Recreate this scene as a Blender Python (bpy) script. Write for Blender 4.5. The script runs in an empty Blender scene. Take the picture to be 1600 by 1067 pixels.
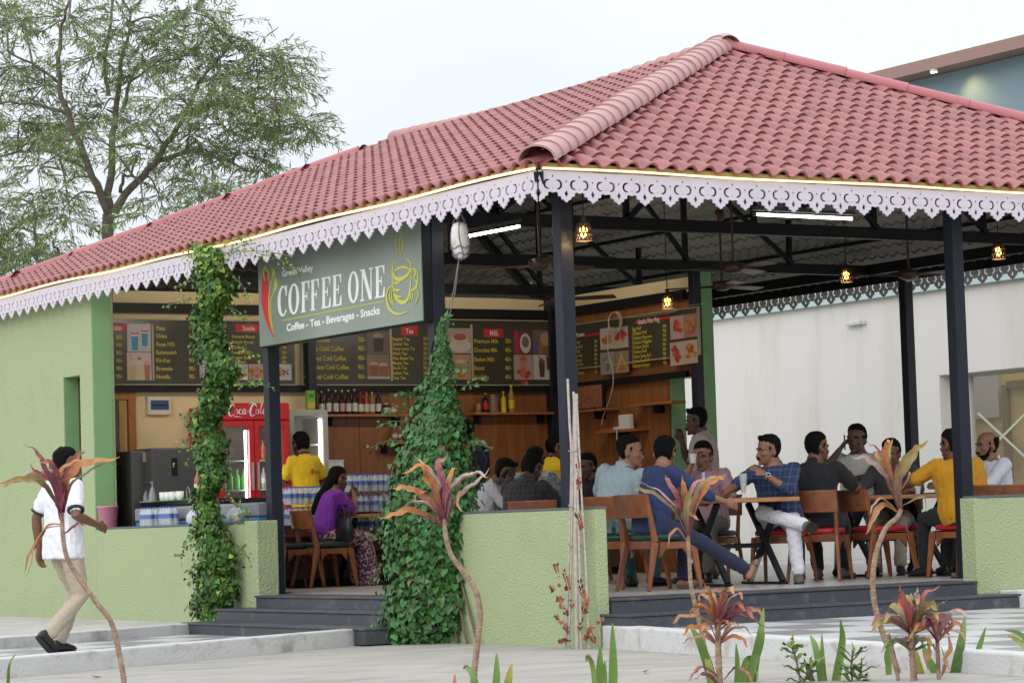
import bpy, bmesh, math, random
import numpy as np
from math import sin, cos, pi, radians, sqrt, atan2
from mathutils import Vector, Matrix, noise
from mathutils.geometry import tessellate_polygon

random.seed(7)
rng = np.random.default_rng(11)
SC = bpy.context.scene
COL = SC.collection
V = Vector

# ------------------------------------------------------------------ camera
FPX = 4200.0                       # focal length in pixels of the 1600 px wide photograph
CAM = V((-11.322, -17.055, 0.58))
_yaw, _pit, _rol = radians(58.08), radians(3.9055), radians(1.8108)
_f = V((cos(_yaw) * cos(_pit), sin(_yaw) * cos(_pit), sin(_pit)))
_r = V((sin(_yaw), -cos(_yaw), 0))
_d = _f.cross(_r)
CR = cos(_rol) * _r + sin(_rol) * _d
CD = -sin(_rol) * _r + cos(_rol) * _d
cd = bpy.data.cameras.new('camera')
cam = bpy.data.objects.new('camera', cd)
COL.objects.link(cam)
m = Matrix((CR, -CD, -_f)).transposed().to_4x4()
m.translation = CAM
cam.matrix_world = m
cd.sensor_fit = 'HORIZONTAL'
cd.sensor_width = 36
cd.lens = FPX / 1600 * 36
cd.clip_end = 2000
cd.clip_start = 0.5
SC.camera = cam

# ------------------------------------------------------------------ overcast sky and a soft sun
W = bpy.data.worlds.new('World')
SC.world = W
W.use_nodes = True
nt = W.node_tree
nt.nodes.clear()
N = nt.nodes.new
out = N('ShaderNodeOutputWorld')
sky = N('ShaderNodeTexSky')
sky.sky_type = 'NISHITA'
sky.sun_disc = False
sky.sun_elevation = radians(26)
sky.sun_rotation = radians(-118)
bg1 = N('ShaderNodeBackground')
bg1.inputs['Strength'].default_value = 0.08
nt.links.new(sky.outputs[0], bg1.inputs['Color'])
tc = N('ShaderNodeTexCoord')
sep = N('ShaderNodeSeparateXYZ')
nt.links.new(tc.outputs['Generated'], sep.inputs[0])
mp = N('ShaderNodeMapping')
mp.inputs['Scale'].default_value = (1.6, 1.6, 5.0)
nt.links.new(tc.outputs['Generated'], mp.inputs[0])
nz = N('ShaderNodeTexNoise')
nz.inputs['Scale'].default_value = 1.7
nz.inputs['Detail'].default_value = 5
nt.links.new(mp.outputs[0], nz.inputs['Vector'])
cr = N('ShaderNodeValToRGB')
cr.color_ramp.elements[0].position = 0.3
cr.color_ramp.elements[0].color = (0.77, 0.815, 0.87, 1)
cr.color_ramp.elements[1].position = 0.7
cr.color_ramp.elements[1].color = (0.91, 0.93, 0.955, 1)
nt.links.new(nz.outputs[0], cr.inputs[0])
mr = N('ShaderNodeMapRange')          # an overcast sky is brighter overhead than at the horizon
mr.inputs['From Min'].default_value = 0.0
mr.inputs['From Max'].default_value = 1.0
mr.inputs['To Min'].default_value = 1.0
mr.inputs['To Max'].default_value = 2.4
nt.links.new(sep.outputs['Z'], mr.inputs['Value'])
bg2 = N('ShaderNodeBackground')
nt.links.new(cr.outputs[0], bg2.inputs['Color'])
nt.links.new(mr.outputs[0], bg2.inputs['Strength'])
mx = N('ShaderNodeMixShader')
mx.inputs[0].default_value = 0.9
nt.links.new(bg1.outputs[0], mx.inputs[1])
nt.links.new(bg2.outputs[0], mx.inputs[2])
nt.links.new(mx.outputs[0], out.inputs['Surface'])

sd = bpy.data.lights.new('sun', 'SUN')
sd.energy = 1.1
sd.angle = radians(35)
sd.color = (1.0, 0.97, 0.92)
sun = bpy.data.objects.new('sun', sd)
COL.objects.link(sun)
sun.rotation_euler = V((0.76, 0.46, -0.44)).to_track_quat('-Z', 'Y').to_euler()

SC.view_settings.view_transform = 'Standard'
SC.view_settings.look = 'None'
SC.view_settings.gamma = 1
SC.view_settings.use_curve_mapping = False
SC.view_settings.exposure = 0.0
SC.render.engine = 'CYCLES'
SC.cycles.use_denoising = True
SC.cycles.max_bounces = 6
SC.cycles.diffuse_bounces = 4
SC.cycles.transparent_max_bounces = 8
SC.cycles.sample_clamp_indirect = 6

# ------------------------------------------------------------------ measuring helpers
def ray(px, py):
    return CR * ((px - 800) / FPX) + CD * ((py - 533.5) / FPX) + _f
def onx(px, py, x):
    d = ray(px, py); return CAM + d * ((x - CAM.x) / d.x)
def ony(px, py, y):
    d = ray(px, py); return CAM + d * ((y - CAM.y) / d.y)
def onz(px, py, z):
    d = ray(px, py); return CAM + d * ((z - CAM.z) / d.z)
def atd(px, py, t):
    return CAM + ray(px, py) * t
def gnd(px, t, z=0.0):
    p = atd(px, 850, t); return V((p.x, p.y, z))

# ------------------------------------------------------------------ materials
MATS = {}
def mat(name, col, rough=0.6, metal=0.0, col2=None, vs=6.0, vlo=0.35, vhi=0.65, bump=0.0, bs=40.0, emit=None, es=0.0,
        alpha=1.0, trans=0.0, ior=1.45, stretch=None, rnd=0.0, attr=None, spec=None, coat=0.0, detail=4.0, obj=False, wear=None, sheen=0.0):
    if name in MATS: return MATS[name]
    M = bpy.data.materials.new(name)
    M.use_nodes = True
    t = M.node_tree
    b = t.nodes['Principled BSDF']
    b.inputs['Base Color'].default_value = (*col, 1)
    b.inputs['Roughness'].default_value = rough
    b.inputs['Metallic'].default_value = metal
    b.inputs['IOR'].default_value = ior
    if spec is not None: b.inputs['Specular IOR Level'].default_value = spec
    if trans: b.inputs['Transmission Weight'].default_value = trans
    if alpha < 1: b.inputs['Alpha'].default_value = alpha
    if coat: b.inputs['Coat Weight'].default_value = coat
    if sheen: b.inputs['Sheen Weight'].default_value = sheen
    if emit: 
        b.inputs['Emission Color'].default_value = (*emit, 1)
        b.inputs['Emission Strength'].default_value = es
    need = col2 or bump or wear
    if need:
        if obj:
            g = t.nodes.new('ShaderNodeTexCoord'); pos = g.outputs['Object']
        else:
            g = t.nodes.new('ShaderNodeNewGeometry'); pos = g.outputs['Position']
        if stretch:
            mpn = t.nodes.new('ShaderNodeMapping'); mpn.inputs['Scale'].default_value = stretch
            t.links.new(pos, mpn.inputs[0]); pos = mpn.outputs[0]
    cur = None
    if col2:
        n = t.nodes.new('ShaderNodeTexNoise'); n.inputs['Scale'].default_value = vs; n.inputs['Detail'].default_value = detail
        t.links.new(pos, n.inputs['Vector'])
        r = t.nodes.new('ShaderNodeValToRGB')
        r.color_ramp.elements[0].position = vlo; r.color_ramp.elements[0].color = (*col, 1)
        r.color_ramp.elements[1].position = vhi; r.color_ramp.elements[1].color = (*col2, 1)
        t.links.new(n.outputs[0], r.inputs[0]); cur = r.outputs[0]
    if wear:
        wc, ws, wl, wh = wear
        n = t.nodes.new('ShaderNodeTexNoise'); n.inputs['Scale'].default_value = ws; n.inputs['Detail'].default_value = 7; n.inputs['Roughness'].default_value = 0.65
        t.links.new(pos, n.inputs['Vector'])
        mrn = t.nodes.new('ShaderNodeMapRange'); mrn.inputs[1].default_value = wl; mrn.inputs[2].default_value = wh
        t.links.new(n.outputs[0], mrn.inputs[0])
        mxn = t.nodes.new('ShaderNodeMix'); mxn.data_type = 'RGBA'
        t.links.new(mrn.outputs[0], mxn.inputs[0])
        if cur: t.links.new(cur, mxn.inputs[6])
        else: mxn.inputs[6].default_value = (*col, 1)
        mxn.inputs[7].default_value = (*wc, 1); cur = mxn.outputs[2]
    if rnd or attr:
        if attr:
            a = t.nodes.new('ShaderNodeAttribute'); a.attribute_name = attr; val = a.outputs['Fac']
        else:
            a = t.nodes.new('ShaderNodeObjectInfo'); val = a.outputs['Random']
        mrn = t.nodes.new('ShaderNodeMapRange'); mrn.inputs[3].default_value = 1 - rnd; mrn.inputs[4].default_value = 1 + rnd
        t.links.new(val, mrn.inputs[0])
        hs = t.nodes.new('ShaderNodeHueSaturation')
        t.links.new(mrn.outputs[0], hs.inputs['Value'])
        mh = t.nodes.new('ShaderNodeMapRange'); mh.inputs[3].default_value = 0.5 - 0.03 * (rnd > 0.25); mh.inputs[4].default_value = 0.5 + 0.015 * (rnd > 0.25)
        t.links.new(val, mh.inputs[0]); t.links.new(mh.outputs[0], hs.inputs['Hue'])
        if cur: t.links.new(cur, hs.inputs['Color'])
        else: hs.inputs['Color'].default_value = (*col, 1)
        cur = hs.outputs[0]
    if cur: t.links.new(cur, b.inputs['Base Color'])
    if bump:
        n = t.nodes.new('ShaderNodeTexNoise'); n.inputs['Scale'].default_value = bs; n.inputs['Detail'].default_value = 5
        t.links.new(pos, n.inputs['Vector'])
        bn = t.nodes.new('ShaderNodeBump'); bn.inputs['Strength'].default_value = min(1, bump); bn.inputs['Distance'].default_value = 0.02
        t.links.new(n.outputs[0], bn.inputs['Height']); t.links.new(bn.outputs[0], b.inputs['Normal'])
    MATS[name] = M
    return M

# ------------------------------------------------------------------ mesh building helpers
class MB:
    def __init__(s): s.v = []; s.f = []; s.m = []; s.sm = []
    def add(s, vs, fs, m=0, sm=False):
        k = len(s.v); s.v += [tuple(p) for p in vs]
        for f in fs: s.f.append(tuple(i + k for i in f)); s.m.append(m); s.sm.append(sm)
        return s
    def box(s, x0, x1, y0, y1, z0, z1, m=0):
        p = [(x0, y0, z0), (x1, y0, z0), (x1, y1, z0), (x0, y1, z0), (x0, y0, z1), (x1, y0, z1), (x1, y1, z1), (x0, y1, z1)]
        return s.add(p, [(0, 3, 2, 1), (4, 5, 6, 7), (0, 1, 5, 4), (1, 2, 6, 5), (2, 3, 7, 6), (3, 0, 4, 7)], m)
    def bar(s, a, b, w, h, up=(0, 0, 1), m=0, w2=None, h2=None):
        a, b = V(a), V(b); d = (b - a).normalized(); x = d.cross(V(up))
        if x.length < 1e-4: x = V((1, 0, 0))
        x.normalize(); u = x.cross(d); w2 = w if w2 is None else w2; h2 = h if h2 is None else h2
        p = [a - x * w / 2 - u * h / 2, a + x * w / 2 - u * h / 2, a + x * w / 2 + u * h / 2, a - x * w / 2 + u * h / 2,
             b - x * w2 / 2 - u * h2 / 2, b + x * w2 / 2 - u * h2 / 2, b + x * w2 / 2 + u * h2 / 2, b - x * w2 / 2 + u * h2 / 2]
        return s.add(p, [(0, 1, 2, 3), (7, 6, 5, 4), (0, 4, 5, 1), (1, 5, 6, 2), (2, 6, 7, 3), (3, 7, 4, 0)], m)
    def rings(s, R, m=0, cap=True, sm=True):
        n = len(R[0]); vs = [p for r in R for p in r]; fs = []
        for i in range(len(R) - 1):
            for j in range(n):
                k = (j + 1) % n
                fs.append((i * n + j, i * n + k, (i + 1) * n + k, (i + 1) * n + j))
        s.add(vs, fs, m, sm)
        if cap:
            s.add(R[0], [tuple(range(n - 1, -1, -1))], m); s.add(R[-1], [tuple(range(n))], m)
        return s
    def tube(s, pts, r, n=8, m=0, cap=True, sm=True, flat=1.0, side=None):
        pts = [V(p) for p in pts]; k = len(pts)
        if not hasattr(r, '__len__'): r = [r] * k
        R = []; x = None
        for i in range(k):
            t = (pts[min(i + 1, k - 1)] - pts[max(i - 1, 0)]).normalized()
            if x is None:
                x = V(side) if side is not None else (V((0, 0, 1)) if abs(t.z) < 0.9 else V((1, 0, 0)))
            x = x - t * x.dot(t)
            if x.length < 1e-5: x = t.orthogonal()
            x.normalize(); y = t.cross(x)
            R.append([pts[i] + (x * cos(2 * pi * j / n) + y * sin(2 * pi * j / n) * flat) * r[i] for j in range(n)])
        return s.rings(R, m, cap, sm)
    def lathe(s, prof, c=(0, 0, 0), n=16, m=0, cap=True, sm=True):
        c = V(c)
        return s.rings([[c + V((r * cos(2 * pi * j / n), r * sin(2 * pi * j / n), z)) for j in range(n)] for r, z in prof], m, cap, sm)
    def ball(s, c, r, n=10, k=6, m=0):
        rx, ry, rz = r if hasattr(r, '__len__') else (r, r, r); c = V(c); R = []
        for i in range(k + 1):
            a = -pi / 2 + pi * (0.06 + 0.88 * i / k)
            R.append([c + V((rx * cos(a) * cos(2 * pi * j / n), ry * cos(a) * sin(2 * pi * j / n), rz * sin(a))) for j in range(n)])
        return s.rings(R, m, True, True)
    def flat(s, loops, O, X, Y, th=0.004, m=0, back=True):
        """an extruded flat shape: loops[0] outer, others holes; O origin, X, Y axes; front faces X x Y"""
        O, X, Y = V(O), V(X), V(Y); Z = X.cross(Y).normalized()
        pl = [[V((p[0], p[1], 0)) for p in L] for L in loops]
        tris = tessellate_polygon(pl); P = [p for L in pl for p in L]; n = len(P)
        fr = [O + X * p.x + Y * p.y + Z * th for p in P]; bk = [O + X * p.x + Y * p.y for p in P]
        k = []
        for a, b, c in tris:
            A, B, C2 = P[a], P[b], P[c]
            if (B - A).cross(C2 - A).z < 0: b, c = c, b
            k.append((a, b, c))
        s.add(fr, k, m)
        if back: s.add(bk, [(c, b, a) for a, b, c in k], m)
        o = 0
        for L in pl:
            q = len(L); ar = sum(L[i].x * L[(i + 1) % q].y - L[(i + 1) % q].x * L[i].y for i in range(q))
            hole = o > 0; fl = (ar > 0) == hole
            vs = fr[o:o + q] + bk[o:o + q]
            s.add(vs, [((i, (i + 1) % q, q + (i + 1) % q, q + i) if fl else (i, q + i, q + (i + 1) % q, (i + 1) % q)) for i in range(q)], m)
            o += q
        return s
    def mesh(s, name, mats):
        me = bpy.data.meshes.new(name)
        me.from_pydata(s.v, [], s.f)
        for mm in (mats if isinstance(mats, (list, tuple)) else [mats]): me.materials.append(mm)
        me.polygons.foreach_set('material_index', s.m)
        me.polygons.foreach_set('use_smooth', s.sm)
        me.update()
        return me
    def build(s, name, mats, parent=None, bevel=0, loc=None, rz=0):
        o = bpy.data.objects.new(name, s.mesh(name, mats))
        COL.objects.link(o)
        if parent: o.parent = parent
        if loc is not None: o.location = loc
        if rz: o.rotation_euler.z = rz
        if bevel:
            b = o.modifiers.new('bevel', 'BEVEL'); b.width = bevel; b.segments = 2; b.limit_method = 'ANGLE'; b.angle_limit = radians(40)
        return o

def tag(o, label=None, cat=None, group=None, kind=None):
    if label: o['label'] = label
    if cat: o['category'] = cat
    if group: o['group'] = group
    if kind: o['kind'] = kind
    return o
def empty(name, loc=(0, 0, 0), rz=0, label=None, cat=None, group=None):
    o = bpy.data.objects.new(name, None); COL.objects.link(o)
    o.location = loc; o.rotation_euler.z = rz; o.empty_display_size = 0.1
    return tag(o, label, cat, group)
def inst(name, me, parent=None, M4=None):
    o = bpy.data.objects.new(name, me); COL.objects.link(o)
    if parent: o.parent = parent
    if M4 is not None: o.matrix_local = M4
    return o
def kids(o): return [c for c in COL.objects if c.parent == o]
def copy_tree(o, parent=None, top=True):
    c = o.copy(); COL.objects.link(c); c.parent = parent
    for ch in list(o.children): copy_tree(ch, c, False)
    return c
def basis(O, X, Y, Z):
    M4 = Matrix((V(X), V(Y), V(Z))).transposed().to_4x4(); M4.translation = V(O); return M4
def text(body, size, m, parent, M4, align='LEFT', off=0.0, sx=1.0, shear=0.0, name='lettering', ext=0.0006, font=None):
    c = bpy.data.curves.new(name, 'FONT'); c.body = body; c.size = size; c.align_x = align; c.align_y = 'BOTTOM_BASELINE'
    c.offset = off; c.shear = shear; c.extrude = ext; c.resolution_u = 3; c.materials.append(m)
    o = bpy.data.objects.new(name, c); COL.objects.link(o); o.parent = parent
    o.matrix_local = M4 @ Matrix.Diagonal((sx, 1, 1, 1))
    return o
def ell(cx, cy, rx, ry, n=20, a0=0, a1=2 * pi):
    full = abs(a1 - a0 - 2 * pi) < 1e-6
    return [(cx + rx * cos(a0 + (a1 - a0) * i / (n if full else n - 1)), cy + ry * sin(a0 + (a1 - a0) * i / (n if full else n - 1))) for i in range(n)]
def stroke(pts, w):
    """2D brush stroke polygon along pts with width(s) w"""
    k = len(pts)
    if not hasattr(w, '__len__'): w = [w] * k
    L, Rr = [], []
    for i in range(k):
        a = V(pts[max(i - 1, 0)]).to_2d(); b = V(pts[min(i + 1, k - 1)]).to_2d(); t = (b - a).normalized(); n = V((-t.y, t.x))
        p = V(pts[i]).to_2d()
        L.append(tuple(p + n * w[i] / 2)); Rr.append(tuple(p - n * w[i] / 2))
    return Rr + L[::-1]
def spline(pts, n=6):
    """Catmull-Rom through points"""
    P = [V(p) for p in pts]; P = [P[0] * 2 - P[1]] + P + [P[-1] * 2 - P[-2]]; o = []
    for i in range(1, len(P) - 2):
        for j in range(n):
            t = j / n; a, b, c, d = P[i - 1], P[i], P[i + 1], P[i + 2]
            o.append(0.5 * ((2 * b) + (c - a) * t + (2 * a - 5 * b + 4 * c - d) * t * t + (3 * b - a - 3 * c + d) * t ** 3))
    o.append(P[-2]); return o
def leaf_cloud(name, mats, pos, d, nrm, size, tv, tf, parent=None, asp=1.0, mi=None, curl=None):
    """many leaves as one mesh. tv: template verts (x across, y along, z out); d along, nrm out"""
    pos, d, nrm = (np.asarray(a, float) for a in (pos, d, nrm)); size = np.asarray(size, float); n = len(pos)
    d = d / np.linalg.norm(d, axis=1, keepdims=True)
    nrm = nrm - d * (nrm * d).sum(1, keepdims=True); nrm /= np.maximum(np.linalg.norm(nrm, axis=1, keepdims=True), 1e-6)
    x = np.cross(d, nrm); tv = np.asarray(tv, float); k = len(tv)
    vs = pos[:, None] + size[:, None, None] * (x[:, None] * tv[None, :, 0:1] * asp + d[:, None] * tv[None, :, 1:2] + nrm[:, None] * tv[None, :, 2:3])
    vs = vs.reshape(-1, 3); nf = len(tf); q = len(tf[0])
    idx = (np.asarray(tf)[None] + (np.arange(n) * k)[:, None, None]).reshape(-1)
    me = bpy.data.meshes.new(name); me.vertices.add(len(vs)); me.vertices.foreach_set('co', vs.ravel().astype(np.float32))
    me.loops.add(len(idx)); me.loops.foreach_set('vertex_index', idx.astype(np.int32))
    me.polygons.add(n * nf); me.polygons.foreach_set('loop_start', (np.arange(n * nf) * q).astype(np.int32))
    try: me.polygons.foreach_set('loop_total', np.full(n * nf, q, np.int32))
    except Exception: pass
    for mm in (mats if isinstance(mats, (list, tuple)) else [mats]): me.materials.append(mm)
    if mi is not None: me.polygons.foreach_set('material_index', np.repeat(np.asarray(mi), nf).astype(np.int32))
    me.update(calc_edges=True)
    at = me.attributes.new('rnd', 'FLOAT', 'FACE'); at.data.foreach_set('value', np.repeat(rng.random(n), nf).astype(np.float32))
    o = bpy.data.objects.new(name, me); COL.objects.link(o)
    if parent: o.parent = parent
    return o
# ================================================================== materials of the setting
def lin(r, g, b): return tuple(((c / 255) / 12.92 if c / 255 <= 0.04045 else ((c / 255 + 0.055) / 1.055) ** 2.4) for c in (r, g, b))
CONC = mat('concrete', (0.33, 0.31, 0.28), 0.9, col2=(0.40, 0.38, 0.345), vs=1.3, bump=0.25, bs=30, wear=((0.235, 0.215, 0.19), 1.6, 0.50, 0.80), stretch=(1, 2.2, 1))
CONC2 = mat('concrete_strip', (0.40, 0.38, 0.35), 0.9, col2=(0.50, 0.48, 0.45), vs=2.5, bump=0.3, bs=40)
KERB = mat('kerb_paint', (0.56, 0.56, 0.56), 0.8, bump=0.35, bs=35, wear=((0.34, 0.31, 0.27), 4.5, 0.52, 0.72))
TILEW = mat('tile_pale', (0.56, 0.57, 0.57), 0.35, wear=((0.42, 0.41, 0.39), 3, 0.5, 0.8), rnd=0.06)
TILEG = mat('tile_grey', (0.285, 0.28, 0.285), 0.35, wear=((0.26, 0.25, 0.24), 3, 0.5, 0.8), rnd=0.08)
FLOOR = mat('cafe_floor', (0.42, 0.395, 0.36), 0.35, wear=((0.32, 0.29, 0.25), 2, 0.5, 0.8))
GRAN = mat('granite', (0.045, 0.05, 0.062), 0.42, col2=(0.085, 0.09, 0.105), vs=90, vlo=0.45, vhi=0.7, wear=((0.19, 0.19, 0.20), 5, 0.56, 0.85))
STUC = mat('green_stucco', (0.355, 0.455, 0.265), 0.85, col2=(0.46, 0.44, 0.215), vs=46, vlo=0.50, vhi=0.62, bump=0.95, bs=55, wear=((0.33, 0.37, 0.22), 1.6, 0.52, 0.9))
STUC2 = mat('green_trim', (0.20, 0.37, 0.18), 0.7, wear=((0.17, 0.30, 0.15), 3, 0.5, 0.8))
CAP = mat('grey_cap', (0.10, 0.115, 0.14), 0.5)
CREAM = mat('cream_wall', (0.80, 0.63, 0.36), 0.8, wear=((0.72, 0.56, 0.32), 2, 0.5, 0.8))
WHITE = mat('white_wall', (0.64, 0.625, 0.60), 0.85, bump=0.2, bs=25, wear=((0.50, 0.465, 0.40), 1.4, 0.50, 0.85), stretch=(1, 1, 0.16))
BLACK = mat('black_steel', (0.008, 0.009, 0.012), 0.5, wear=((0.013, 0.014, 0.018), 9, 0.5, 0.8), spec=0.3)
POSTM = mat('post_steel', (0.014, 0.017, 0.027), 0.42, wear=((0.030, 0.034, 0.05), 14, 0.55, 0.8), spec=0.35)
WOOD = mat('veneer', (0.21, 0.075, 0.025), 0.38, col2=(0.34, 0.135, 0.045), vs=3, stretch=(5, 5, 0.5), vlo=0.3, vhi=0.7)
TILE = mat('clay_red', (0.305, 0.110, 0.106), 0.46, rnd=0.13, wear=((0.24, 0.095, 0.088), 2.6, 0.52, 0.80))
TILES = mat('clay_red_far', (0.305, 0.110, 0.106), 0.46, attr='rnd', rnd=0.13, wear=((0.24, 0.095, 0.088), 2.6, 0.52, 0.80))
RIDGE = mat('ridge_pink', (0.45, 0.255, 0.24), 0.40, rnd=0.05, wear=((0.36, 0.17, 0.165), 6, 0.5, 0.9))
RIDGE2 = mat('ridge_red', (0.40, 0.135, 0.145), 0.42, rnd=0.06)
UNDER = mat('roof_underside', (0.24, 0.23, 0.215), 0.7, wear=((0.17, 0.16, 0.15), 2, 0.4, 0.8))
LACE = mat('lilac_board', (0.63, 0.575, 0.655), 0.6, wear=((0.52, 0.48, 0.53), 4, 0.5, 0.9))
LED = mat('led_strip', (1, 0.9, 0.6), 0.5, emit=(1.0, 0.80, 0.36), es=1.25)
TUBE = mat('tube_light', (1, 1, 1), 0.5, emit=(0.97, 1.0, 0.97), es=16)
GLASS = mat('clear_glass', (0.95, 0.97, 0.97), 0.05, trans=1.0, ior=1.3)
PANE = mat('window_pane', (0.3, 0.28, 0.24), 0.04, alpha=0.14)
DARK = mat('dark_recess', (0.03, 0.025, 0.022), 0.7)

# ================================================================== ground, walkways, kerbs, steps
GZ = -0.37
g = MB(); n = 60
g.add([(-300, -300, GZ), (300, -300, GZ), (300, 300, GZ), (-300, 300, GZ)], [(0, 1, 2, 3)])
ground = tag(g.build('ground', CONC), kind='structure')
strip = tag(MB().flat([[(0, 5.9), (0, 17), (-9, 17), (-9, 2.2), (-0.72, 5.9)]], (0, 0, -0.45), (1, 0, 0), (0, 1, 0), 0.175).build('pavement_strip', CONC2), kind='structure')
KD = V((0.905, 0.426, 0)).normalized(); KN = V((-KD.y, KD.x, 0))
kb = MB()
kb.bar((-0.42, 2.80, -0.31), (-8.5, -1.0, -0.31), 0.16, 0.16)
k1 = tag(kb.build('kerb', KERB, bevel=0.012), kind='structure')
kb = MB(); kb.bar((-0.62, 5.90, -0.30), (-8.5, 2.2, -0.30), 0.15, 0.14)
tag(kb.build('kerb', KERB, bevel=0.012), kind='structure')
kb = MB(); kb.bar((0.10, -0.02, -0.305), (-1.05, -8.2, -0.375), 0.17, 0.22)
tag(kb.build('kerb', KERB, bevel=0.015), kind='structure')

def inframe(p, mgn=60):
    d = V(p) - CAM; z = d.dot(_f)
    if z < 1: return False
    x = 800 + FPX * d.dot(CR) / z; y = 533.5 + FPX * d.dot(CD) / z
    return -mgn < x < 1600 + mgn and -mgn < y < 1067 + mgn
def pix(p):
    d = V(p) - CAM; z = d.dot(_f)
    return 800 + FPX * d.dot(CR) / z, 533.5 + FPX * d.dot(CD) / z, z
base = MB().flat([[(0.0, 2.72), (-0.5, 2.72), (-8.4, -1.0), (-8.4, 2.25), (-0.6, 5.9), (0, 5.9)]], (0, 0, -0.40), (1, 0, 0), (0, 1, 0), 0.05)
walk = tag(base.build('walkway', CONC2), kind='structure')
tl = MB().box(-0.298, 0.298, -0.298, 0.298, 0, 0.02); me_w = tl.mesh('tile', TILEW); me_g = tl.mesh('tile', TILEG)
for i in range(-14, 2):
    for j in range(0, 6):
        p = V((-0.6, 3.1, 0)) + KD * (0.6 * i) + KN * (0.6 * j); p.z = -0.348
        if inframe(p, 120) and p.x < -0.25:
            inst('tile', me_w if (i + j) % 2 else me_g, walk, Matrix.Translation(p) @ Matrix.Rotation(atan2(KD.y, KD.x), 4, 'Z'))
base = MB().add([(0.1, -0.1, -.226), (-1.05, -8.2, -.296), (7.2, -8.2, -.296), (7.2, -0.1, -.226)], [(0, 1, 2, 3)])
walk2 = tag(base.build('walkway', CONC2), kind='structure')
for i in range(-2, 12):
    for j in range(0, 14):
        p = V((0.35 + 0.6 * i, -0.72 - 0.6 * j, -0.238 + 0.0086 * (-0.72 - 0.6 * j)))
        if inframe(p, 120) and p.x > 0.08 + (p.y - 0.3 + 0.05) * 0.15 + 0.31:
            inst('tile', me_w if (i + j) % 2 else me_g, walk2, Matrix.Translation(p) @ Matrix.Rotation(0.0086, 4, 'X'))
def steps(lst, name='granite_steps'):
    o = None
    for (x0, x1, y0, y1, zt, zb, nos) in lst:
        b = MB().box(x0, x1, y0, y1, zb, zt - 0.022)
        b.box(x0 - 0.012, x1 + 0.012, y0 - 0.012, y1 + 0.012, zt - 0.02, zt)
        if o is None:
            o = tag(b.build(name, GRAN, bevel=0.004), kind='structure')
        else: b.build('step', GRAN, parent=o, bevel=0.004)
steps([(0.115, 3.76, -0.012, 0.42, -0.001, -0.115, 0), (0.02, 3.92, -0.36, 0.12, -0.112, -0.30, 0)])
steps([(-0.05, 0.34, 2.7, 5.72, -0.001, -0.115, 0), (-0.36, 0.1, 2.6, 5.92, -0.112, -0.225, 0), (-0.72, -0.1, 2.4, 5.92, -0.222, -0.36, 0)])

# ================================================================== the cafe building
cafe = empty('cafe_building', (0, 0, 0), label='open sided cafe pavilion with red tiled hip roof, lilac lace boards and pale green walls', cat='cafe')
def part(mb, name, mats, parent=None, bevel=0): return mb.build(name, mats, parent or cafe, bevel)
part(MB().box(0.03, 9.2, 0.03, 14.0, -0.40, -0.003), 'floor_slab', FLOOR)
tag(MB().box(9.203, 13.28, -5, 26, -0.40, -0.075).build('pavement', CONC2), kind='structure')
# low walls
part(MB().box(0.0, 0.10, 0.0, 2.72, -0.42, 0.685), 'low_wall', STUC, bevel=0.008)
part(MB().box(-0.004, 0.104, -0.004, 2.72, 0.687, 0.703), 'wall_cap', CAP)
part(MB().box(3.79, 9.2, 0.0, 0.18, -0.32, 0.685), 'low_wall', STUC, bevel=0.008)
part(MB().box(3.83, 9.2, -0.004, 0.184, 0.687, 0.705), 'wall_cap', CAP)
part(MB().box(4.02, 9.2, -0.24, -0.01, -0.30, -0.09), 'plinth', KERB, bevel=0.01)
part(MB().box(0.0, 0.2, 5.99, 9.6, -0.45, 0.672), 'low_wall', STUC, bevel=0.006)
part(MB().box(-0.003, 0.203, 6.0, 9.59, 0.674, 0.692), 'wall_cap', CAP)
part(MB().box(-0.025, 0.2, 5.72, 5.985, -0.45, 0.70), 'wall_pier', STUC, bevel=0.012)
# tall wall with a narrow window
yb, ya = onx(100, 650, 0).y, onx(126, 650, 0).y; zt = onx(112, 588, 0).z; zb = 0.95
w = MB().box(0, 0.25, 9.6, ya, -0.45, 3.35).box(0, 0.25, yb, 14.0, -0.45, 3.35).box(0, 0.25, ya, yb, zt, 3.35).box(0, 0.25, ya, yb, -0.45, zb)
part(w, 'wall', STUC)
part(MB().box(0.003, 0.215, 9.585, 9.598, 0.69, 3.35), 'wall_end', STUC2)
wd = part(MB().box(0.17, 0.20, ya, ya + 0.05, zb, zt).box(0.17, 0.20, yb - 0.05, yb, zb, zt).box(0.17, 0.2, ya, yb, zt - 0.05, zt).box(0.17, 0.2, ya, yb, zb, zb + 0.05), 'window', mat('frame_brown', (0.10, 0.05, 0.03), 0.5))
part(MB().box(0.185, 0.19, ya + 0.05, yb - 0.05, zb + 0.05, zt - 0.05), 'pane', mat('dark_pane', (0.03, 0.03, 0.035), 0.1), wd)
part(MB().box(0.004, 0.168, yb - 0.012, yb - 0.002, zb, zt), 'jamb', STUC2, wd)
part(MB().box(0.3, 8.9, 13.8, 14.0, -0.4, 3.5), 'wall', CREAM)
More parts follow.
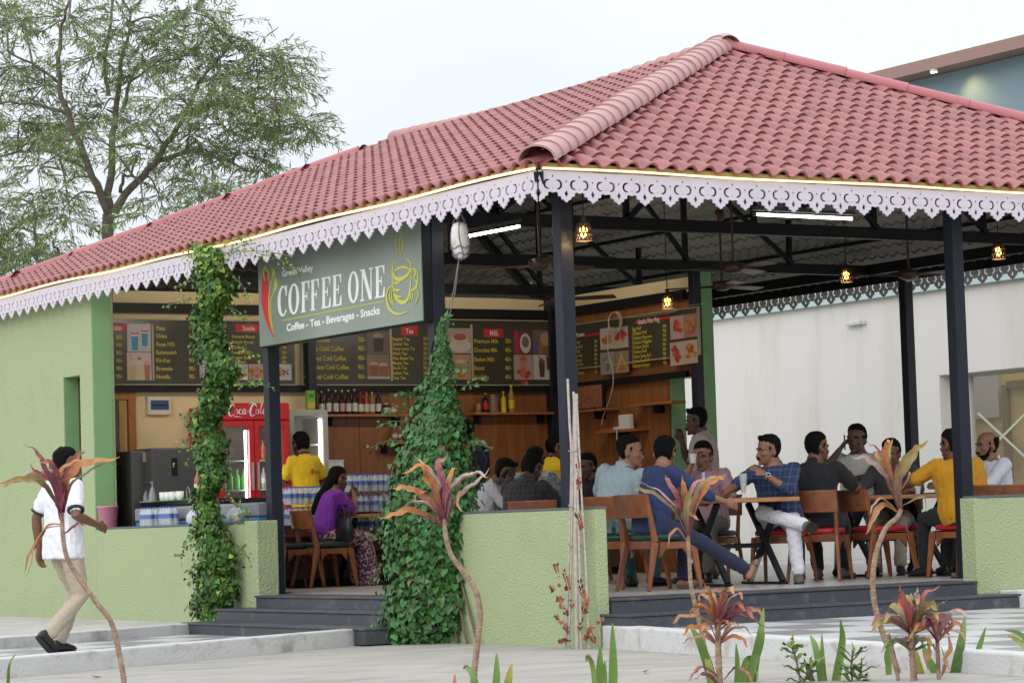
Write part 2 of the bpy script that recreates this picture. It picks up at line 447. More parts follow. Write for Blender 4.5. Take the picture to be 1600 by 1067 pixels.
# kitchen: back wall and side wall
YB = 10.15; XS = ony(478, 600, YB).x; XR = 6.2
part(MB().box(0.36, XS, YB, YB + 0.15, 0, 3.28), 'wall', CREAM)
ply = part(MB().box(XS + 0.002, XR, YB, YB + 0.15, 0, 3.28), 'wall', WOOD)
nP = 5
for i in range(nP):
    a = XS + 0.01 + (XR - XS - 0.05) * i / nP; b = XS + 0.01 + (XR - XS - 0.05) * (i + 1) / nP
    part(MB().box(a, b - 0.006, YB - 0.012, YB - 0.002, 0.02, 2.25), 'panel', WOOD, ply)
yE = onx(1094, 700, XR).y; yo1 = onx(1084, 700, XR).y; yo2 = onx(1051, 700, XR).y
zo = onx(1065, 590, XR).z
sw = part(MB().box(XR, XR + 0.16, yo2 + 0.001, YB + 0.15, 0, 3.28).box(XR, XR + 0.16, yE, yo1, 0, 3.28).box(XR, XR + 0.16, yo1, yo2, zo, 3.28), 'wall', WOOD)
for i in range(3):
    a = yo2 + 0.02 + (YB - yo2 - 0.06) * i / 3; b = yo2 + 0.02 + (YB - yo2 - 0.06) * (i + 1) / 3
    part(MB().box(XR - 0.012, XR - 0.002, a, b - 0.006, 0.02, 2.2), 'panel', WOOD, sw)
part(MB().box(XR - 0.004, XR + 0.166, yo2 - 0.012, yo2 - 0.0, 0, zo), 'jamb', STUC2, sw)
part(MB().box(XR + 0.165, XR + 0.20, yE - 0.03, yo1, 0, 3.3).box(XR + 0.165, XR + 0.20, yo2, 14, 0, 3.3).box(XR + 0.165, XR + 0.20, yo1, yo2, zo, 3.3), 'wall', STUC2)
part(MB().box(ony(1104, 700, yE - .12).x, ony(1121, 700, yE - .12).x, yE - 0.12, yE - 0.035, 0, 3.34), 'column', STUC2)
part(MB().bar((0.34, YB - 0.02, 3.20), (XR, YB - 0.02, 3.20), 0.03, 0.16), 'fascia_board', CREAM)
part(MB().bar((XR - 0.02, YB - 0.1, 3.20), (XR - 0.02, yE, 3.20), 0.03, 0.16), 'fascia_board', CREAM)
# steel posts and beams
def post(x, y, z0=0.0, z1=3.32, s=0.12, m=POSTM):
    return part(MB().box(x - s / 2, x + s / 2, y - s / 2, y + s / 2, z0, z1).box(x - s * 0.9, x + s * 0.9, y - s * 0.9, y + s * 0.9, z0, z0 + 0.012), 'post', m, bevel=0.006)
post(0.36, 0.88); post(0.36, 2.92); post(0.36, onx(427, 700, 0.36).y)
p = onx(170.5, 650, 0.26); post(0.26, p.y, s=0.105)
post(4.44, 0.86); post(8.54, 0.86); post(8.54, onx(1421, 600, 8.54).y, s=0.115); post(8.54, 10.2)
p = ony(1095, 700, yE - 0.062); post(p.x, yE - 0.062, s=0.11); post(XR - 0.08, YB - 0.09, s=0.11); post(XS - 0.02, YB - 0.16, s=0.10)
def beam(a, b, w=0.07, h=0.11, nm='beam'): return part(MB().bar(a, b, w, h), nm, BLACK)
EX0, EX1, EY0, EY1, EZ = -0.14, 9.04, 0.43, 14.2, 3.36
AX, AY, AZ, RY = 4.45, 4.20, 5.20, 10.6
def roofz(x, y):
    return EZ + min((x - EX0) * (AZ - EZ) / (AX - EX0), (EX1 - x) * (AZ - EZ) / (EX1 - AX), (y - EY0) * (AZ - EZ) / (AY - EY0), (EY1 - y) * (AZ - EZ) / (EY1 - RY))
for y, z in ((3.75, 3.375), (7.0, 3.375), (10.0, 3.37)):
    beam((0.36, y, z), (8.50, y, z), 0.075, 0.115)
    for x in (1.5, 2.95, 4.45, 5.95, 7.4):
        zr = roofz(x, y) - 0.09
        if zr - z > 0.15: beam((x, y + 0.001, z + 0.05), (x, y + 0.001, zr), 0.05, 0.05, 'strut')
    zr = roofz(4.45, y) - 0.1
    beam((1.5, y - 0.05, z + 0.05), (2.95, y - 0.05, roofz(2.95, y) - .1), 0.04, 0.05, 'brace'); beam((7.4, y - 0.05, z + 0.05), (5.95, y - 0.05, roofz(5.95, y) - .1), 0.04, 0.05, 'brace')
    beam((2.95, y - 0.05, z + 0.05), (4.45, y - 0.05, zr), 0.04, 0.05, 'brace'); beam((5.95, y - 0.05, z + 0.05), (4.45, y - 0.05, zr), 0.04, 0.05, 'brace')
beam((0.36, 0.9, 3.34), (0.36, 10.1, 3.34), 0.08, 0.08); beam((8.54, 0.9, 3.38), (8.54, 13.8, 3.38), 0.09, 0.12)
beam((0.36, 0.88, 3.36), (8.54, 0.88, 3.36), 0.07, 0.09)
for cx, cy, ax, ay in ((EX0, EY0, AX, AY), (EX1, EY0, AX, AY), (EX0, EY1, AX, RY), (EX1, EY1, AX, RY)):
    beam((cx, cy, EZ - 0.10), (ax, ay, AZ - 0.12), 0.07, 0.10, 'rafter')
beam((AX, AY, AZ - 0.12), (AX, RY, AZ - 0.12), 0.07, 0.1)
for k in range(1, 5):
    t = k / 5
    for fx in (0, 1):
        x = EX0 + (AX - EX0) * t if fx == 0 else EX1 - (EX1 - AX) * t
        y0 = EY0 + (AY - EY0) * t; y1 = EY1 - (EY1 - RY) * t; z = EZ + (AZ - EZ) * t - 0.075
        beam((x, y0, z), (x, y1, z), 0.04, 0.04, 'purlin')
    y = EY0 + (AY - EY0) * t
    beam((EX0 + (AX - EX0) * t, y, EZ + (AZ - EZ) * t - 0.075), (EX1 - (EX1 - AX) * t, y, EZ + (AZ - EZ) * t - 0.075), 0.04, 0.04, 'purlin')
# black cross rails above and below the menu boards
part(MB().box(0.36, XR - 0.02, YB - 0.10, YB - 0.04, ony(500, 490, YB - .1).z - .02, ony(500, 490, YB - .1).z + 0.085), 'rail', BLACK)
part(MB().box(0.36, XR - 0.02, YB - 0.10, YB - 0.04, ony(500, 612, YB - .1).z, ony(500, 602, YB - .1).z), 'rail', BLACK)
part(MB().box(XR - 0.09, XR - 0.04, yE + 0.1, YB - 0.15, ony(500, 490, YB - .1).z - .02, ony(500, 490, YB - .1).z + 0.085), 'rail', BLACK)
part(MB().box(XR - 0.09, XR - 0.04, yE + 0.1, YB - 0.15, ony(500, 612, YB - .1).z, ony(500, 602, YB - .1).z), 'rail', BLACK)

# ------------------------------------------------------------------ roof
PT, CT = 0.188, 0.225
roof = part(MB(), 'roof', TILES)
def prof(k=10):
    o = []
    for i in range(k + 1):
        u = i / k * PT
        hmp = 0 if u < 0.045 else 0.052 * sin(pi * (u - 0.045) / (PT - 0.045)) ** 0.8
        o.append((u, hmp))
    return o
def tile_mesh():
    b = MB(); P = prof(); L = CT + 0.035
    top = [(u - PT / 2, 0, h + 0.030) for u, h in P] + [(u - PT / 2, L, h + 0.006) for u, h in P]
    k = len(P); b.add(top, [(i, i + 1, k + i + 1, k + i) for i in range(k - 1)], 0, True)
    b.add([(u - PT / 2, 0, h + 0.030) for u, h in P] + [(u - PT / 2, 0.004, h + 0.012) for u, h in P], [(k + i, k + i + 1, i + 1, i) for i in range(k - 1)])
    b.add([(u - PT / 2, 0.004, h + 0.012) for u, h in P] + [(u - PT / 2, L, h - 0.008) for u, h in P], [(i, k + i, k + i + 1, i + 1) for i in range(k - 1)], 0, True)
    return b
TB = tile_mesh(); me_tile = TB.mesh('roof_tile', TILE)
tv = np.array(TB.v); faces_tile = TB.f
def face_frame(which):
    if which == 'B': U, S2, O, Wd, run, r0, r1 = V((1, 0, 0)), V((0, AY - EY0, AZ - EZ)), V((EX0, EY0, EZ)), EX1 - EX0, AY - EY0, (AX - EX0), (EX1 - AX)
    if which == 'A': U, S2, O, Wd, run, r0, r1 = V((0, -1, 0)), V((AX - EX0, 0, AZ - EZ)), V((EX0, EY1, EZ)), EY1 - EY0, AX - EX0, (EY1 - RY), (AY - EY0)
    if which == 'C': U, S2, O, Wd, run, r0, r1 = V((0, 1, 0)), V((-(EX1 - AX), 0, AZ - EZ)), V((EX1, EY0, EZ)), EY1 - EY0, EX1 - AX, (AY - EY0), (EY1 - RY)
    if which == 'D': U, S2, O, Wd, run, r0, r1 = V((-1, 0, 0)), V((0, -(EY1 - RY), AZ - EZ)), V((EX1, EY1, EZ)), EX1 - EX0, EY1 - RY, (EX1 - AX), (AX - EX0)
    L = S2.length; S = S2.normalized(); return U, S, U.cross(S), O, Wd, L, r0, r1
cand = []
for wh in 'BACD':
    U, S, Nn, O, Wd, L, r0, r1 = face_frame(wh)
    nc = int(round(Wd / PT)); nr = int(L / CT) + 1
    for j in range(nr):
        s = j * CT - 0.03; f = (s + CT * 0.5) / L
        for i in range(nc):
            u = (i + 0.5) * PT * (Wd / PT / nc)
            if u < r0 * f - 0.02 or u > Wd - r1 * f + 0.02 or f > 1.0: continue
            p = O + U * u + S * s + Nn * random.uniform(-0.002, 0.003)
            if wh == 'B': p += S * 0.006 * sin(i * 1.7)
            M4 = basis(p, U, S, Nn) @ Matrix.Rotation(random.uniform(-0.01, 0.01), 4, 'Z')
            x, y, z = pix(p)
            vis = (wh in 'AB') and -20 < x < 1620 and -20 < y < 1000
            area = 0
            if vis:
                a, b2 = pix(p + U * PT), pix(p + S * CT)
                area = abs((a[0] - x) * (b2[1] - y) - (a[1] - y) * (b2[0] - x))
            cand.append((area, M4))
cand.sort(key=lambda c: -c[0])
for a, M4 in cand[:298]: inst('roof_tile', me_tile, roof, M4)
rest = cand[298:]
Mx = np.array([np.array(c[1]) for c in rest])
vv = np.einsum('nij,kj->nki', Mx[:, :3, :3], tv) + Mx[:, None, :3, 3]
k = len(tv); ff = np.asarray(faces_tile)
idx = (ff[None] + (np.arange(len(rest)) * k)[:, None, None]).reshape(-1, 4)
me = bpy.data.meshes.new('roof_tiles_far'); me.from_pydata(vv.reshape(-1, 3).tolist(), [], idx.tolist()); me.materials.append(TILES)
me.polygons.foreach_set('use_smooth', np.tile(np.array(TB.sm), len(rest)))
at = me.attributes.new('rnd', 'FLOAT', 'FACE'); at.data.foreach_set('value', np.repeat(rng.random(len(rest)), len(ff)).astype(np.float32))
tag(inst('tile_courses', me, roof), kind='stuff')
# underside sheets
for wh in 'BACD':
    U, S, Nn, O, Wd, L, r0, r1 = face_frame(wh)
    bm = bmesh.new(); ncol = int(Wd / PT); nrow = int(L / CT) + 1; us = []
    for i in range(ncol): us += [i * PT + q * PT / 4 for q in range(4)]
    us.append(ncol * PT); hs = [0, 0.012, 0.045, 0.03]
    for j in range(nrow):
        s0, s1 = j * CT, min((j + 1) * CT, L)
        a = []
        for s, dz in ((s0, 0.022), (s1, 0.0)):
            a.append([bm.verts.new(O + U * u + S * s + Nn * (dz - 0.032 + hs[q % 4])) for q, u in enumerate(us)])
        for q in range(len(us) - 1):
            bm.faces.new((a[0][q], a[1][q], a[1][q + 1], a[0][q + 1]))
        if j:
            for q in range(len(us) - 1): bm.faces.new((prev[q], prev[q + 1], a[0][q + 1], a[0][q]))
        prev = a[1]
    for e0, e1 in ((O, O + U * r0 + S * L), (O + U * Wd, O + U * (Wd - r1) + S * L)):
        dd = (e1 - e0); nn = dd.cross(Nn)
        if nn.dot(O + U * Wd / 2 - e0) < 0: nn = -nn
        bmesh.ops.bisect_plane(bm, geom=bm.verts[:] + bm.edges[:] + bm.faces[:], plane_co=e0, plane_no=-nn, clear_outer=True)
    me = bpy.data.meshes.new('ceiling_sheet'); bm.to_mesh(me); bm.free(); me.materials.append(UNDER)
    inst('ceiling_sheet', me, roof)
# ridge caps
def cap_mesh(r, L, arc, th=0.012, m=RIDGE, flare=0.007, zs=0.8):
    b = MB(); n = 14; rows = [(0, r + flare), (0.014, r + flare), (0.02, r + 0.001), (L + 0.02, r - 0.008)]
    R = [[(x, rr * sin(a), (rr * cos(a) - r * 0.35) * zs) for a in [(-arc + 2 * arc * i / n) for i in range(n + 1)]] for x, rr in rows]
    for i in range(len(R) - 1):
        b.add(R[i] + R[i + 1], [(j, j + 1, n + 2 + j, n + 1 + j) for j in range(n)], 0, True)
    inn = [(0, rr2 * sin(a), (rr2 * cos(a) - r * 0.35) * zs) for rr2 in (r + flare, r - 0.012) for a in [(-arc + 2 * arc * i / n) for i in range(n + 1)]]
    b.add(inn, [(n + 1 + j, n + 2 + j, j + 1, j) for j in range(n)])
    return b.mesh('ridge_tile', m)
def cap_run(a, b, me, L, lift, name='ridge_tile', sag=0.0):
    a, b = V(a), V(b); X = (b - a).normalized(); Z = V((0, 0, 1)); Y = Z.cross(X).normalized(); Z = X.cross(Y); n = int((b - a).length / L)
    n = n - 1 if L > 0.5 else n
    for i in range(n + 1):
        t = i * L / (b - a).length; p = a.lerp(b, min(t, 1)) + Z * (lift - sag * sin(pi * t)) + Z * random.uniform(-0.004, 0.004)
        inst(name, me, roof, basis(p, X, Y, Z))
big = cap_mesh(0.158, 0.222, 1.62); pipe = cap_mesh(0.095, 0.62, 1.9, m=RIDGE2, flare=0.005)
cap_run((EX0 - 0.03, EY0 - 0.03, EZ + 0.0), (AX, AY, AZ), big, 0.222, 0.07)
RIDGE3 = mat('ridge_dusk', (0.40, 0.19, 0.18), 0.45, rnd=0.06)
cap_run((AX, RY + 0.1, AZ), (AX, AY, AZ), cap_mesh(0.14, 0.222, 1.62, m=RIDGE3), 0.222, 0.055, sag=0.075)
cap_run((EX1, EY0, EZ), (AX, AY - 0.02, AZ), pipe, 0.62, 0.085)
cap_run((EX0, EY1, EZ), (AX, RY, AZ), pipe, 0.62, 0.07)

# ------------------------------------------------------------------ lace boards
def lace_mesh(p, H=0.245):
    pts = [(-0.5, 0), (-0.5, 1.0), (-0.44, 0.95), (-0.38, 0.90), (-0.33, 0.905), (-0.31, 0.82), (-0.20, 0.80), (-0.19, 0.70), (-0.10, 0.665), (-0.05, 0.69), (0.0, 0.70)]
    outl = [(x * p, -y * H) for x, y in pts]; outl += [(-x, y) for x, y in outl[-2::-1]]
    def C(cx, sg):
        n = 12; o, i = [], []
        for k in range(n + 1):
            a = radians(62 + 232 * k / n); wd = 0.028 + 0.072 * sin(pi * k / n)
            o.append(((cx + sg * 0.165 * cos(a)), 0.435 - 0.165 * sin(a) * 0.98)); i.append(((cx + sg * (0.165 - wd) * cos(a)), 0.435 - (0.165 - wd) * sin(a) * 0.98))
        return [(x * p, -y * H) for x, y in o + i[::-1]]
    def dia(cx, cy, w, h): return [(cx * p - w * p, -cy * H), (cx * p, -(cy - h) * H), (cx * p + w * p, -cy * H), (cx * p, -(cy + h) * H)]
    def half(sg):     # half of the big diamond, cut into the side edge
        return None
    holes = [C(-0.2, 1), C(0.2, -1), dia(0, 0.17, 0.035, 0.05), dia(0, 0.555, 0.025, 0.028)]
    # side diamonds are notches in the outline
    nd = [(-0.5, 0.59), (-0.425, 0.72), (-0.5, 0.85)]; nt = [(-0.5, 0.335), (-0.465, 0.30), (-0.5, 0.42)]
    o2 = [(-0.5 * p, 0), (-0.5 * p, -0.30 * H), (-0.46 * p, -0.31 * H), (-0.5 * p, -0.40 * H), (-0.5 * p, -0.59 * H), (-0.425 * p, -0.72 * H), (-0.5 * p, -0.85 * H)] + outl[1:]
    k = len(pts); left = o2[:7] + [(x * p, -y * H) for x, y in pts[1:]]
    loop = left + [(-x, y) for x, y in left[-2::-1]]
    b = MB(); b.flat([loop] + holes, (0, 0, 0), (1, 0, 0), (0, 0, 1), 0.012)
    return b.mesh('lace_panel', LACE)
nB = 37; pB = (EX1 - EX0) / nB; nA = 56; pA = (EY1 - EY0) / nA
LZ = 3.30
mB, mA = lace_mesh(pB), lace_mesh(pA)
for i in range(nB): inst('lace_panel', mB, cafe, Matrix.Translation((EX0 + (i + 0.5) * pB, EY0, LZ + 0.022 + random.uniform(-.002, .002))))
for i in range(nA):
    y = EY0 + 0.02 + (i + 0.5) * pA
    inst('lace_panel', mA, cafe, Matrix.Translation((EX0, y, LZ + 0.02 + 0.008 * sin(y * 0.8))) @ Matrix.Rotation(-pi / 2, 4, 'Z'))
    if y < 12.6: inst('lace_panel', mA, cafe, Matrix.Translation((EX1, y, LZ + 0.05)) @ Matrix.Rotation(-pi / 2, 4, 'Z'))
GLOW = mat('eave_glow_ochre', (0.42, 0.30, 0.11), 0.8)  # added board behind the strip, ochre tint stands in for its gold glow
part(MB().box(EX0 + 0.03, EX1, EY0 - 0.004, EY0 + 0.014, LZ + 0.03, LZ + 0.085), 'eave_glow_board', GLOW)
part(MB().box(EX0 - 0.004, EX0 + 0.014, EY0 + 0.03, EY1, LZ + 0.042, LZ + 0.085), 'eave_glow_board', GLOW)
part(MB().box(EX0 + 0.016, EX1, EY0 + 0.016, EY0 + 0.04, LZ - 0.05, LZ + 0.05), 'eave_board', BLACK)
part(MB().box(EX0 + 0.016, EX0 + 0.04, EY0 + 0.05, EY1, LZ - 0.03, LZ + 0.06), 'eave_board', BLACK)
part(MB().box(EX1 - 0.04, EX1 - 0.016, EY0 + 0.05, EY1, LZ - 0.03, LZ + 0.10), 'eave_board', BLACK)
# light strips
pts = [(EX0 + 0.02 + x, EY0 - 0.035 + 0.004 * sin(x * 5), LZ + 0.036 + 0.006 * sin(x * 2.3)) for x in np.linspace(0, EX1 - EX0, 80)]
part(MB().tube(pts, 0.009, 6), 'light_strip', LED)
pts = [(EX0 - 0.035, EY0 + y, LZ + 0.035 + 0.008 * sin(y * 0.8) + 0.008 * sin(y * 2.1)) for y in np.linspace(0, EY1 - EY0, 120)]
part(MB().tube(pts, 0.011, 6), 'light_strip', LED)
# ================================================================== neighbouring buildings
TEAL = mat('teal_wall', (0.20, 0.285, 0.32), 0.8, wear=((0.17, 0.27, 0.30), 0.7, 0.45, 0.8))
MAUVE = mat('mauve_board', (0.30, 0.185, 0.165), 0.7)
hall = empty('neighbour_hall', (10.4, 8, 0), label='long white plastered hall behind the cafe with a glazed doorway', cat='hall')
XW = 13.3
yd1 = onx(1470, 650, XW).y; zd = onx(1470, 586, XW).z; yd0 = yd1 - 4.2
HM = Matrix.Translation((-10.4, -8, 0))
def hp(mb, name, mats, parent=None, bevel=0):
    o = mb.build(name, mats, parent or hall, bevel)
    if parent is None: o.matrix_local = HM
    return o
ztop = onx(1360, 468, XW).z
hp(MB().box(XW, XW + 0.3, yd1, 26, -0.4, ztop).box(XW, XW + 0.3, -5.5, yd0, -0.4, ztop).box(XW, XW + 0.3, yd0, yd1, zd, ztop), 'wall', WHITE)
hp(MB().box(XW + 0.3, 19, 25.7, 26, -0.4, ztop).box(XW + 0.301, 19, -5.5, -5.2, -0.4, ztop), 'wall', WHITE)
hp(MB().box(XW - 0.10, XW + 0.1, -5.5, 26, ztop + 0.002, ztop + 0.16), 'gutter', mat('pale_gutter', (0.42, 0.55, 0.55), 0.6))
hp(MB().box(XW + 1.75, 18.8, -2.4, 25.9, ztop + 0.01, ztop + 0.2).box(XW + .1, XW + 1.749, yd1 + 3, 25.9, ztop + 0.01, ztop + 0.2), 'roof_slab', CONC2)  # unseen roof, left open over the door room to brighten it with sky
dr = hp(MB().box(XW + 0.22, XW + 0.28, yd1 - 0.07, yd1, 0, zd).box(XW + 0.22, XW + 0.28, yd0, yd1, zd - 0.05, zd).box(XW + 0.2, XW + 0.27, yd1 - 0.40, yd1 - 0.30, 0, zd), 'door_frame', mat('alu_frame', (0.45, 0.44, 0.40), 0.4))
hp(MB().box(XW + 0.24, XW + 0.25, yd0, yd1 - 0.40, 0.02, zd - 0.05), 'door_glass', PANE)
c = onx(1567, 680, XW + 0.22); tp = MB()
a, b2 = onx(1528, 645, XW + .22), onx(1600, 712, XW + .22); tp.bar(a, a + (b2 - a) * 1.15, 0.034, 0.004, up=(1, 0, 0))
a, b2 = onx(1545, 703, XW + .217), onx(1600, 648, XW + .217); tp.bar(a, a + (b2 - a) * 1.2, 0.034, 0.004, up=(1, 0, 0))
hp(tp, 'tape_cross', mat('tape_white', (0.48, 0.52, 0.40), 0.6))
INN = mat('inner_tan', (0.66, 0.50, 0.24), 0.8, wear=((0.30, 0.2, 0.09), 1, 0.5, 0.8))
REFL = mat('reflection_pale', (0.55, 0.52, 0.47), 0.8)
yy = onx(1563, 600, XW + 1.6).y
hp(MB().box(XW + 1.6, XW + 1.7, yd0 - 2.5, yd1 + 3, -0.1, 3.3).box(XW + .302, XW + 1.6, yd1 + 2.9, yd1 + 3, -.1, 3.3).box(XW + .302, XW + 1.6, yd0 - 2.5, yd0 - 2.4, -.1, 3.3), 'inner_wall', INN)
hp(MB().box(XW + 1.55, XW + 1.597, yy, yd1 + 2.9, 1.9, 3.2), 'reflection_panel', REFL)  # pale panel stands in for the reflection in the door glass
hp(MB().box(XW + 1.54, XW + 1.596, yy - 1.5, yy - 0.9, 0, 2.3).box(XW + 1.52, XW + 1.595, yy - 0.2, yy - 0.1, 0, 2.35).box(XW + 1.52, XW + 1.595, yy - .9, yy - 0.2, 2.301, 2.4), 'inner_door', mat('door_umber', (0.24, 0.19, 0.10), 0.6))
p = onx(1334, 505, XW - 0.06)
lf = empty('wall_light', p, label='unlit white tubular light fitting on the white wall under the far lace', cat='wall light')
MB().bar((0, 0.16, 0), (0, -0.16, 0), 0.06, 0.06).build('body', KERB, lf, 0.01); MB().box(0.02, 0.06, -0.22, -0.16, -0.03, 0.02).build('bracket', KERB, lf)
# upper storey far behind
tall = empty('teal_building', (20, 10, 0), label='tall blue green building with a brown sloping fascia behind the red roof', cat='building')
XT = 22.0
def tp2(mb, name, mats): 
    o = mb.build(name, mats, tall); o.matrix_local = Matrix.Translation((-20, -10, 0)); return o
z1 = onx(1500, 99, XT - 0.5).z; z2 = onx(1500, 79, XT - 0.5).z
ye = onx(1372, 112, XT).y
tp2(MB().box(XT, XT + 10, -20, ye, -0.4, z1), 'wall', TEAL)
tp2(MB().box(XT - 0.5, XT + 10.2, -20, ye + 0.1, z1 + 0.01, z2), 'fascia', MAUVE)
q = onx(1459, 113, XT - 0.55)
fl = empty('flood_light', q, label='small lit floodlight shining down the blue green wall', cat='floodlight')
MB().box(-0.04, 0.04, -0.06, 0.06, 0.0, 0.05).build("body", KERB, fl)
MB().box(-0.035, 0.035, -0.055, 0.055, -0.012, -0.002).build('lens', mat('lamp_warm', (1, .9, .6), emit=(1, 0.85, 0.5), es=8), fl)
ld = bpy.data.lights.new('flood_lamp', 'SPOT'); ld.energy = 34; ld.color = (1, 0.72, 0.30); ld.spot_size = radians(100); ld.spot_blend = 1; ld.shadow_soft_size = 0.05
lo = bpy.data.objects.new('flood_lamp', ld); COL.objects.link(lo); lo.parent = fl; lo.location = (0.02, -0.35, -0.06); lo.rotation_euler = V((0.75, -0.25, -0.9)).to_track_quat('-Z', 'Y').to_euler()

# ================================================================== leaf templates
LEAF_T = [(0, 0, 0), (-0.5, 0.45, 0.02), (0, 1, -0.12), (0.5, 0.45, 0.02)]; LEAF_F = [(0, 3, 2, 1)]
HEART_T = [(0, 0.06, 0), (-0.42, -0.10, 0.05), (-0.52, 0.28, 0.10), (-0.22, 0.72, 0.03), (0, 1.0, -0.10), (0.22, 0.72, 0.03), (0.52, 0.28, 0.10), (0.42, -0.10, 0.05), (0, 0.45, -0.03)]
HEART_F = [(0, 1, 2, 8), (8, 2, 3, 4), (8, 4, 5, 6), (0, 8, 6, 7)]
BARK = mat('bark', (0.10, 0.085, 0.07), 0.9, col2=(0.17, 0.15, 0.12), vs=8, bump=0.6, bs=14)
TLEAF = mat('tree_leaf', (0.12, 0.195, 0.058), 0.55, attr='rnd', rnd=0.38)
TLEAF2 = mat('tree_leaf_pale', (0.185, 0.255, 0.09), 0.55, attr='rnd', rnd=0.35)
IVY = mat('ivy_leaf', (0.045, 0.135, 0.035), 0.42, attr='rnd', rnd=0.42, spec=0.4)
IVYO = mat('ivy_leaf_single', (0.05, 0.15, 0.04), 0.42, rnd=0.40, spec=0.4)
VINE = mat('vine_leaf', (0.055, 0.14, 0.028), 0.42, attr='rnd', rnd=0.42, spec=0.4)
VINEO = mat('vine_leaf_single', (0.065, 0.165, 0.03), 0.42, rnd=0.40, spec=0.4)
LIME = mat('vine_leaf_lime', (0.21, 0.32, 0.045), 0.45, attr='rnd', rnd=0.3)
STEM = mat('vine_stem', (0.14, 0.11, 0.07), 0.8, bump=0.4, bs=60)

# ================================================================== trees
def tree(name, label, D, trunk, limbs, clusters, nspr, seed, off=(0, 0), lsz=0.15):
    R = np.random.default_rng(seed); rd = random.Random(seed)
    b0 = atd(trunk[0][0], trunk[0][1], D); t = empty(name, (b0.x, b0.y, GZ), label=label, cat='tree', group='trees behind the cafe')
    inv = Matrix.Translation((-b0.x, -b0.y, -GZ))
    tr = [V((b0.x, b0.y, GZ))] + [atd(x, y, D) for x, y, r in trunk]
    rr = [trunk[0][2] * 1.5 * D / FPX] + [r * D / FPX for x, y, r in trunk]
    o = MB().tube(tr, rr, 10).build('trunk', BARK, t); o.matrix_local = inv
    node = []
    for L in limbs:
        dd = rd.uniform(-1.2, 1.2); k = len(L)
        P = [atd(x, y, D + dd * i / (k - 1)) for i, (x, y, r) in enumerate(L)]; P = spline(P, 4)
        r0, r1 = L[0][2] * .88 * D / FPX, L[-1][2] * .85 * D / FPX
        rr = [r0 + (r1 - r0) * i / (len(P) - 1) for i in range(len(P))]
        P = [P[0]] + [p + V((rd.uniform(-1, 1), rd.uniform(-1, 1), rd.uniform(-1, 1))) * 0.025 for p in P[1:]]
        o = MB().tube(P, rr, 7).build('limb', BARK, t); o.matrix_local = inv
        node += P[2:]
    tw = MB(); pos, dr, nr, sz = [], [], [], []
    NA = np.array([tuple(p) for p in node])
    for (cx, cy, rx, ry, w) in clusters:
        cD = D + rd.uniform(-1.6, 1.6); c = atd(cx, cy, cD); sc = D / FPX
        j = int(np.argmin(((NA - np.array(c)) ** 2).sum(1))); a = node[j]
        mid = a.lerp(c, 0.5) + V((0, 0, 0.10 + 0.1 * (a - c).length * rd.random()))
        tw.tube(spline([a, mid, c], 4), list(np.linspace(0.022, 0.008, 9)), 5)
        for q in range(int(nspr * w)):
            v = V((rd.gauss(0, .5), rd.gauss(0, .5), rd.gauss(0, .5)))
            if v.length > 1.15: v *= 1.15 / v.length
            e = c + CR * (v.x * rx * sc) - CD * (v.y * ry * sc) + _f * (v.z * rx * sc)
            s = c.lerp(e, 0.25) + V((0, 0, 0.05)); out = (e - s).normalized()
            Ls = rd.uniform(0.35, 0.75); hd = V((out.x, out.y, max(-0.2, out.z * 0.6) + 0.1)).normalized()
            e2 = e + hd * Ls * 0.8 - V((0, 0, Ls * 0.20))
            mid = e + hd * Ls * 0.4 - V((0, 0, 0.02))
            if q % 2 == 0: tw.tube([s, e, mid, e2], [0.008, 0.006, 0.004, 0.002], 4, cap=False)
            nl = rd.randint(16, 24)
            for i in range(nl):
                f = i / nl; p = e.lerp(mid, f * 2) if f < 0.5 else mid.lerp(e2, f * 2 - 1)
                dv = V((rd.gauss(0, .45), rd.gauss(0, .45), -0.42 + rd.gauss(0, .4))) + hd * 0.5
                pos.append(p); dr.append(dv); nr.append((rd.gauss(0, 1), rd.gauss(0, 1), rd.gauss(0, 1))); sz.append(lsz * rd.uniform(0.6, 1.25))
    o = tw.build('twigs', BARK, t); o.matrix_local = inv
    mi = (R.random(len(pos)) > 0.62).astype(int)
    o = leaf_cloud('crown', [TLEAF, TLEAF2], pos, dr, nr, sz, LEAF_T, LEAF_F, t, asp=0.13, mi=mi); o.matrix_local = inv; tag(o, kind='stuff')
    return t
trunk = [(168, 420, 9.5), (168, 372, 9.2), (170, 335, 10)]
limbs = [
 [(170, 335, 8), (150, 290, 6.5), (125, 225, 5.5), (97, 155, 4.5), (92, 90, 3.5), (100, 30, 2.5), (120, -20, 2)],
 [(168, 335, 8), (172, 270, 6.5), (180, 190, 5), (185, 130, 4), (195, 80, 3), (205, 20, 2)],
 [(178, 332, 8), (205, 295, 6.5), (240, 255, 5.5), (265, 220, 5), (290, 180, 4.5), (310, 130, 3.5), (340, 95, 2.5), (372, 60, 1.5)],
 [(240, 255, 5), (290, 238, 3.5), (340, 245, 2.5), (395, 270, 1.5)],
 [(170, 150, 4), (165, 100, 3.2), (170, 50, 2.5), (182, -20, 2)],
 [(140, 270, 3.5), (95, 242, 3), (40, 238, 2.5), (-20, 245, 2)],
 [(188, 300, 3.5), (195, 275, 3), (215, 280, 2)],
 [(190, 175, 4), (205, 130, 3), (235, 105, 2)],
 [(105, 180, 3.5), (60, 165, 2.8), (0, 160, 2)],
 [(290, 180, 3), (340, 165, 2.2), (400, 180, 1.6), (440, 210, 1.2)],
 [(92, 130, 3), (50, 100, 2.2), (10, 80, 1.6)],
 [(310, 130, 2.6), (380, 115, 1.8), (440, 110, 1.2)],
 [(395, 270, 1.4), (440, 215, 1.3), (490, 190, 0.9)],
]
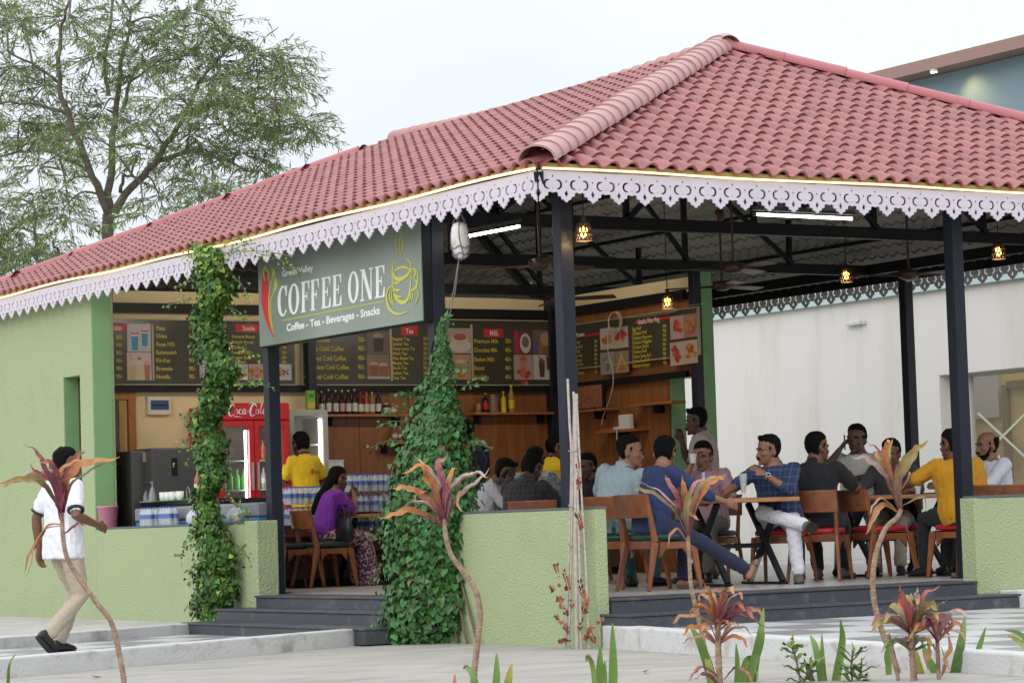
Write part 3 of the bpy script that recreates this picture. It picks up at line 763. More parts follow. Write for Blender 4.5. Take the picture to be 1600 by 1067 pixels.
cl = [(30, 40, 60, 40, 1.1), (110, 30, 55, 40, 1), (190, 40, 50, 40, 0.9), (265, 50, 55, 40, 1.1), (330, 45, 40, 30, 0.7), (20, 110, 50, 35, .9), (70, 140, 45, 35, .8),
      (150, 90, 50, 35, .9), (230, 100, 45, 35, .8), (290, 95, 45, 30, .8), (345, 100, 45, 30, .9), (400, 90, 45, 25, .9), (445, 100, 32, 22, .6), (440, 130, 35, 20, .6),
      (30, 195, 55, 30, .9), (110, 195, 55, 30, .8), (160, 175, 45, 30, .7), (60, 225, 60, 25, .9), (130, 215, 40, 25, .6), (255, 160, 50, 30, .7), (330, 165, 45, 28, .8), (390, 160, 45, 25, .9), (430, 165, 30, 20, .5),
      (360, 200, 50, 22, .8), (415, 205, 40, 22, .7), (300, 215, 40, 25, .6), (320, 245, 45, 22, .7), (375, 245, 45, 20, .7), (405, 270, 22, 14, .35), (60, 265, 50, 25, .7), (90, 300, 35, 22, .45), (220, 240, 35, 25, .4), (470, 195, 22, 20, .45), (490, 208, 18, 16, .35), (250, 310, 35, 30, .55), (310, 295, 40, 20, .6), (345, 300, 30, 20, .4), (225, 340, 28, 18, .35), (10, 20, 40, 30, .6), (300, 20, 40, 25, .5), (110, 345, 35, 22, .4), (95, 330, 30, 18, .35), (205, 200, 30, 20, .4), (340, 130, 40, 20, .5), (270, 260, 30, 20, .35), (-60, 120, 60, 60, 1), (-60, 220, 50, 40, .6), (120, -60, 120, 40, 1), (270, -40, 70, 30, .7)]
tree('feathery_tree', 'tall feathery tree with forked grey trunk rising behind the roof', 43.0, trunk, limbs, cl, 54, 3)
cl2 = [(0, 330, 50, 40, 1), (30, 360, 40, 35, 1), (10, 400, 60, 35, 1.1), (50, 400, 40, 25, .9), (80, 395, 30, 20, .6), (95, 415, 40, 20, .6), (25, 425, 60, 18, .9), (-40, 350, 60, 50, 1)]
tree('bushy_tree', 'lower bushy tree at the far roof end, dead stub beside it', 47.0, [(-30, 470, 10), (-28, 420, 9)], [[(-28, 420, 7), (0, 380, 5), (30, 345, 3)], [(-25, 420, 6), (40, 400, 4), (75, 385, 2)], [(60, 420, 3), (55, 340, 2), (48, 300, 1.4)], [(95, 400, 2.6), (84, 378, 2.4)]], cl2, 46, 5)

# ================================================================== climbers
def inside_pick(cands, n):
    cands.sort(key=lambda c: -c[0]); return cands[:n], cands[n:]
def climber(name, label, base, pos, dr, nr, sz, mis, mats, single, n_single=240, cat='climber'):
    t = empty(name, base, label=label, cat=cat)
    inv = Matrix.Translation(V(base) * -1); c = []
    for i in range(len(pos)):
        fc = abs(V(nr[i]).normalized().dot((CAM - V(pos[i])).normalized())); dist = (CAM - V(pos[i])).length
        c.append((fc * sz[i] ** 2 / dist - 1e9 * (mis[i] != 0) + (V(nr[i]).dot(CAM - V(pos[i])) > 0) * 1e-4 , i))
    c.sort(reverse=True); S = [i for a, i in c[:n_single]]; Rr = [i for a, i in c[n_single:]]
    g = MB(); g.add(HEART_T, HEART_F, 0, True); me = g.mesh('leaf', single)
    for i in S:
        d = V(dr[i]).normalized(); nn = V(nr[i]); nn = (nn - d * nn.dot(d)).normalized(); x = d.cross(nn)
        inst('leaf', me, t, basis(V(pos[i]) - V(base), x * sz[i], d * sz[i], nn * sz[i]))
    o = leaf_cloud('foliage', mats, [pos[i] for i in Rr], [dr[i] for i in Rr], [nr[i] for i in Rr], [sz[i] for i in Rr], HEART_T, HEART_F, t, mi=[mis[i] for i in Rr])
    o.matrix_local = inv; tag(o, kind='stuff'); return t, inv
rd = random.Random(5)
def prof_at(pr, z):
    for (z0, *a), (z1, *b) in zip(pr, pr[1:]):
        if z0 <= z <= z1:
            f = (z - z0) / (z1 - z0); return [p + (q - p) * f for p, q in zip(a, b)]
    return list(pr[-1][1:]) if z > pr[-1][0] else list(pr[0][1:])
# broad cone of ivy on the post beside the sign. profile from the photograph: image y, x-left, x-right
YC = 2.45; XC = -0.02
pr = [(505, 684, 692), (540, 676, 704), (580, 664, 716), (620, 648, 722), (660, 632, 733), (700, 622, 742), (740, 612, 748), (780, 606, 744), (820, 604, 738), (860, 606, 735), (900, 610, 738), (940, 608, 742), (975, 596, 742), (995, 578, 738), (1010, 562, 732)]
pos, dr, nr, sz, mis = [], [], [], [], []
Rlat = (M3 := None)
def ring_leaf(cx, yimg, xl, xr, ang, dep, xpl, outw, small=1.0, lime=0.0):
    """a leaf on the surface of a bush whose outline runs from xl to xr at image height yimg, centred on the plane x = xpl"""
    hw = (xr - xl) / 2 / FPX; c = onx((xl + xr) / 2, yimg, xpl); D = (c - CAM).dot(_f); r = hw * D
    h = CR.copy(); h.z = 0; h.normalize(); fw = V((-h.y, h.x, 0))
    k = outw
    o = h * cos(ang) + fw * sin(ang) * dep
    p = c + o * r * k
    nrm = (h * cos(ang) + fw * sin(ang)).normalized()
    return p, nrm
for i in range(5200):
    y = rd.uniform(0, 1) ** 0.72 * 505 + 503
    xl, xr = prof_at(pr, y); q_ = max(0, min(1, (820 - y) / 200)) * .10 * (xr - xl); xl += q_; xr -= q_ * 1.3
    a = rd.uniform(pi * 0.98, 2.02 * pi) if rd.random() < 0.8 else rd.uniform(0, 2 * pi)
    p, nn = ring_leaf(0, y, xl, xr, a, 0.75, -0.12 + 0.25 * max(0, (800 - y) / 300), 1 + rd.gauss(-0.05, 0.11) + (0.18 if rd.random() < 0.04 else 0))
    if p.z < GZ + 0.02: p.z = GZ + rd.uniform(0.02, 0.09)
    pos.append(p); nr.append(nn + V((rd.gauss(0, .32), rd.gauss(0, .32), 0.45 + rd.gauss(0, .3)))); dr.append(V((rd.gauss(0, .45), rd.gauss(0, .45), -0.8)) + nn * 0.25)
    sz.append(rd.uniform(0.026, 0.074) * (1 if y > 620 else 0.75)); mis.append(1 if rd.random() < 0.07 else (2 if rd.random() < 0.01 else 0))
spr = []   # loose sprays sticking out
for (x0, y0, x1, y1) in ((640, 660, 588, 668), (632, 690, 578, 700), (640, 640, 600, 645), (648, 625, 618, 615), (720, 610, 760, 590), (735, 690, 765, 700), (612, 800, 585, 812), (610, 840, 580, 838), (700, 590, 732, 570), (690, 520, 700, 490), (604, 880, 585, 900), (640, 630, 660, 600)):
    P = spline([onx(x0, y0, -0.1), onx((x0 + x1) / 2, (y0 + y1) / 2 - 6, -0.18), onx(x1, y1, -0.2)], 6); spr.append(P)
    for p in P[2:]:
        for q in range(1 + (rd.random() < .4)):
            pos.append(p + V((rd.gauss(0, .02), rd.gauss(0, .02), rd.gauss(0, .02)))); nr.append(V((-.5, -.8, .6)) + V((rd.gauss(0, .4), rd.gauss(0, .4), rd.gauss(0, .3)))); dr.append((rd.gauss(0, .6), rd.gauss(0, .6), -0.5)); sz.append(rd.uniform(.022, .042)); mis.append(1 if rd.random() < .3 else 0)
base = onx(662, 1003, -0.1); base.z = GZ
t, inv = climber('ivy_cone', 'broad cone of dark ivy climbing a post beside the entrance steps', base, pos, dr, nr, sz, mis, [IVY, VINE, mat('ivy_dead', (0.22, 0.13, 0.06), 0.7, attr='rnd', rnd=.3)], IVYO, 260)
b = MB()
for P in spr: b.tube(P, 0.004, 4)
for k in range(7):
    P = [onx(650 + 16 * k, 1004, -0.05), onx(660 + 8 * k, 850, 0.0), onx(672 + 4 * k, 700, 0.08), onx(686 + k, 520, 0.2)]
    b.tube(spline(P, 5), 0.012, 5)
o = b.build('stems', STEM, t); o.matrix_local = inv
# vine column over the counter wall
pv = [(383, 318, 352), (400, 305, 372), (440, 300, 378), (480, 304, 366), (520, 306, 366), (560, 312, 384), (590, 318, 380), (620, 312, 368), (660, 308, 362), (700, 305, 368), (740, 308, 364), (775, 308, 352), (800, 312, 352), (815, 305, 362), (850, 292, 376), (890, 292, 382), (930, 296, 388), (968, 308, 378)]
pos, dr, nr, sz, mis = [], [], [], [], []
for i in range(5600):
    y = rd.uniform(383, 966); xl, xr = prof_at(pv, y); hw_ = (xr - xl) * .11; xl += hw_; xr -= hw_ * 1.5
    w = 6 * sin(y * 0.045) + 5 * sin(y * .11 + 1) - (7 if y < 820 else 0); xl += w; xr += w * 0.6
    a = rd.uniform(0.95 * pi, 2.05 * pi) if rd.random() < 0.75 else rd.uniform(0, 2 * pi)
    p, nn = ring_leaf(0, y, xl, xr, a, 0.8, -0.22, 1 + rd.gauss(-0.16, 0.22))
    if p.x > -0.04 and p.z < 0.72: p.x = -0.04 - rd.random() * 0.05
    pos.append(p); nr.append(nn + V((rd.gauss(0, .4), rd.gauss(0, .4), 0.4 + rd.gauss(0, .35)))); dr.append(V((rd.gauss(0, .5), rd.gauss(0, .5), -0.75)) + nn * .2)
    sz.append(rd.uniform(0.030, 0.060)); lm = 0.42 if y < 430 else (0.2 if (y < 500 or 740 < y < 810) else 0.05); mis.append(1 if rd.random() < lm else 0)
spr = []
for (x0, y0, x1, y1) in ((310, 440, 272, 452), (312, 470, 262, 478), (320, 395, 285, 405), (350, 400, 400, 380), (362, 430, 392, 470), (340, 395, 380, 372), (355, 480, 385, 500), (360, 560, 395, 600), (312, 650, 282, 655), (308, 690, 275, 700), (318, 700, 290, 722), (352, 780, 385, 800), (355, 820, 388, 800), (300, 850, 282, 870), (370, 850, 392, 880), (320, 395, 300, 380), (400, 395, 470, 425), (350, 395, 455, 400), (360, 540, 400, 560), (366, 600, 425, 605)):
    P = spline([onx(x0, y0, -0.22), onx((x0 + x1) / 2, (y0 + y1) / 2 - 5, -0.28), onx(x1, y1, -0.26)], 6); spr.append(P)
    for p in P[1:]:
        for q in range(2):
            pos.append(p + V((rd.gauss(0, .03), rd.gauss(0, .03), rd.gauss(0, .03)))); nr.append(V((-.6, -.7, .6)) + V((rd.gauss(0, .4), rd.gauss(0, .4), rd.gauss(0, .3)))); dr.append((rd.gauss(0, .6), rd.gauss(0, .6), -0.6)); sz.append(rd.uniform(.016, .036)); mis.append(1 if rd.random() < .45 else 0)
base = onx(335, 966, -0.2); base.z = -0.275
t, inv = climber('climbing_vine', 'tall leafy vine column climbing past the counter up to the lace board', base, pos, dr, nr, sz, mis, [VINE, LIME], VINEO, 240)
b = MB()
for P in spr: b.tube(P, 0.0035, 4)
for k in range(6):
    P = [onx(308 + 12 * k, 968, -0.08), onx(318 + 6 * k, 860, -0.10), onx(318 + 4 * k, 700, -0.13), onx(322 + 3 * k, 540, -0.13), onx(326 + 4 * k, 400, -0.12)]
    b.tube(spline(P, 5), 0.009, 5)
o = b.build('stems', STEM, t); o.matrix_local = inv

# ================================================================== foreground plants
def strap(b, P, w, fold=0.25, m=0, up=None, twist=0, rag=False):
    """a strap leaf along points P with widths w (list), folded along its midrib"""
    k = len(P); Lr, Mr, Rr = [], [], []
    for i in range(k):
        w = list(w); w[i] *= rd.uniform(0.86, 1.12) if rag else 1
        t = (P[min(i + 1, k - 1)] - P[max(i - 1, 0)]).normalized(); s = t.cross(V(up) if up is not None else V((0, 0, 1)))
        if s.length < 0.15: s = CR.copy()
        s.normalize(); n = s.cross(t)
        a = twist * i / k; s, n = s * cos(a) + n * sin(a), n * cos(a) - s * sin(a)
        Lr.append(P[i] - s * w[i] / 2 + n * w[i] * fold); Mr.append(P[i]); Rr.append(P[i] + s * w[i] / 2 + n * w[i] * fold)
    vs = Lr + Mr + Rr
    return b.add(vs, [f for i in range(k - 1) for f in ((i, k + i, k + i + 1, i + 1), (k + i, 2 * k + i, 2 * k + i + 1, k + i + 1))], m, True)
def grad_mat(name, c0, c1, c2, blotch=None):
    """leaf colour running from base to tip (object space uses the leaf's own attribute)"""
    M = bpy.data.materials.new(name); M.use_nodes = True; t = M.node_tree; bs = t.nodes['Principled BSDF']; bs.inputs['Roughness'].default_value = 0.45
    a = t.nodes.new('ShaderNodeAttribute'); a.attribute_name = 'along'
    g = t.nodes.new('ShaderNodeNewGeometry'); n = t.nodes.new('ShaderNodeTexNoise'); n.inputs['Scale'].default_value = 34; n.inputs['Detail'].default_value = 6; t.links.new(g.outputs['Position'], n.inputs['Vector'])
    ad = t.nodes.new('ShaderNodeMath'); ad.operation = 'MULTIPLY_ADD'; ad.inputs[1].default_value = 1.3; ad.inputs[2].default_value = -0.65; t.links.new(n.outputs[0], ad.inputs[0])
    a2 = t.nodes.new('ShaderNodeMath'); a2.operation = 'ADD'; t.links.new(a.outputs['Fac'], a2.inputs[0]); t.links.new(ad.outputs[0], a2.inputs[1])
    r = t.nodes.new('ShaderNodeValToRGB'); e = r.color_ramp.elements; e[0].position = 0.05; e[0].color = (*c0, 1); e[1].position = 0.95; e[1].color = (*c2, 1)
    x = e.new(0.5); x.color = (*c1, 1)
    t.links.new(a2.outputs[0], r.inputs[0]); t.links.new(r.outputs[0], bs.inputs['Base Color']); return M
PUR = grad_mat('leaf_purple', (0.13, 0.022, 0.05), (0.19, 0.045, 0.065), (0.30, 0.11, 0.06))
ORA = grad_mat('leaf_orange', (0.20, 0.06, 0.06), (0.38, 0.15, 0.045), (0.46, 0.20, 0.06))
OLI = grad_mat('leaf_olive', (0.15, 0.06, 0.06), (0.19, 0.155, 0.055), (0.34, 0.21, 0.07))
PNK = grad_mat('leaf_pink', (0.16, 0.04, 0.07), (0.32, 0.09, 0.13), (0.42, 0.22, 0.20))
PALE = grad_mat('leaf_faded', (0.19, 0.08, 0.085), (0.33, 0.22, 0.20), (0.43, 0.30, 0.22))
DRY = grad_mat('leaf_dry', (0.28, 0.13, 0.05), (0.35, 0.18, 0.075), (0.30, 0.16, 0.08))
RED = grad_mat('leaf_red', (0.21, 0.035, 0.045), (0.30, 0.06, 0.055), (0.36, 0.13, 0.08))
GRN = grad_mat('leaf_green', (0.15, 0.22, 0.045), (0.115, 0.215, 0.04), (0.145, 0.25, 0.055))
GRN2 = grad_mat('leaf_green_yellow', (0.13, 0.22, 0.045), (0.18, 0.25, 0.045), (0.38, 0.29, 0.06))
DGR = grad_mat('leaf_deep_green', (0.05, 0.12, 0.03), (0.075, 0.16, 0.04), (0.16, 0.24, 0.05))
CANE = mat('cane', (0.22, 0.14, 0.095), 0.8, col2=(0.36, 0.26, 0.19), vs=30, bump=0.3, bs=60)
def leaf_obj(P, w, m, parent, base, fold=0.22, name='leaf', twist=0, up=None):
    P = [p + V((rd.gauss(0, .006), rd.gauss(0, .006), rd.gauss(0, .006))) if i else p for i, p in enumerate(P)]; Q = spline(P, 6); k = len(Q); Q = [q + V((0, 0, .008 * sin(i * 1.1 + len(Q)) * i / k)) for i, q in enumerate(Q)]; prof2 = [0.35 + 1.3 * (i / (k - 1)) if i / (k - 1) < 0.45 else max(0.04, 0.94 * (1 - ((i / (k - 1) - 0.45) / 0.55) ** 1.8)) for i in range(k)]
    b = MB(); strap(b, [p - base for p in Q], [w * 0.82 * q for q in prof2], fold + rd.uniform(-.05, .2), up=up, twist=twist * 1.5, rag=True)
    o = b.build(name, m, parent)
    at = o.data.attributes.new('along', 'FLOAT', 'POINT'); at.data.foreach_set('value', np.tile(np.linspace(0, 1, k), 3).astype(np.float32)); return o
def cordyline(label, D0, stem, sr, leaves, cat='cordyline', name='cordyline_plant', group=None, more=()):
    """stem: image points bottom to top; leaves: (material, width px, depth offset, image points from crown outwards)"""
    D = D0 - 2.75
    S = [atd(x, y, D) for x, y in stem]; base = V((S[0].x, S[0].y, GZ)); root = empty(name, base, label=label, cat=cat, group=group)
    P = spline([V((S[0].x, S[0].y, GZ - 0.02))] + S if S[0].z > GZ else S, 7); k = len(P)
    P = spline(P, 3); k = len(P)
    b = MB(); R0 = sr * D / FPX; rr = [R0 * (1.15 - 0.35 * i / k) * (1.0 + 0.16 * (i % 3 == 0) + rd.uniform(-.05, .05)) for i in range(k)]
    b.tube([p - base for p in P], rr, 8); b.build('stem', CANE, root)
    def ns(st, r2):
        b = MB(); P = spline([atd(x, y, D + 0.05) for x, y in st], 6); b.tube([p - base for p in P], r2 * D / FPX, 7); b.build('stem', CANE, root)
    for st, r2 in more: ns(st, r2)
    for m, w, dz, pts in leaves:
        n = len(pts); Q = [atd(x, y, D + dz * i / max(1, n - 1)) for i, (x, y) in enumerate(pts)]
        leaf_obj(Q, w * D / FPX, m, root, base, twist=rd.uniform(-0.7, 0.7), up=V((rd.uniform(-.3, .3), rd.uniform(-.3, .3), 1)) - _f * rd.uniform(0.4, 0.9))
    return root
G1 = 'tall bare stemmed cordylines in front of the cafe'
cordyline('tall cordyline with maroon and orange leaves in front of the walking man', 18.6, [(195, 1075), (190, 1040), (175, 975), (150, 940), (118, 895), (103, 865), (98, 830), (97, 800)], 4.2, [
 (PUR, 13, -.10, [(97, 805), (86, 765), (70, 725), (50, 705), (38, 694)]), (PUR, 17, .12, [(97, 800), (92, 770), (80, 745), (55, 745), (22, 757), (0, 762)]),
 (OLI, 16, -.15, [(96, 800), (80, 772), (60, 752), (30, 748), (-15, 758)]), (ORA, 24, -.1, [(98, 800), (104, 755), (120, 730), (150, 722), (188, 716)]),
 (OLI, 20, .1, [(98, 800), (112, 760), (140, 738), (165, 728), (185, 727)]), (ORA, 18, .0, [(97, 800), (96, 760), (100, 735), (118, 722), (138, 718)]), (PUR, 22, -.2, [(97, 802), (90, 765), (84, 740), (78, 725), (60, 722)]),
 (PUR, 15, .2, [(97, 800), (104, 765), (108, 735), (120, 710), (134, 706)]), (PUR, 26, -.05, [(97, 812), (93, 785), (95, 755), (100, 735)]), (DRY, 9, -.1, [(96, 820), (78, 822), (62, 840), (48, 870), (40, 896)]), (DRY, 7, -.14, [(94, 822), (70, 828), (58, 855), (52, 880), (38, 905)]), (PUR, 6, .1, [(98, 836), (108, 828), (122, 820), (135, 821)]), (PUR, 12, 0, [(97, 800), (85, 755), (62, 738), (46, 724)])], group=G1)
cordyline('tall cordyline with faded pink and orange leaves in front of the ivy cone', 18.4, [(738, 1080), (742, 1040), (748, 985), (750, 955), (742, 920), (718, 885), (704, 865), (696, 835), (694, 810)], 4.4, [
 (PNK, 18, -.05, [(694, 815), (692, 775), (688, 745), (688, 725), (698, 713)]), (ORA, 20, -.12, [(694, 812), (684, 775), (668, 745), (655, 733), (626, 740)]), (PALE, 18, .1, [(695, 812), (690, 770), (672, 735), (652, 722), (650, 716)]),
 (ORA, 22, -.2, [(693, 815), (675, 785), (650, 768), (632, 762), (612, 764)]), (PALE, 15, .15, [(692, 818), (670, 790), (645, 785), (625, 795)]), (ORA, 20, -.1, [(692, 822), (668, 808), (640, 800), (615, 805), (594, 813)]),
 (PALE, 22, -.1, [(695, 812), (705, 775), (722, 752), (745, 742), (764, 744)]), (PALE, 17, .1, [(696, 818), (710, 785), (730, 765), (748, 752), (764, 735)]), (PUR, 24, 0, [(694, 820), (692, 790), (696, 765), (702, 750)]), (ORA, 11, .2, [(695, 800), (700, 760), (705, 738), (714, 731)]), (DRY, 8, -.2, [(690, 800), (670, 772), (655, 775), (648, 785)]), (DRY, 7, -.1, [(700, 795), (716, 770), (718, 785), (725, 800)]), (PUR, 18, .1, [(694, 825), (690, 800), (680, 775), (672, 760)])], group=G1)
cordyline('tall cordyline with yellow and mauve leaves in front of the wooden chair', 18.8, [(1115, 1075), (1105, 1030), (1090, 960), (1080, 915), (1077, 870), (1075, 835)], 3.4, [
 (PALE, 13, -.1, [(1074, 838), (1060, 800), (1035, 770), (1010, 755), (978, 752)]), (OLI, 12, -.15, [(1074, 838), (1056, 805), (1025, 778), (1000, 765), (985, 768)]), (PUR, 14, .1, [(1074, 838), (1066, 795), (1055, 770), (1045, 752), (1040, 746)]), (ORA, 18, 0, [(1075, 835), (1070, 790), (1066, 760), (1064, 745)]),
 (OLI, 20, -.1, [(1076, 838), (1082, 795), (1095, 765), (1112, 752), (1138, 740)]), (ORA, 14, -.15, [(1076, 836), (1088, 790), (1104, 762), (1122, 748), (1136, 741)]), (PNK, 12, .1, [(1075, 830), (1078, 785), (1090, 758), (1115, 746)]), (DRY, 8, -.1, [(1077, 800), (1085, 808), (1095, 812)]), (DRY, 6, -.1, [(1072, 845), (1058, 825), (1048, 835), (1046, 860)]), (OLI, 16, 0, [(1075, 840), (1072, 810), (1074, 780), (1080, 760)]), (PUR, 15, -.05, [(1074, 842), (1064, 810), (1058, 780), (1050, 765)])], group=G1)
cordyline('tall crooked cordyline with olive and dry orange leaves before the red seated chair', 18.8, [(1412, 1080), (1400, 1040), (1378, 985), (1366, 940), (1364, 900), (1370, 860), (1384, 825), (1402, 808), (1408, 795)], 4.2, [
 (OLI, 24, -.1, [(1406, 795), (1402, 755), (1412, 725), (1430, 705), (1450, 688)]), (OLI, 20, .1, [(1406, 795), (1396, 755), (1392, 725), (1388, 700), (1395, 690)]), (PALE, 14, -.1, [(1405, 795), (1392, 760), (1372, 735), (1352, 715), (1330, 714)]), (ORA, 16, -.12, [(1405, 795), (1395, 752), (1382, 722), (1388, 695), (1393, 688)]), (ORA, 13, .1, [(1404, 795), (1388, 750), (1380, 725), (1370, 710), (1378, 706)]),
 (PUR, 5, 0, [(1402, 760), (1388, 720), (1368, 700), (1356, 690)]), (DRY, 14, -.12, [(1402, 800), (1385, 790), (1372, 795), (1362, 815), (1352, 835)]), (DRY, 13, -.1, [(1398, 795), (1378, 780), (1366, 790), (1360, 805)]), (OLI, 5, 0, [(1410, 790), (1425, 782), (1440, 778), (1446, 800)]), (DRY, 5, .1, [(1406, 770), (1416, 745), (1420, 735), (1418, 760)]), (PUR, 16, 0, [(1407, 798), (1402, 770), (1400, 745), (1398, 728)])], group=G1)
def rosette(cx, cy, r, n, mats, wpx, up=0.9):
    L = []
    for i in range(n):
        a = pi * (0.02 + 0.96 * (i + rd.uniform(-.3, .3)) / (n - 1)); l = r * rd.uniform(0.75, 1.1)
        dx, dy = cos(a), -sin(a)
        L.append((rd.choice(mats), wpx * rd.uniform(.8, 1.2), rd.uniform(-.25, .25), [(cx, cy + 8), (cx + dx * l * 0.4, cy + dy * l * 0.55 * up - 4), (cx + dx * l * 0.75, cy + dy * l * 0.8 * up - 2), (cx + dx * l, cy + dy * l * 0.75 * up + 10 * abs(dx))]))
    return L
cordyline('low cordyline with pink heart and drooping orange leaves by the kerb', 18.0, [(1128, 1110), (1124, 1060), (1122, 1000), (1122, 965)], 5, rosette(1122, 972, 68, 11, [ORA, PUR, OLI, ORA, DRY], 13) + rosette(1122, 1000, 60, 8, [ORA, DRY, PUR], 12, 0.6) + [
 (ORA, 16, -.1, [(1122, 975), (1112, 945), (1104, 925), (1100, 912)]), (PNK, 18, -.1, [(1122, 975), (1124, 950), (1128, 930), (1127, 917)]), (RED, 12, 0, [(1122, 980), (1108, 955), (1098, 945), (1090, 945)]), (DRY, 10, -.1, [(1124, 985), (1160, 955), (1185, 955), (1196, 968)]), (RED, 14, -.2, [(1128, 1062), (1105, 1045), (1085, 1050), (1075, 1062)]), (RED, 14, -.2, [(1132, 1062), (1150, 1045), (1165, 1050), (1180, 1066)]), (PNK, 14, -.25, [(1126, 1075), (1110, 1062), (1098, 1056), (1085, 1060)])], group='low bushy cordylines by the kerb')
cordyline('low cordyline clump with red tip and broad olive leaves by the checkered walkway', 18.0, [(1428, 1110), (1428, 1060), (1424, 1010), (1424, 975)], 5, rosette(1424, 985, 66, 12, [OLI, PUR, OLI, ORA, OLI], 17) + rosette(1464, 995, 50, 9, [PUR, ORA, DRY, ORA], 12) + rosette(1424, 1010, 45, 7, [DGR, OLI, PUR], 17, 0.3) + [
 (RED, 18, -.1, [(1424, 990), (1418, 955), (1410, 930), (1409, 914)]), (RED, 12, .1, [(1424, 985), (1436, 950), (1448, 928), (1468, 914)]), (PALE, 15, 0, [(1424, 985), (1430, 950), (1434, 930), (1433, 918)]), (PALE, 18, -.1, [(1466, 990), (1485, 962), (1500, 955), (1518, 962)]), (OLI, 18, -.15, [(1424, 990), (1450, 965), (1470, 945), (1485, 935)]), (DRY, 13, -.1, [(1450, 1000), (1452, 1020), (1446, 1035), (1452, 1050)]), (DRY, 13, -.1, [(1482, 995), (1486, 1015), (1480, 1035), (1490, 1050)]), (DRY, 11, .1, [(1470, 1010), (1474, 1035), (1470, 1060)])],
 group='low bushy cordylines by the kerb', more=(([(1468, 1110), (1466, 1040), (1464, 990)], 3.4), ([(1410, 1110), (1400, 1040), (1388, 990)], 3.2)))
def lily(label, D0, leaves):
    D = D0 - 2.3
    x0 = sum(l[2][0][0] for l in leaves) / len(leaves); b0 = atd(x0, 1090, D); base = V((b0.x, b0.y, GZ)); root = empty('lily_clump', base, label=label, cat='lily', group='strap leaved lilies by the kerb')
    for m, w, pts in leaves:
        n = len(pts); Q = [atd(x, y, D + rd.uniform(-.02, .02) * i) for i, (x, y) in enumerate(pts)]
        g0 = Q[0].copy(); g0.z = GZ - 0.02
        if Q[0].z > GZ: Q = [g0] + Q
        k = spline(Q, 5); kk = len(k); b = MB()
        strap(b, [p - base for p in k], [w * D / FPX * (1 - 0.85 * (i / (kk - 1)) ** 3) for i in range(kk)], 0.16, up=-_f)
        o = b.build('leaf', m, root); at = o.data.attributes.new('along', 'FLOAT', 'POINT'); at.data.foreach_set('value', np.tile(np.linspace(0, 1, kk), 3).astype(np.float32))
lily('pair of short upright lily blades at the kerb end before the pink cordyline', 17.6, [(GRN, 13, [(772, 1100), (776, 1060), (776, 1020)]), (GRN2, 14, [(790, 1100), (794, 1065), (800, 1036)]), (GRN, 10, [(748, 1100), (742, 1062), (730, 1042), (724, 1044)]), (RED, 7, [(708, 1100), (710, 1070), (711, 1052)])])
lily('clump of tall lily blades left of centre below the stick bundle', 17.6, [(GRN, 14, [(936, 1100), (937, 1050), (938, 1008)]), (GRN, 15, [(957, 1100), (958, 1040), (957, 973)]), (GRN, 11, [(945, 1100), (944, 1060), (945, 1032)]), (GRN2, 8, [(930, 1080), (926, 1040), (918, 1024), (916, 1034)])])
lily('lily clump with arching blades behind the low pink cordyline', 17.9, [(GRN, 15, [(1170, 1100), (1178, 1040), (1188, 990), (1193, 950)]), (GRN, 16, [(1160, 1100), (1172, 1050), (1186, 1010), (1194, 988)]), (GRN, 16, [(1120, 1100), (1108, 1045), (1092, 1000), (1078, 978)]), (GRN2, 14, [(1118, 1100), (1110, 1050), (1100, 1012)]), (GRN, 12, [(1165, 1110), (1160, 1060), (1168, 1030), (1180, 1034), (1184, 1062)]), (GRN, 9, [(1150, 1100), (1152, 1040), (1150, 1005)])])
lily('lily clump between the small leafy shrubs', 17.8, [(GRN, 14, [(1300, 1100), (1308, 1050), (1316, 1000), (1313, 968)]), (GRN, 11, [(1292, 1100), (1286, 1050), (1284, 990)]), (GRN, 13, [(1288, 1100), (1282, 1050), (1274, 1010), (1266, 992)]), (GRN, 10, [(1284, 1100), (1268, 1060), (1256, 1028)])])
lily('lily clump behind the red tipped cordyline', 18.2, [(DGR, 17, [(1480, 1110), (1492, 1050), (1502, 1000), (1508, 962)]), (GRN, 12, [(1496, 1110), (1514, 1060), (1530, 1010), (1540, 980)]), (GRN, 16, [(1470, 1110), (1466, 1060), (1450, 1030), (1440, 1000)]), (GRN2, 15, [(1450, 1110), (1440, 1060), (1430, 1010)]), (GRN, 10, [(1388, 1040), (1386, 1020), (1396, 1002), (1402, 992)])])
lily('half seen lily leaning in at the frame edge by the walkway', 18.0, [(GRN2, 11, [(1640, 1060), (1612, 1020), (1590, 1000), (1574, 992)]), (GRN, 11, [(1640, 1040), (1610, 1005), (1590, 988), (1570, 984)])])
lily('single thin dark lily blade in front of the pale kerb', 17.8, [(DGR, 6, [(14, 1100), (13, 1060), (16, 1035), (26, 1019)])])
def shrub(label, D0, stems):
    D = D0 - 2.3
    b0 = atd(stems[0][0][0], 1090, D); base = V((b0.x, b0.y, GZ)); root = empty('leafy_shrub', base, label=label, cat='shrub', group='small leafy shrubs')
    b = MB()
    for st in stems:
        P = spline([atd(x, y, D) for x, y in st], 6); b.tube([p - base for p in P], 0.006, 5)
        for i in range(2, len(P), 3):
            for s in (-1, 1):
                x = CR * s * rd.uniform(.5, 1) - CD * rd.uniform(.3, .9) + _f * rd.uniform(-.6, .6)
                leaf_obj([P[i], P[i] + x * 0.055, P[i] + x * 0.10 - V((0, 0, .01))], 0.065, DGR if rd.random() < .3 else GRN, root, base)
        leaf_obj([P[-1], P[-1] - CD * 0.04, P[-1] - CD * 0.08], 0.035, GRN2, root, base)
    b.build('stems', STEM, root)
shrub('small leafy shrub with yellow green tip left of the lily blades', 17.7, [[(1252, 1110), (1250, 1060), (1244, 1030), (1238, 1012)], [(1252, 1090), (1258, 1060), (1268, 1044)]])
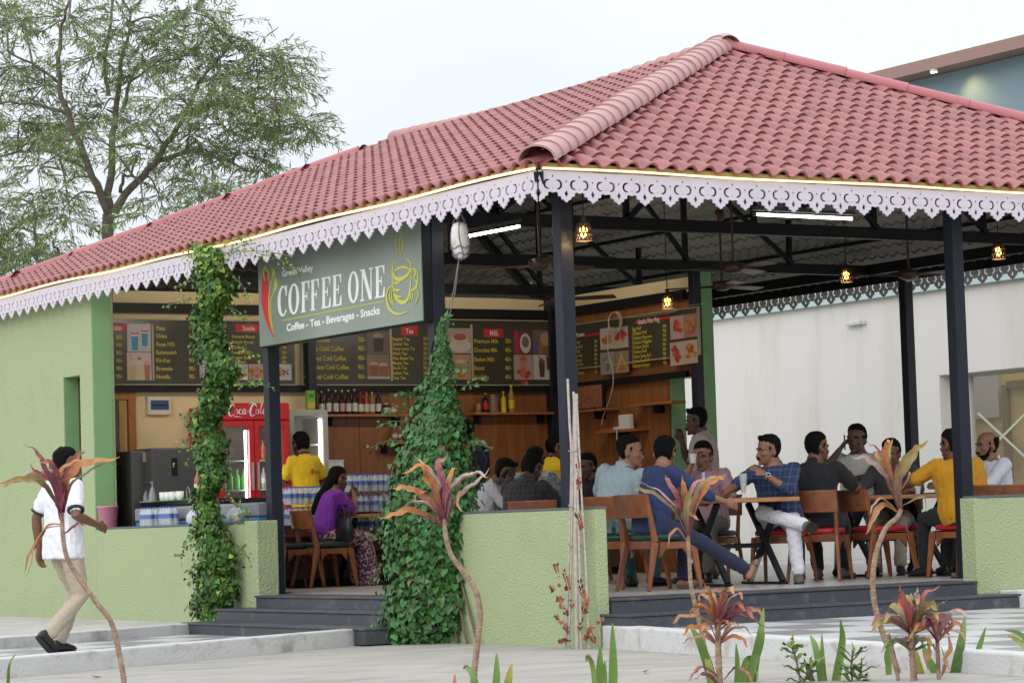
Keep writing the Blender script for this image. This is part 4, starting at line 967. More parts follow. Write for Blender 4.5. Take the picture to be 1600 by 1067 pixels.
shrub('small dark leafed shrub right of the lily blades', 17.7, [[(1334, 1110), (1332, 1065), (1330, 1042), (1332, 1024)], [(1334, 1100), (1340, 1070), (1346, 1048)]])

# ================================================================== dry stick bundle against the corner
p0 = onx(895, 1012, -0.12); base = V((p0.x, p0.y, GZ)); st = empty('stick_bundle', base, label='bundle of dry bare sticks tied upright against the wall corner', cat='stick bundle')
STK = mat('dry_stick', (0.40, 0.34, 0.29), 0.85, col2=(0.52, 0.46, 0.41), vs=30, bump=0.3, bs=70)
for (a, r) in (([(884, 1016), (890, 850), (893, 720), (890, 660), (887, 592)], 4), ([(902, 1014), (900, 850), (900, 720), (900, 615)], 6.5), ([(908, 1014), (905, 850), (900, 700), (896, 612)], 3.5), ([(920, 1012), (915, 880), (908, 760), (902, 640)], 3), ([(889, 1016), (893, 860), (896, 700), (897, 625)], 3.5)):
    P = spline([onx(x, y, -0.12 + 0.02 * i) for i, (x, y) in enumerate(a)], 6); MB().tube([p - base for p in P], r / 200 * 0.5, 7).build('stick', STK, st)
for y in (705, 790, 852):
    b = MB(); c = onx(898, y, -0.07) - base; b.tube([c + V((0.05 * cos(a), 0.05 * sin(a), 0.01 * sin(3 * a))) for a in np.linspace(0, 2 * pi, 14)], 0.004, 4)
    b.build('tie', mat('grey_string', (0.25, 0.25, 0.27), 0.8), st)
b = MB(); pos, dr, nr, sz = [], [], [], []
for (x0, y0, x1, y1) in ((885, 960, 862, 915), (890, 990, 868, 960), (905, 985, 918, 930), (912, 1000, 940, 965), (895, 950, 880, 890), (915, 960, 905, 905), (890, 1000, 875, 1000), (900, 800, 908, 820), (880, 940, 868, 880), (918, 985, 928, 1000), (902, 720, 906, 760)):
    P = spline([onx(x0, y0, -0.14), onx((x0 + x1) / 2, (y0 + y1) / 2 - 4, -0.17), onx(x1, y1, -0.16)], 5); b.tube([p - base for p in P], 0.003, 4)
    for p in P[1:]:
        if rd.random() < 0.8: pos.append(p - base); dr.append((rd.gauss(0, .6), rd.gauss(0, .6), -1)); nr.append((-.5 + rd.gauss(0, .5), -1, rd.gauss(0, .5))); sz.append(rd.uniform(.025, .05))
b.build('twigs', STK, st)
tag(leaf_cloud('dry_leaves', mat('dead_leaf', (0.23, 0.085, 0.045), 0.8, attr='rnd', rnd=0.35), pos, dr, nr, sz, HEART_T, HEART_F, st), kind='stuff')
# ================================================================== sign board
SGX = 0.20
SIGNM = mat('sign_face', (0.21, 0.255, 0.205), 0.30, col2=(0.25, 0.295, 0.25), vs=1.4)
LETW = mat('letter_white', (0.80, 0.82, 0.82), 0.5); LETY = mat('letter_yellow', (0.55, 0.53, 0.09), 0.5); LETR = mat('chilli_red', (0.62, 0.03, 0.025), 0.5)
sO = V((SGX, 6.02, 2.345)); SH = 0.93; SW = 3.15
sign = empty('sign_board', sO, label='large green hanging sign reading COFFEE ONE with chilli and cup drawings', cat='sign')
def SG(px, py):
    p = onx(px, py, SGX); return (sO.y - p.y, p.z - sO.z)
def Z8(x, y): return SG(380 + x / 4.85, 340 + y / 4.85)
MB().box(0.012, 0.11, -SW, 0, 0, SH).build('frame', BLACK, sign, 0.006)
sf = MB(); sf.flat([[(0.01, 0.012), (SW - 0.01, 0.012), (SW - 0.01, SH - 0.01), (0.01, SH - 0.01)]], (0.012, 0, 0), (0, -1, 0), (0, 0, 1), 0.010)
face = sf.build('panel', SIGNM, sign)
def sflat(loops, m, k=0, name='lettering'):
    b = MB(); b.flat(loops, (0.0015 - 0.0004 * k, 0, 0), (0, -1, 0), (0, 0, 1), 0.003); return b.build(name, m, sign)
def rect(x0, x1, y0, y1): return [(x0, y0), (x1, y0), (x1, y1), (x0, y1)]
LET = {
 'O': [[ell(.5, .5, .5, .51, 28), ell(.5, .5, .25, .44, 24)]],
 'C': [[ell(.52, .5, .52, .51, 24, radians(38), radians(322)) + ell(.58, .5, .30, .44, 22, radians(318), radians(42))], [rect(.82, .95, .66, 1.0)]],
 'F': [[rect(.10, .40, 0, 1)], [rect(0, .52, 0, .05)], [rect(0, .96, .95, 1)], [[(.96, .95), (.96, .70), (.90, .70), (.78, .95)]], [rect(.40, .70, .48, .54)], [rect(.66, .74, .38, .64)]],
 'E': [[rect(.10, .38, 0, 1)], [rect(0, .98, .95, 1)], [[(.96, .95), (.96, .72), (.90, .72), (.76, .95)]], [rect(0, 1, 0, .05)], [[(1, .05), (1, .32), (.93, .32), (.78, .05)]], [rect(.38, .68, .49, .55)], [rect(.64, .72, .38, .66)]],
 'N': [[rect(.12, .20, 0, 1)], [rect(.80, .88, 0, 1)], [[(.08, 1), (.34, 1), (.90, 0), (.70, 0)]], [rect(0, .32, 0, .045)], [rect(.68, 1, .955, 1)], [rect(0, .2, .955, 1)]],
}
LX = [('C', 262, 335), ('O', 343, 425), ('F', 440, 505), ('F', 512, 577), ('E', 594, 664), ('E', 678, 746), ('O', 795, 876), ('N', 888, 985), ('E', 1000, 1074)]
for ch, x0, x1 in LX:
    b = MB()
    for k, loops in enumerate(LET[ch]):
        L2 = []
        for L in loops:
            q = []
            for u, v in L:
                xx = x0 + (x1 - x0) * u; yb = 748 - (xx - 300) * 0.1915; yt = 520 - (xx - 290) * 0.206
                q.append(Z8(xx, yb + (yt - yb) * v))
            L2.append(q)
        b.flat(L2, (0.0015 - 0.0003 * k, 0, 0), (0, -1, 0), (0, 0, 1), 0.003)
    b.build('letter', LETW, sign)
def stext(body, x0, y0, x1, y1, cap, m=LETW, off=0.0, fw=None):
    """text from zoomed point (x0, y0) to (x1, y1) along its baseline"""
    a, b2 = V(Z8(x0, y0)), V(Z8(x1, y1)); w = (b2 - a).length; c = (V(Z8(x0, y0 - cap)) - a).length
    ang = atan2((b2 - a).y, (b2 - a).x)
    M4 = basis((-0.0005, -a.x, a.y), (0, -1, 0), (0, 0, 1), (-1, 0, 0)) @ Matrix.Rotation(ang, 4, 'Z')
    o = text(body, c / 0.70, m, sign, M4, off=off)
    bpy.context.view_layer.update(); wd = o.dimensions.x
    o.matrix_local = M4 @ Matrix.Diagonal((w / max(wd, 1e-3), 1, 1, 1)); return o
stext('Green Valley', 295, 449, 530, 400, 46, off=.002)
stext('Coffee - Tea - Beverages - Snacks', 330, 862, 1035, 728, 54, off=0.0025)
sflat([[Z8(290, 778), Z8(1068, 630), Z8(1068, 637), Z8(290, 785)]], LETY, name='rule')
def sstroke(pts, w, m, k=0, name='stroke'):
    P = [(p.x, p.y) for p in spline([V((*Z8(x, y), 0)) for x, y in pts], 6)]
    n = len(P); s0 = (V(Z8(100, 0)) - V(Z8(0, 0))).length / 100
    ww = [s0 * (w[0] + (w[1] - w[0]) * min(1, i / (n - 1) * 2) if i < n / 2 else w[1] + (w[2] - w[1]) * (i / (n - 1) - .5) * 2) for i in range(n)]
    return sflat([stroke(P, ww)], m, k, name)
sstroke([(170, 410), (165, 500), (168, 620), (185, 760), (230, 905)], (30, 62, 3), LETR, 0, 'chilli')
sstroke([(165, 480), (155, 410), (168, 380), (180, 382)], (6, 14, 5), LETY, 2, 'chilli_stalk'); sstroke([(185, 480), (192, 420), (170, 385)], (3, 12, 5), LETY, 3, 'chilli_stalk')
sstroke([(225, 380), (232, 420), (222, 455)], (4, 22, 4), LETY, 1, 'leaf_mark'); sstroke([(245, 455), (247, 510), (232, 570)], (6, 30, 5), LETY, 1, 'leaf_mark')
sstroke([(225, 455), (200, 560), (195, 680), (205, 780), (228, 880)], (5, 8, 3), LETY, 1, 'leaf_mark'); sstroke([(232, 570), (208, 640), (212, 760), (226, 840)], (4, 6, 2), LETY, 1, 'leaf_mark')
for pts, w in (([(1165, 120), (1160, 200), (1172, 290)], (2, 5, 2)), ([(1195, 110), (1184, 200), (1195, 295)], (2, 5, 2)), ([(1212, 110), (1212, 200), (1205, 290)], (2, 5, 2)),
   ([(1230, 312), (1262, 330), (1272, 375), (1250, 430), (1200, 462), (1150, 455), (1132, 410), (1140, 350), (1160, 325)], (3, 12, 3)), ([(1140, 430), (1160, 395), (1210, 375), (1252, 385), (1265, 410)], (3, 9, 3)), ([(1145, 432), (1165, 470), (1215, 460), (1262, 420)], (4, 12, 4)),
   ([(1130, 400), (1135, 500), (1150, 590), (1185, 635), (1225, 640), (1255, 600), (1270, 500), (1275, 400)], (4, 12, 4)), ([(1275, 395), (1300, 390), (1305, 430), (1285, 470)], (3, 8, 3)), ([(1300, 460), (1320, 500), (1300, 540), (1272, 552)], (2, 10, 3)), ([(1300, 380), (1325, 430), (1315, 520), (1280, 560)], (2, 7, 2)),
   ([(1140, 480), (1160, 497), (1190, 492)], (2, 9, 2)), ([(1142, 535), (1165, 550), (1200, 546)], (2, 9, 2)), ([(1145, 570), (1170, 597), (1210, 598)], (2, 8, 2)),
   ([(1140, 510), (1100, 545), (1088, 610), (1110, 690), (1170, 730), (1250, 712)], (3, 12, 3)), ([(1138, 520), (1112, 570), (1120, 630), (1150, 665)], (2, 6, 2)), ([(1280, 560), (1288, 600), (1272, 632)], (2, 8, 2)), ([(1268, 560), (1270, 600), (1258, 635)], (2, 8, 2)), ([(1318, 530), (1330, 590), (1305, 665)], (2, 5, 2)), ([(1155, 540), (1128, 560), (1130, 620), (1145, 640)], (2, 6, 2))):
    KC = globals().get('KC', 0) + 0.45; sstroke(pts, w, LETY, KC, 'cup_line')

# ================================================================== menu boards
OLV = mat('menu_olive', (0.050, 0.045, 0.031), 0.24, col2=(0.057, 0.052, 0.036), vs=2)
MTX = mat('menu_yellow', (0.58, 0.47, 0.035), 0.5); HED = mat('menu_red', (0.48, 0.02, 0.03), 0.5); MWH = mat('menu_white', (0.75, 0.7, 0.62), 0.5); GOLD = mat('menu_edge', (0.38, 0.33, 0.20), 0.5)
class Board:
    def __init__(s, label, mode, pl, x0, y0, x1, y1):
        s.mode, s.pl = mode, pl; s.mp = (lambda a, b: ony(a, b, pl)) if mode == 'y' else (lambda a, b: onx(a, b, pl))
        A, B = s.mp(x0, y1), s.mp(x1, y0); C1 = s.mp(x0, y0)
        s.X = V((1, 0, 0)) if mode == 'y' else V((0, -1, 0)); s.Y = V((0, 0, 1)); s.O = A; s.Z = s.X.cross(s.Y)
        s.w = (B - A).dot(s.X); s.h = (C1 - A).z
        s.t = empty('menu_board', A, label=label, cat='menu board')
        b = MB(); b.flat([[(0, 0), (s.w, 0), (s.w, s.h), (0, s.h)]], -s.Z * 0.03, s.X, s.Y, 0.03); b.build('panel', OLV, s.t)
        b = MB()
        for (xa, xb, ya2, yb2) in ((0, s.w, -0.012, 0), (0, s.w, s.h, s.h + 0.012), (-0.012, 0, -0.012, s.h + 0.012), (s.w, s.w + 0.012, -0.012, s.h + 0.012)):
            b.flat([[(xa, ya2), (xb, ya2), (xb, yb2), (xa, yb2)]], -s.Z * 0.03, s.X, s.Y, 0.034)
        b.build('frame', GOLD, s.t)
        s.sc = 1 / FPX * ((s.O + s.X * s.w / 2) - CAM).dot(_f)
    def uv(s, px, py):
        p = s.mp(px, py) - s.O; return p.dot(s.X), p.z
    def txt(s, px, py, body, cap, m=MTX, off=0.0006, sx=0.82):
        u, v = s.uv(px, py); return text(body, cap * s.sc / 0.72, m, s.t, basis(s.X * u + s.Y * v + s.Z * 0.0022, s.X, s.Y, s.Z), off=off, sx=sx if s.mode == 'y' else sx * 1.1, name='menu_line')
    def rec(s, x0, y0, x1, y1, m, lift=0.001, name='header', parent=None):
        a, b2 = s.uv(x0, y1), s.uv(x1, y0); b = MB(); b.flat([rect(a[0], b2[0], a[1], b2[1])], s.Z * lift, s.X, s.Y, 0.001); return b.build(name, m, parent or s.t)
    def pic(s, x0, y0, x1, y1, bgc, shapes):
        """a small printed picture: background colour and shapes in unit coordinates"""
        a, b2 = s.uv(x0, y1), s.uv(x1, y0); w, h = b2[0] - a[0], b2[1] - a[1]
        b = MB(); ms = [mat('print_%02x%02x%02x' % tuple(int(c * 255) for c in bgc), bgc, 0.45)]; b.flat([rect(a[0], b2[0], a[1], b2[1])], s.Z * 0.001, s.X, s.Y, 0.001, 0)
        for k, (poly, c) in enumerate(shapes):
            ms.append(mat('print_%02x%02x%02x' % tuple(int(q * 255) for q in c), c, 0.45))
            b.flat([[(a[0] + u * w, a[1] + v * h) for u, v in poly]], s.Z * (0.0025 + 0.0004 * k), s.X, s.Y, 0.0004, k + 1, back=False)
        return b.build('picture', ms, s.t)
def glassp(cx, w, y0, y1, c, top=(0.7, 0.65, 0.6)):
    h = y1 - y0
    return [([(cx - w * .36, y0), (cx + w * .36, y0), (cx + w * .5, y1), (cx - w * .5, y1)], c), ([(cx - w * .5, y1 - h * .12), (cx + w * .5, y1 - h * .12), (cx + w * .42, y1 + h * .08), (cx, y1 + h * .2), (cx - w * .42, y1 + h * .08)], top)]
def blobs(cx, cy, r, n, cols, seed=1):
    q = random.Random(seed); o = []
    for i in range(n):
        a = q.uniform(0, 6.28); d = r * sqrt(q.random()); rr = r * q.uniform(.25, .42)
        o.append((ell(cx + d * cos(a), cy + d * sin(a) * .8, rr, rr * .8, 8), q.choice(cols)))
    return o
FRIED = [(0.40, 0.13, 0.03), (0.5, 0.2, 0.05), (0.32, 0.09, 0.03)]; REDS = [(0.42, 0.05, 0.03), (0.5, 0.12, 0.06), (0.35, 0.04, 0.03)]
PL = YB - 0.115
b1 = Board('olive menu board of shakes and snacks above the red cooler, mostly behind the climbing vine', 'y', PL, 174, 499, 459, 600)
b1.rec(172, 505, 197, 518, HED); b1.txt(173, 515.5, 'Shakes', 8, MWH, sx=0.62)
for y, t in zip((530, 542, 554.5, 566.5, 578.5, 591), ('80/-', '90/-', '90/-', '90/-', '90/-', '90/-')): b1.txt(181.5, y, t, 6.4)
for y, n, t in zip((516, 528, 541, 553.5, 566, 579, 591.5), ('Pista', 'Oreo', 'Rose Milk', 'Butterscotch', 'Kit-Kat', 'Brownie', 'Nutella'), ('90/-', '90/-', '80/-', '80/-', '90/-', '90/-', '90/-')):
    b1.txt(244, y, n, 6.8, sx=0.70 if len(n) > 10 else 0.85); b1.txt(295, y, t, 6.8)
b1.rec(238.6, 507, 239.4, 594, GOLD, name='rule')
b1.pic(199, 506, 235, 549.5, (0.45, 0.42, 0.40), glassp(.32, .32, .05, .62, (0.03, 0.22, 0.36), (.6, .6, .58)) + [(rect(.14, .5, .62, .69), (0.5, .05, .06))] + glassp(.74, .30, .2, .72, (0.03, 0.20, 0.32), (.6, .6, .58)) + [(rect(.58, .9, .70, .77), (0.5, .05, .06))])
b1.pic(199, 551, 236, 594, (0.50, 0.40, 0.34), glassp(.22, .3, .0, .6, (0.50, 0.33, 0.14), (.55, .42, .3)) + glassp(.52, .28, .0, .66, (0.55, 0.42, 0.22), (.6, .5, .4)) + glassp(.82, .26, .0, .62, (0.36, 0.12, 0.07), (.5, .3, .22)) + [(ell(.5, .78, .08, .07, 8), (.5, .04, .08)), (stroke([(.1, .95), (.2, .7)], .03), (.5, .05, .05))])
b1.rec(312, 506, 347, 590, mat('print_faded', (0.40, 0.37, 0.33), 0.5), name='picture')
b1.rec(368, 507, 404, 519, HED); b1.txt(379, 516.5, 'Snacks', 8, MWH, sx=0.72)
for y, n, t in zip((528, 536.5, 545, 553, 560.5, 567.5), ('Osmania Biscuit', 'Karachi Biscuit', 'Cookies', 'Samosa Pcs', 'Samosa (5pc)', 'Puff (1pc)'), ('', '', '30/-', '30/-', '20/-', '40/-')):
    b1.txt(362, y, n, 5.0, sx=0.9); b1.txt(440.5, y, t, 5.0)
b1.pic(360, 569, 387, 594, (0.45, 0.40, 0.36), blobs(.5, .42, .36, 14, FRIED, 2)); b1.pic(389, 569, 413, 594, (0.40, 0.3, 0.25), blobs(.5, .5, .4, 14, FRIED, 3)); b1.pic(426, 569, 455, 594, (0.45, 0.44, 0.44), blobs(.35, .5, .3, 8, FRIED, 4) + blobs(.7, .5, .2, 6, [(.05, .04, .05), (.12, .03, .05)], 5))
b2 = Board('olive menu board of cold coffees and teas behind the large green sign', 'y', PL, 474, 499, 697, 600.5)
for y, n, t in zip((520, 534, 548, 563, 577, 592), ('', 'Cold Coffee', 'Vanilla Cold Coffee', 'Hazelnut Cold Coffee', 'Chocolate Cold Coffee', 'Caramel Cold Coffee'), ('', '70/-', '90/-', '90/-', '90/-', '90/-')):
    b2.txt(475.5, y, n, 7.6, sx=0.84 if len(n) < 20 else 0.78); b2.txt(559, y, t, 7.6)
b2.pic(574, 518, 608, 553, (0.12, 0.085, 0.07), glassp(.5, .5, .1, .8, (0.03, 0.018, 0.012), (.3, .22, .16))); b2.pic(574, 554, 608, 592, (0.20, 0.14, 0.10), glassp(.3, .42, .15, .62, (0.24, 0.06, 0.03), (.45, .3, .2)) + glassp(.72, .42, .1, .58, (0.26, 0.075, 0.035), (.45, .3, .2)) + [(rect(0, 1, 0, .10), (.4, .36, .32))])
b2.rec(610.6, 503, 611.4, 595, GOLD, name='rule'); b2.rec(627, 509, 652, 524, HED); b2.txt(634, 521, 'Tea', 8, MWH)
for y, n in zip((532, 539.5, 547, 554.5, 562, 569.5, 577, 585, 592.5), ('Regular Tea', 'Special Tea', 'Honey Lemon Tea', 'Allam Tea', 'Allam Badam Tea', 'Masala Tea', 'Elachi Tea', 'Badam Tea', 'Pista Tea')):
    b2.txt(613, y, n, 5.4, sx=0.86 if len(n) < 14 else 0.72); b2.txt(661, y, '35/-', 5.4)
b3 = Board('olive menu board headed Milk with four drink pictures right of the ivy cone', 'y', PL, 698.5, 500, 865.5, 600.5)
b3.pic(701, 513, 735, 552, (0.36, 0.28, 0.22), [(ell(.5, .3, .5, .26, 14), (.52, .46, .40)), (ell(.52, .58, .36, .26, 14), (.50, .42, .36)), (ell(.52, .66, .30, .15, 14), (.32, .10, .04))]); b3.pic(701, 554, 735, 593, (0.40, 0.24, 0.15), glassp(.55, .5, .1, .72, (0.42, 0.14, 0.03), (.55, .35, .2)) + [(ell(.2, .42, .13, .18, 10), (.5, .3, .18))])
b3.rec(756, 514, 786, 527, HED); b3.txt(765, 524.5, 'Milk', 8.6, MWH, sx=0.8)
b3.rec(737.2, 507, 738, 595, GOLD, name='rule')
for y, n, t in zip((536, 550, 564.5, 578, 592), ('Premium Milk', 'Chocolate Milk', 'Badam Milk', 'Boost', 'Horlicks'), ('30/-', '40/-', '40/-', '40/-', '40/-')): b3.txt(741, y, n, 7.0, sx=0.80 if len(n) < 14 else 0.70); b3.txt(789, y, t, 7.0)
b3.pic(803.5, 516, 831, 553, (0.10, 0.04, 0.035), [(rect(.0, .28, 0, .95), (.42, .03, .06)), (ell(.62, .45, .30, .42, 14), (.55, .52, .48)), (ell(.62, .5, .2, .24, 12), (.20, .12, .07))]); b3.pic(833, 516, 862, 553, (0.17, 0.11, 0.08), [(ell(.68, .62, .3, .3, 14), (.42, .26, .15)), (rect(.02, .3, 0, .55), (.10, .08, .2)), (rect(.3, .5, .0, .5), (.4, .12, .03))])
b3.pic(803.5, 554.5, 832, 593, (0.40, 0.30, 0.24), glassp(.5, .34, .1, .85, (0.52, 0.17, 0.15), (.55, .08, .08)) + blobs(.5, .12, .4, 7, REDS, 6)); b3.pic(834, 554.5, 862, 593, (0.55, 0.50, 0.44), glassp(.45, .34, .1, .75, (0.08, 0.03, 0.02), (.2, .1, .08)) + glassp(.8, .24, .4, .95, (0.09, 0.035, 0.02), (.2, .1, .08)) + [(stroke([(.3, .95), (.42, .7)], .04), (.05, .03, .02))])
PR = XR - 0.10
b4 = Board('olive board of veg and non veg snacks on the side wall behind the corner post', 'x', PR, 872, 512, 1090, 579)
dy = lambda x: (x - 990) * -0.098
def bx4(x, y): return y + dy(x)
b4.rec(880, 519.5, 937, 520 + 10.5, HED); b4.txt(883, 529.0, 'Snacks Veg. Premium', 7.0, MWH, sx=0.62)
for i, n in enumerate(('Veg Puff', 'Paneer Puff', 'Veg Roll', 'Paneer Roll', 'Veg Burger', 'French Fries', 'Smiley', 'Veg Sandwich')): b4.txt(896, 538.5 + i * 6.8, n, 4.6); b4.txt(929, 535.5 + i * 6.8, '60/-', 4.6)
b4.pic(938.5, 511, 958.5, 547, (0.48, 0.42, 0.36), blobs(.5, .45, .36, 14, [(.5, .2, .03), (.45, .26, .05), (.42, .12, .02)], 7)); b4.pic(959.5, 509, 981, 545, (0.44, 0.36, 0.32), blobs(.5, .5, .38, 14, REDS, 8)); b4.pic(939, 549, 959, 586, (0.30, 0.28, 0.27), blobs(.5, .5, .36, 12, [(.35, .3, .26), (.2, .12, .09), (.28, .2, .15)], 9)); b4.pic(960, 547, 982, 584, (0.25, 0.2, 0.12), [([(.1, .05), (.95, .1), (.5, .95)], (.48, .34, .12)), ([(.25, .1), (.9, .12), (.55, .6)], (.42, .13, .05))])
b4.rec(993, 493.5, 1047, 505.5, HED); b4.txt(997, 507.0, 'Snacks Non Veg.', 8.4, MWH, sx=0.68)
for i, n in enumerate(('Egg Puff', 'Chicken Puff', 'Chicken Popcorn', 'Chicken Nuggets', 'Chicken Sticks', 'Chicken Roll', 'Chicken Spring Roll', 'Chicken Sandwich', 'Chicken Burger')): b4.txt(988, 517 + i * 7.2, n, 5.6, sx=0.9 if len(n) < 16 else 0.75); b4.txt(1036, 512 + i * 7.2, '90/-', 5.2)
for k, (x0, y0, x1, y1) in enumerate(((1048, 492, 1068, 531), (1069, 489, 1088.5, 528), (1048, 533, 1068, 572), (1069, 530, 1089.5, 569))): b4.pic(x0, y0, x1, y1, ((.42, .3, .26), (.28, .16, .12), (.46, .34, .3), (.44, .34, .26))[k], blobs(.5, .5, .38, 14, (REDS, FRIED)[k % 2], 20 + k))

# ================================================================== kitchen fittings
STEEL = mat('steel_grey', (0.085, 0.085, 0.082), 0.32, metal=0.4); REDP = mat('cooler_red', (0.52, 0.012, 0.018), 0.3); REDB = mat('cooler_side', (0.46, 0.035, 0.03), 0.4)
LWH = mat('led_white', (1, 1, 1), emit=(0.92, 1.0, 0.97), es=11); INSIDE = mat('cooler_inside', (0.45, 0.47, 0.46), 0.5); PLW = mat('plastic_white', (0.75, 0.74, 0.72), 0.4); DWD = mat('dark_wood', (0.07, 0.03, 0.018), 0.45, col2=(0.11, 0.05, 0.03), vs=4, stretch=(4, 4, .6))
CLR = mat('clear_plastic', (0.70, 0.76, 0.82), 0.12, alpha=0.42); CLRG = mat('thin_glass', (0.80, 0.84, 0.85), 0.06, alpha=0.30); LBL = mat('label_blue', (0.10, 0.16, 0.42), 0.5); CAPB = mat('cap_blue', (0.05, 0.10, 0.40), 0.4)
def bottle_mb(h, r, prof=None):
    return MB().lathe(prof or [(r * .9, 0), (r, h * .03), (r, h * .58), (r * .92, h * .66), (r * .38, h * .80), (r * .34, h * .93)], n=10)
# red twin door cooler
fy = 9.36; xa, xb = ony(341, 700, fy).x, ony(451, 700, fy).x; zt2 = ony(395, 631, fy).z; yb_ = 10.08
cool = empty('drinks_cooler', (xa, fy, 0), label='red double door cooler lettered Coca-Cola standing against the cream wall', cat='cooler')
w = xb - xa; zh = ony(395, 657, fy).z; d = yb_ - fy
cb = MB().box(0, 0.04, 0.03, d, 0.02, zt2 - 0.01).box(w - 0.04, w, 0.03, d, 0.02, zt2 - .01).box(0.04, w - 0.04, d - 0.04, d, 0.02, zt2 - .01).box(0.04, w - .04, 0.03, d - .04, 0.02, 0.16).box(0.04, w - 0.04, 0.03, d - 0.04, zh, zt2 - 0.02)
cb.build('body', REDB, cool)
MB().box(-0.01, w + 0.01, -0.03, 0.025, zh + 0.005, zt2 + 0.01).build('header', REDP, cool, 0.012)
for i in range(2):
    x0, x1 = (0.0, w / 2 - 0.004) if i == 0 else (w / 2 + 0.004, w)
    f = 0.055; zz0, zz1 = 0.14, zh - 0.005
    dd = MB().box(x0, x0 + f, -0.02, 0.025, zz0, zz1).box(x1 - f, x1, -0.02, 0.025, zz0, zz1).box(x0 + f, x1 - f, -0.02, 0.025, zz1 - f, zz1).box(x0 + f, x1 - f, -0.02, 0.025, zz0, zz0 + f).build('door', REDP, cool)
    MB().box(x0 + f, x1 - f, 0.0, 0.005, zz0 + f, zz1 - f).build('pane', PANE, dd)
    hx = x1 - 0.03 if i == 0 else x0 + 0.03
    MB().box(hx - 0.012, hx + 0.012, -0.045, -0.021, 1.05, 1.35).build('handle', mat('handle_silver', (.5, .45, .44), .35, metal=.5), dd)
    MB().box(x1 - f - 0.03 if i == 0 else x0 + f + 0.005, x1 - f - 0.012 if i == 0 else x0 + f + 0.012, 0.03, 0.05, 0.3, zz1 - 0.1).build('light_strip', LWH, cool)
for k, z in enumerate((0.42, 0.74, 1.06, 1.38)): MB().box(0.045, w - 0.045, 0.07, d - 0.05, z - 0.012, z).build('shelf', mat('shelf_green', (.25, .42, .36), .4), cool)
MB().box(0.042, w - 0.042, d - 0.06, d - 0.042, 0.16, zh - .01).build('back_panel', INSIDE, cool)
def script_logo(parent, O, X, Y, wd, m):
    """the flowing white wordmark drawn as brush strokes, unit width"""
    b = MB(); S = wd
    def st(pts, w0, w1, w2):
        P = [(p.x * S, p.y * S) for p in spline([V((x, y, 0)) for x, y in pts], 7)]; n = len(P)
        ww = [S * (w0 + (w1 - w0) * (i / (n - 1) * 2) if i < n / 2 else w1 + (w2 - w1) * (i / (n - 1) - .5) * 2) for i in range(n)]
        b.flat([stroke(P, ww)], O, X, Y, 0.002 + 0.0002 * len(b.v) / 100, back=False)
    st([(.155, .26), (.12, .32), (.06, .27), (.02, .14), (.05, .06), (.13, .09)], .008, .042, .012)
    st([(.13, .09), (.17, .045), (.24, .05), (.33, .02)], .012, .02, .004)
    st([(.225, .21), (.18, .19), (.165, .13), (.19, .10), (.23, .13), (.235, .18), (.215, .21)], .012, .022, .012)
    st([(.33, .19), (.30, .21), (.27, .17), (.265, .12), (.30, .10), (.335, .13)], .012, .024, .008)
    st([(.42, .20), (.385, .21), (.355, .16), (.36, .11), (.39, .11), (.42, .18)], .010, .022, .010); st([(.425, .21), (.41, .14), (.425, .105), (.455, .13)], .016, .018, .006)
    st([(.46, .165), (.50, .17)], .016, .018, .016)
    st([(.70, .26), (.655, .33), (.575, .27), (.535, .14), (.565, .06), (.65, .09)], .008, .044, .012); st([(.50, .30), (.56, .34), (.64, .32), (.70, .27)], .004, .016, .006)
    st([(.735, .21), (.69, .19), (.675, .13), (.70, .10), (.74, .13), (.745, .18), (.725, .21)], .012, .022, .012)
    st([(.775, .12), (.80, .22), (.835, .32), (.82, .335), (.795, .25), (.785, .14), (.81, .10), (.835, .13)], .010, .018, .006)
    st([(.915, .20), (.88, .21), (.85, .16), (.855, .11), (.885, .11), (.915, .18)], .010, .022, .010); st([(.92, .21), (.905, .14), (.92, .105), (.96, .14)], .016, .018, .004)
    return b.build('wordmark', m, parent)
script_logo(cool, V((0.13 * w, -0.036, zh + 0.02)), V((1, 0, 0)), V((0, 0, 1)), w * 0.58, LETW)
script_logo(cool, V((-0.004, d * 0.93, zt2 - 0.34)), V((0, -1, 0)), V((0, 0, 1)), d * 0.95, mat('letter_pink', (.62, .42, .38), .5))
COLA = mat('cola_dark', (0.022, 0.008, 0.006), 0.12); AMB = mat('juice_orange', (0.40, 0.12, 0.02), 0.2); LIMEG = mat('soda_green', (0.08, 0.32, 0.07), 0.2); CYAN = mat('tub_cyan', (0.15, 0.35, 0.42), 0.4); RLB = mat('label_red', (0.5, 0.02, 0.02), 0.5); WLB = mat('label_cream', (0.60, 0.56, 0.46), 0.5)
def drink(name, h, r, liquid, lab, capm, loc, label, group, prof=None, lab_z=(0.28, 0.52), cat='bottle', share={}):
    key = (h, r, liquid.name, lab.name if lab else '', capm.name, str(prof))
    if key not in share:
        cap = MB().lathe([(r * .40, h * .92), (r * .40, h)], n=10) if not prof else MB().lathe([(r * .55, h * .92), (r * .55, h)], n=10)
        share[key] = (bottle_mb(h, r, prof).mesh('glass_body', liquid), cap.mesh('cap', capm), MB().lathe([(r * 1.015, h * lab_z[0]), (r * 1.015, h * lab_z[1])], n=10, cap=False).mesh('paper_label', lab) if lab else None)
    bm_, cm, lm = share[key]
    t = empty(name, loc, label=label, cat=cat, group=group); inst('body', bm_, t); inst('cap', cm, t)
    if lm: inst('paper_label', lm, t)
    return t
SILV = mat('cap_silver', (.45, .45, .46), .35, metal=.6)
ORD = ('first', 'second', 'third', 'fourth', 'fifth')
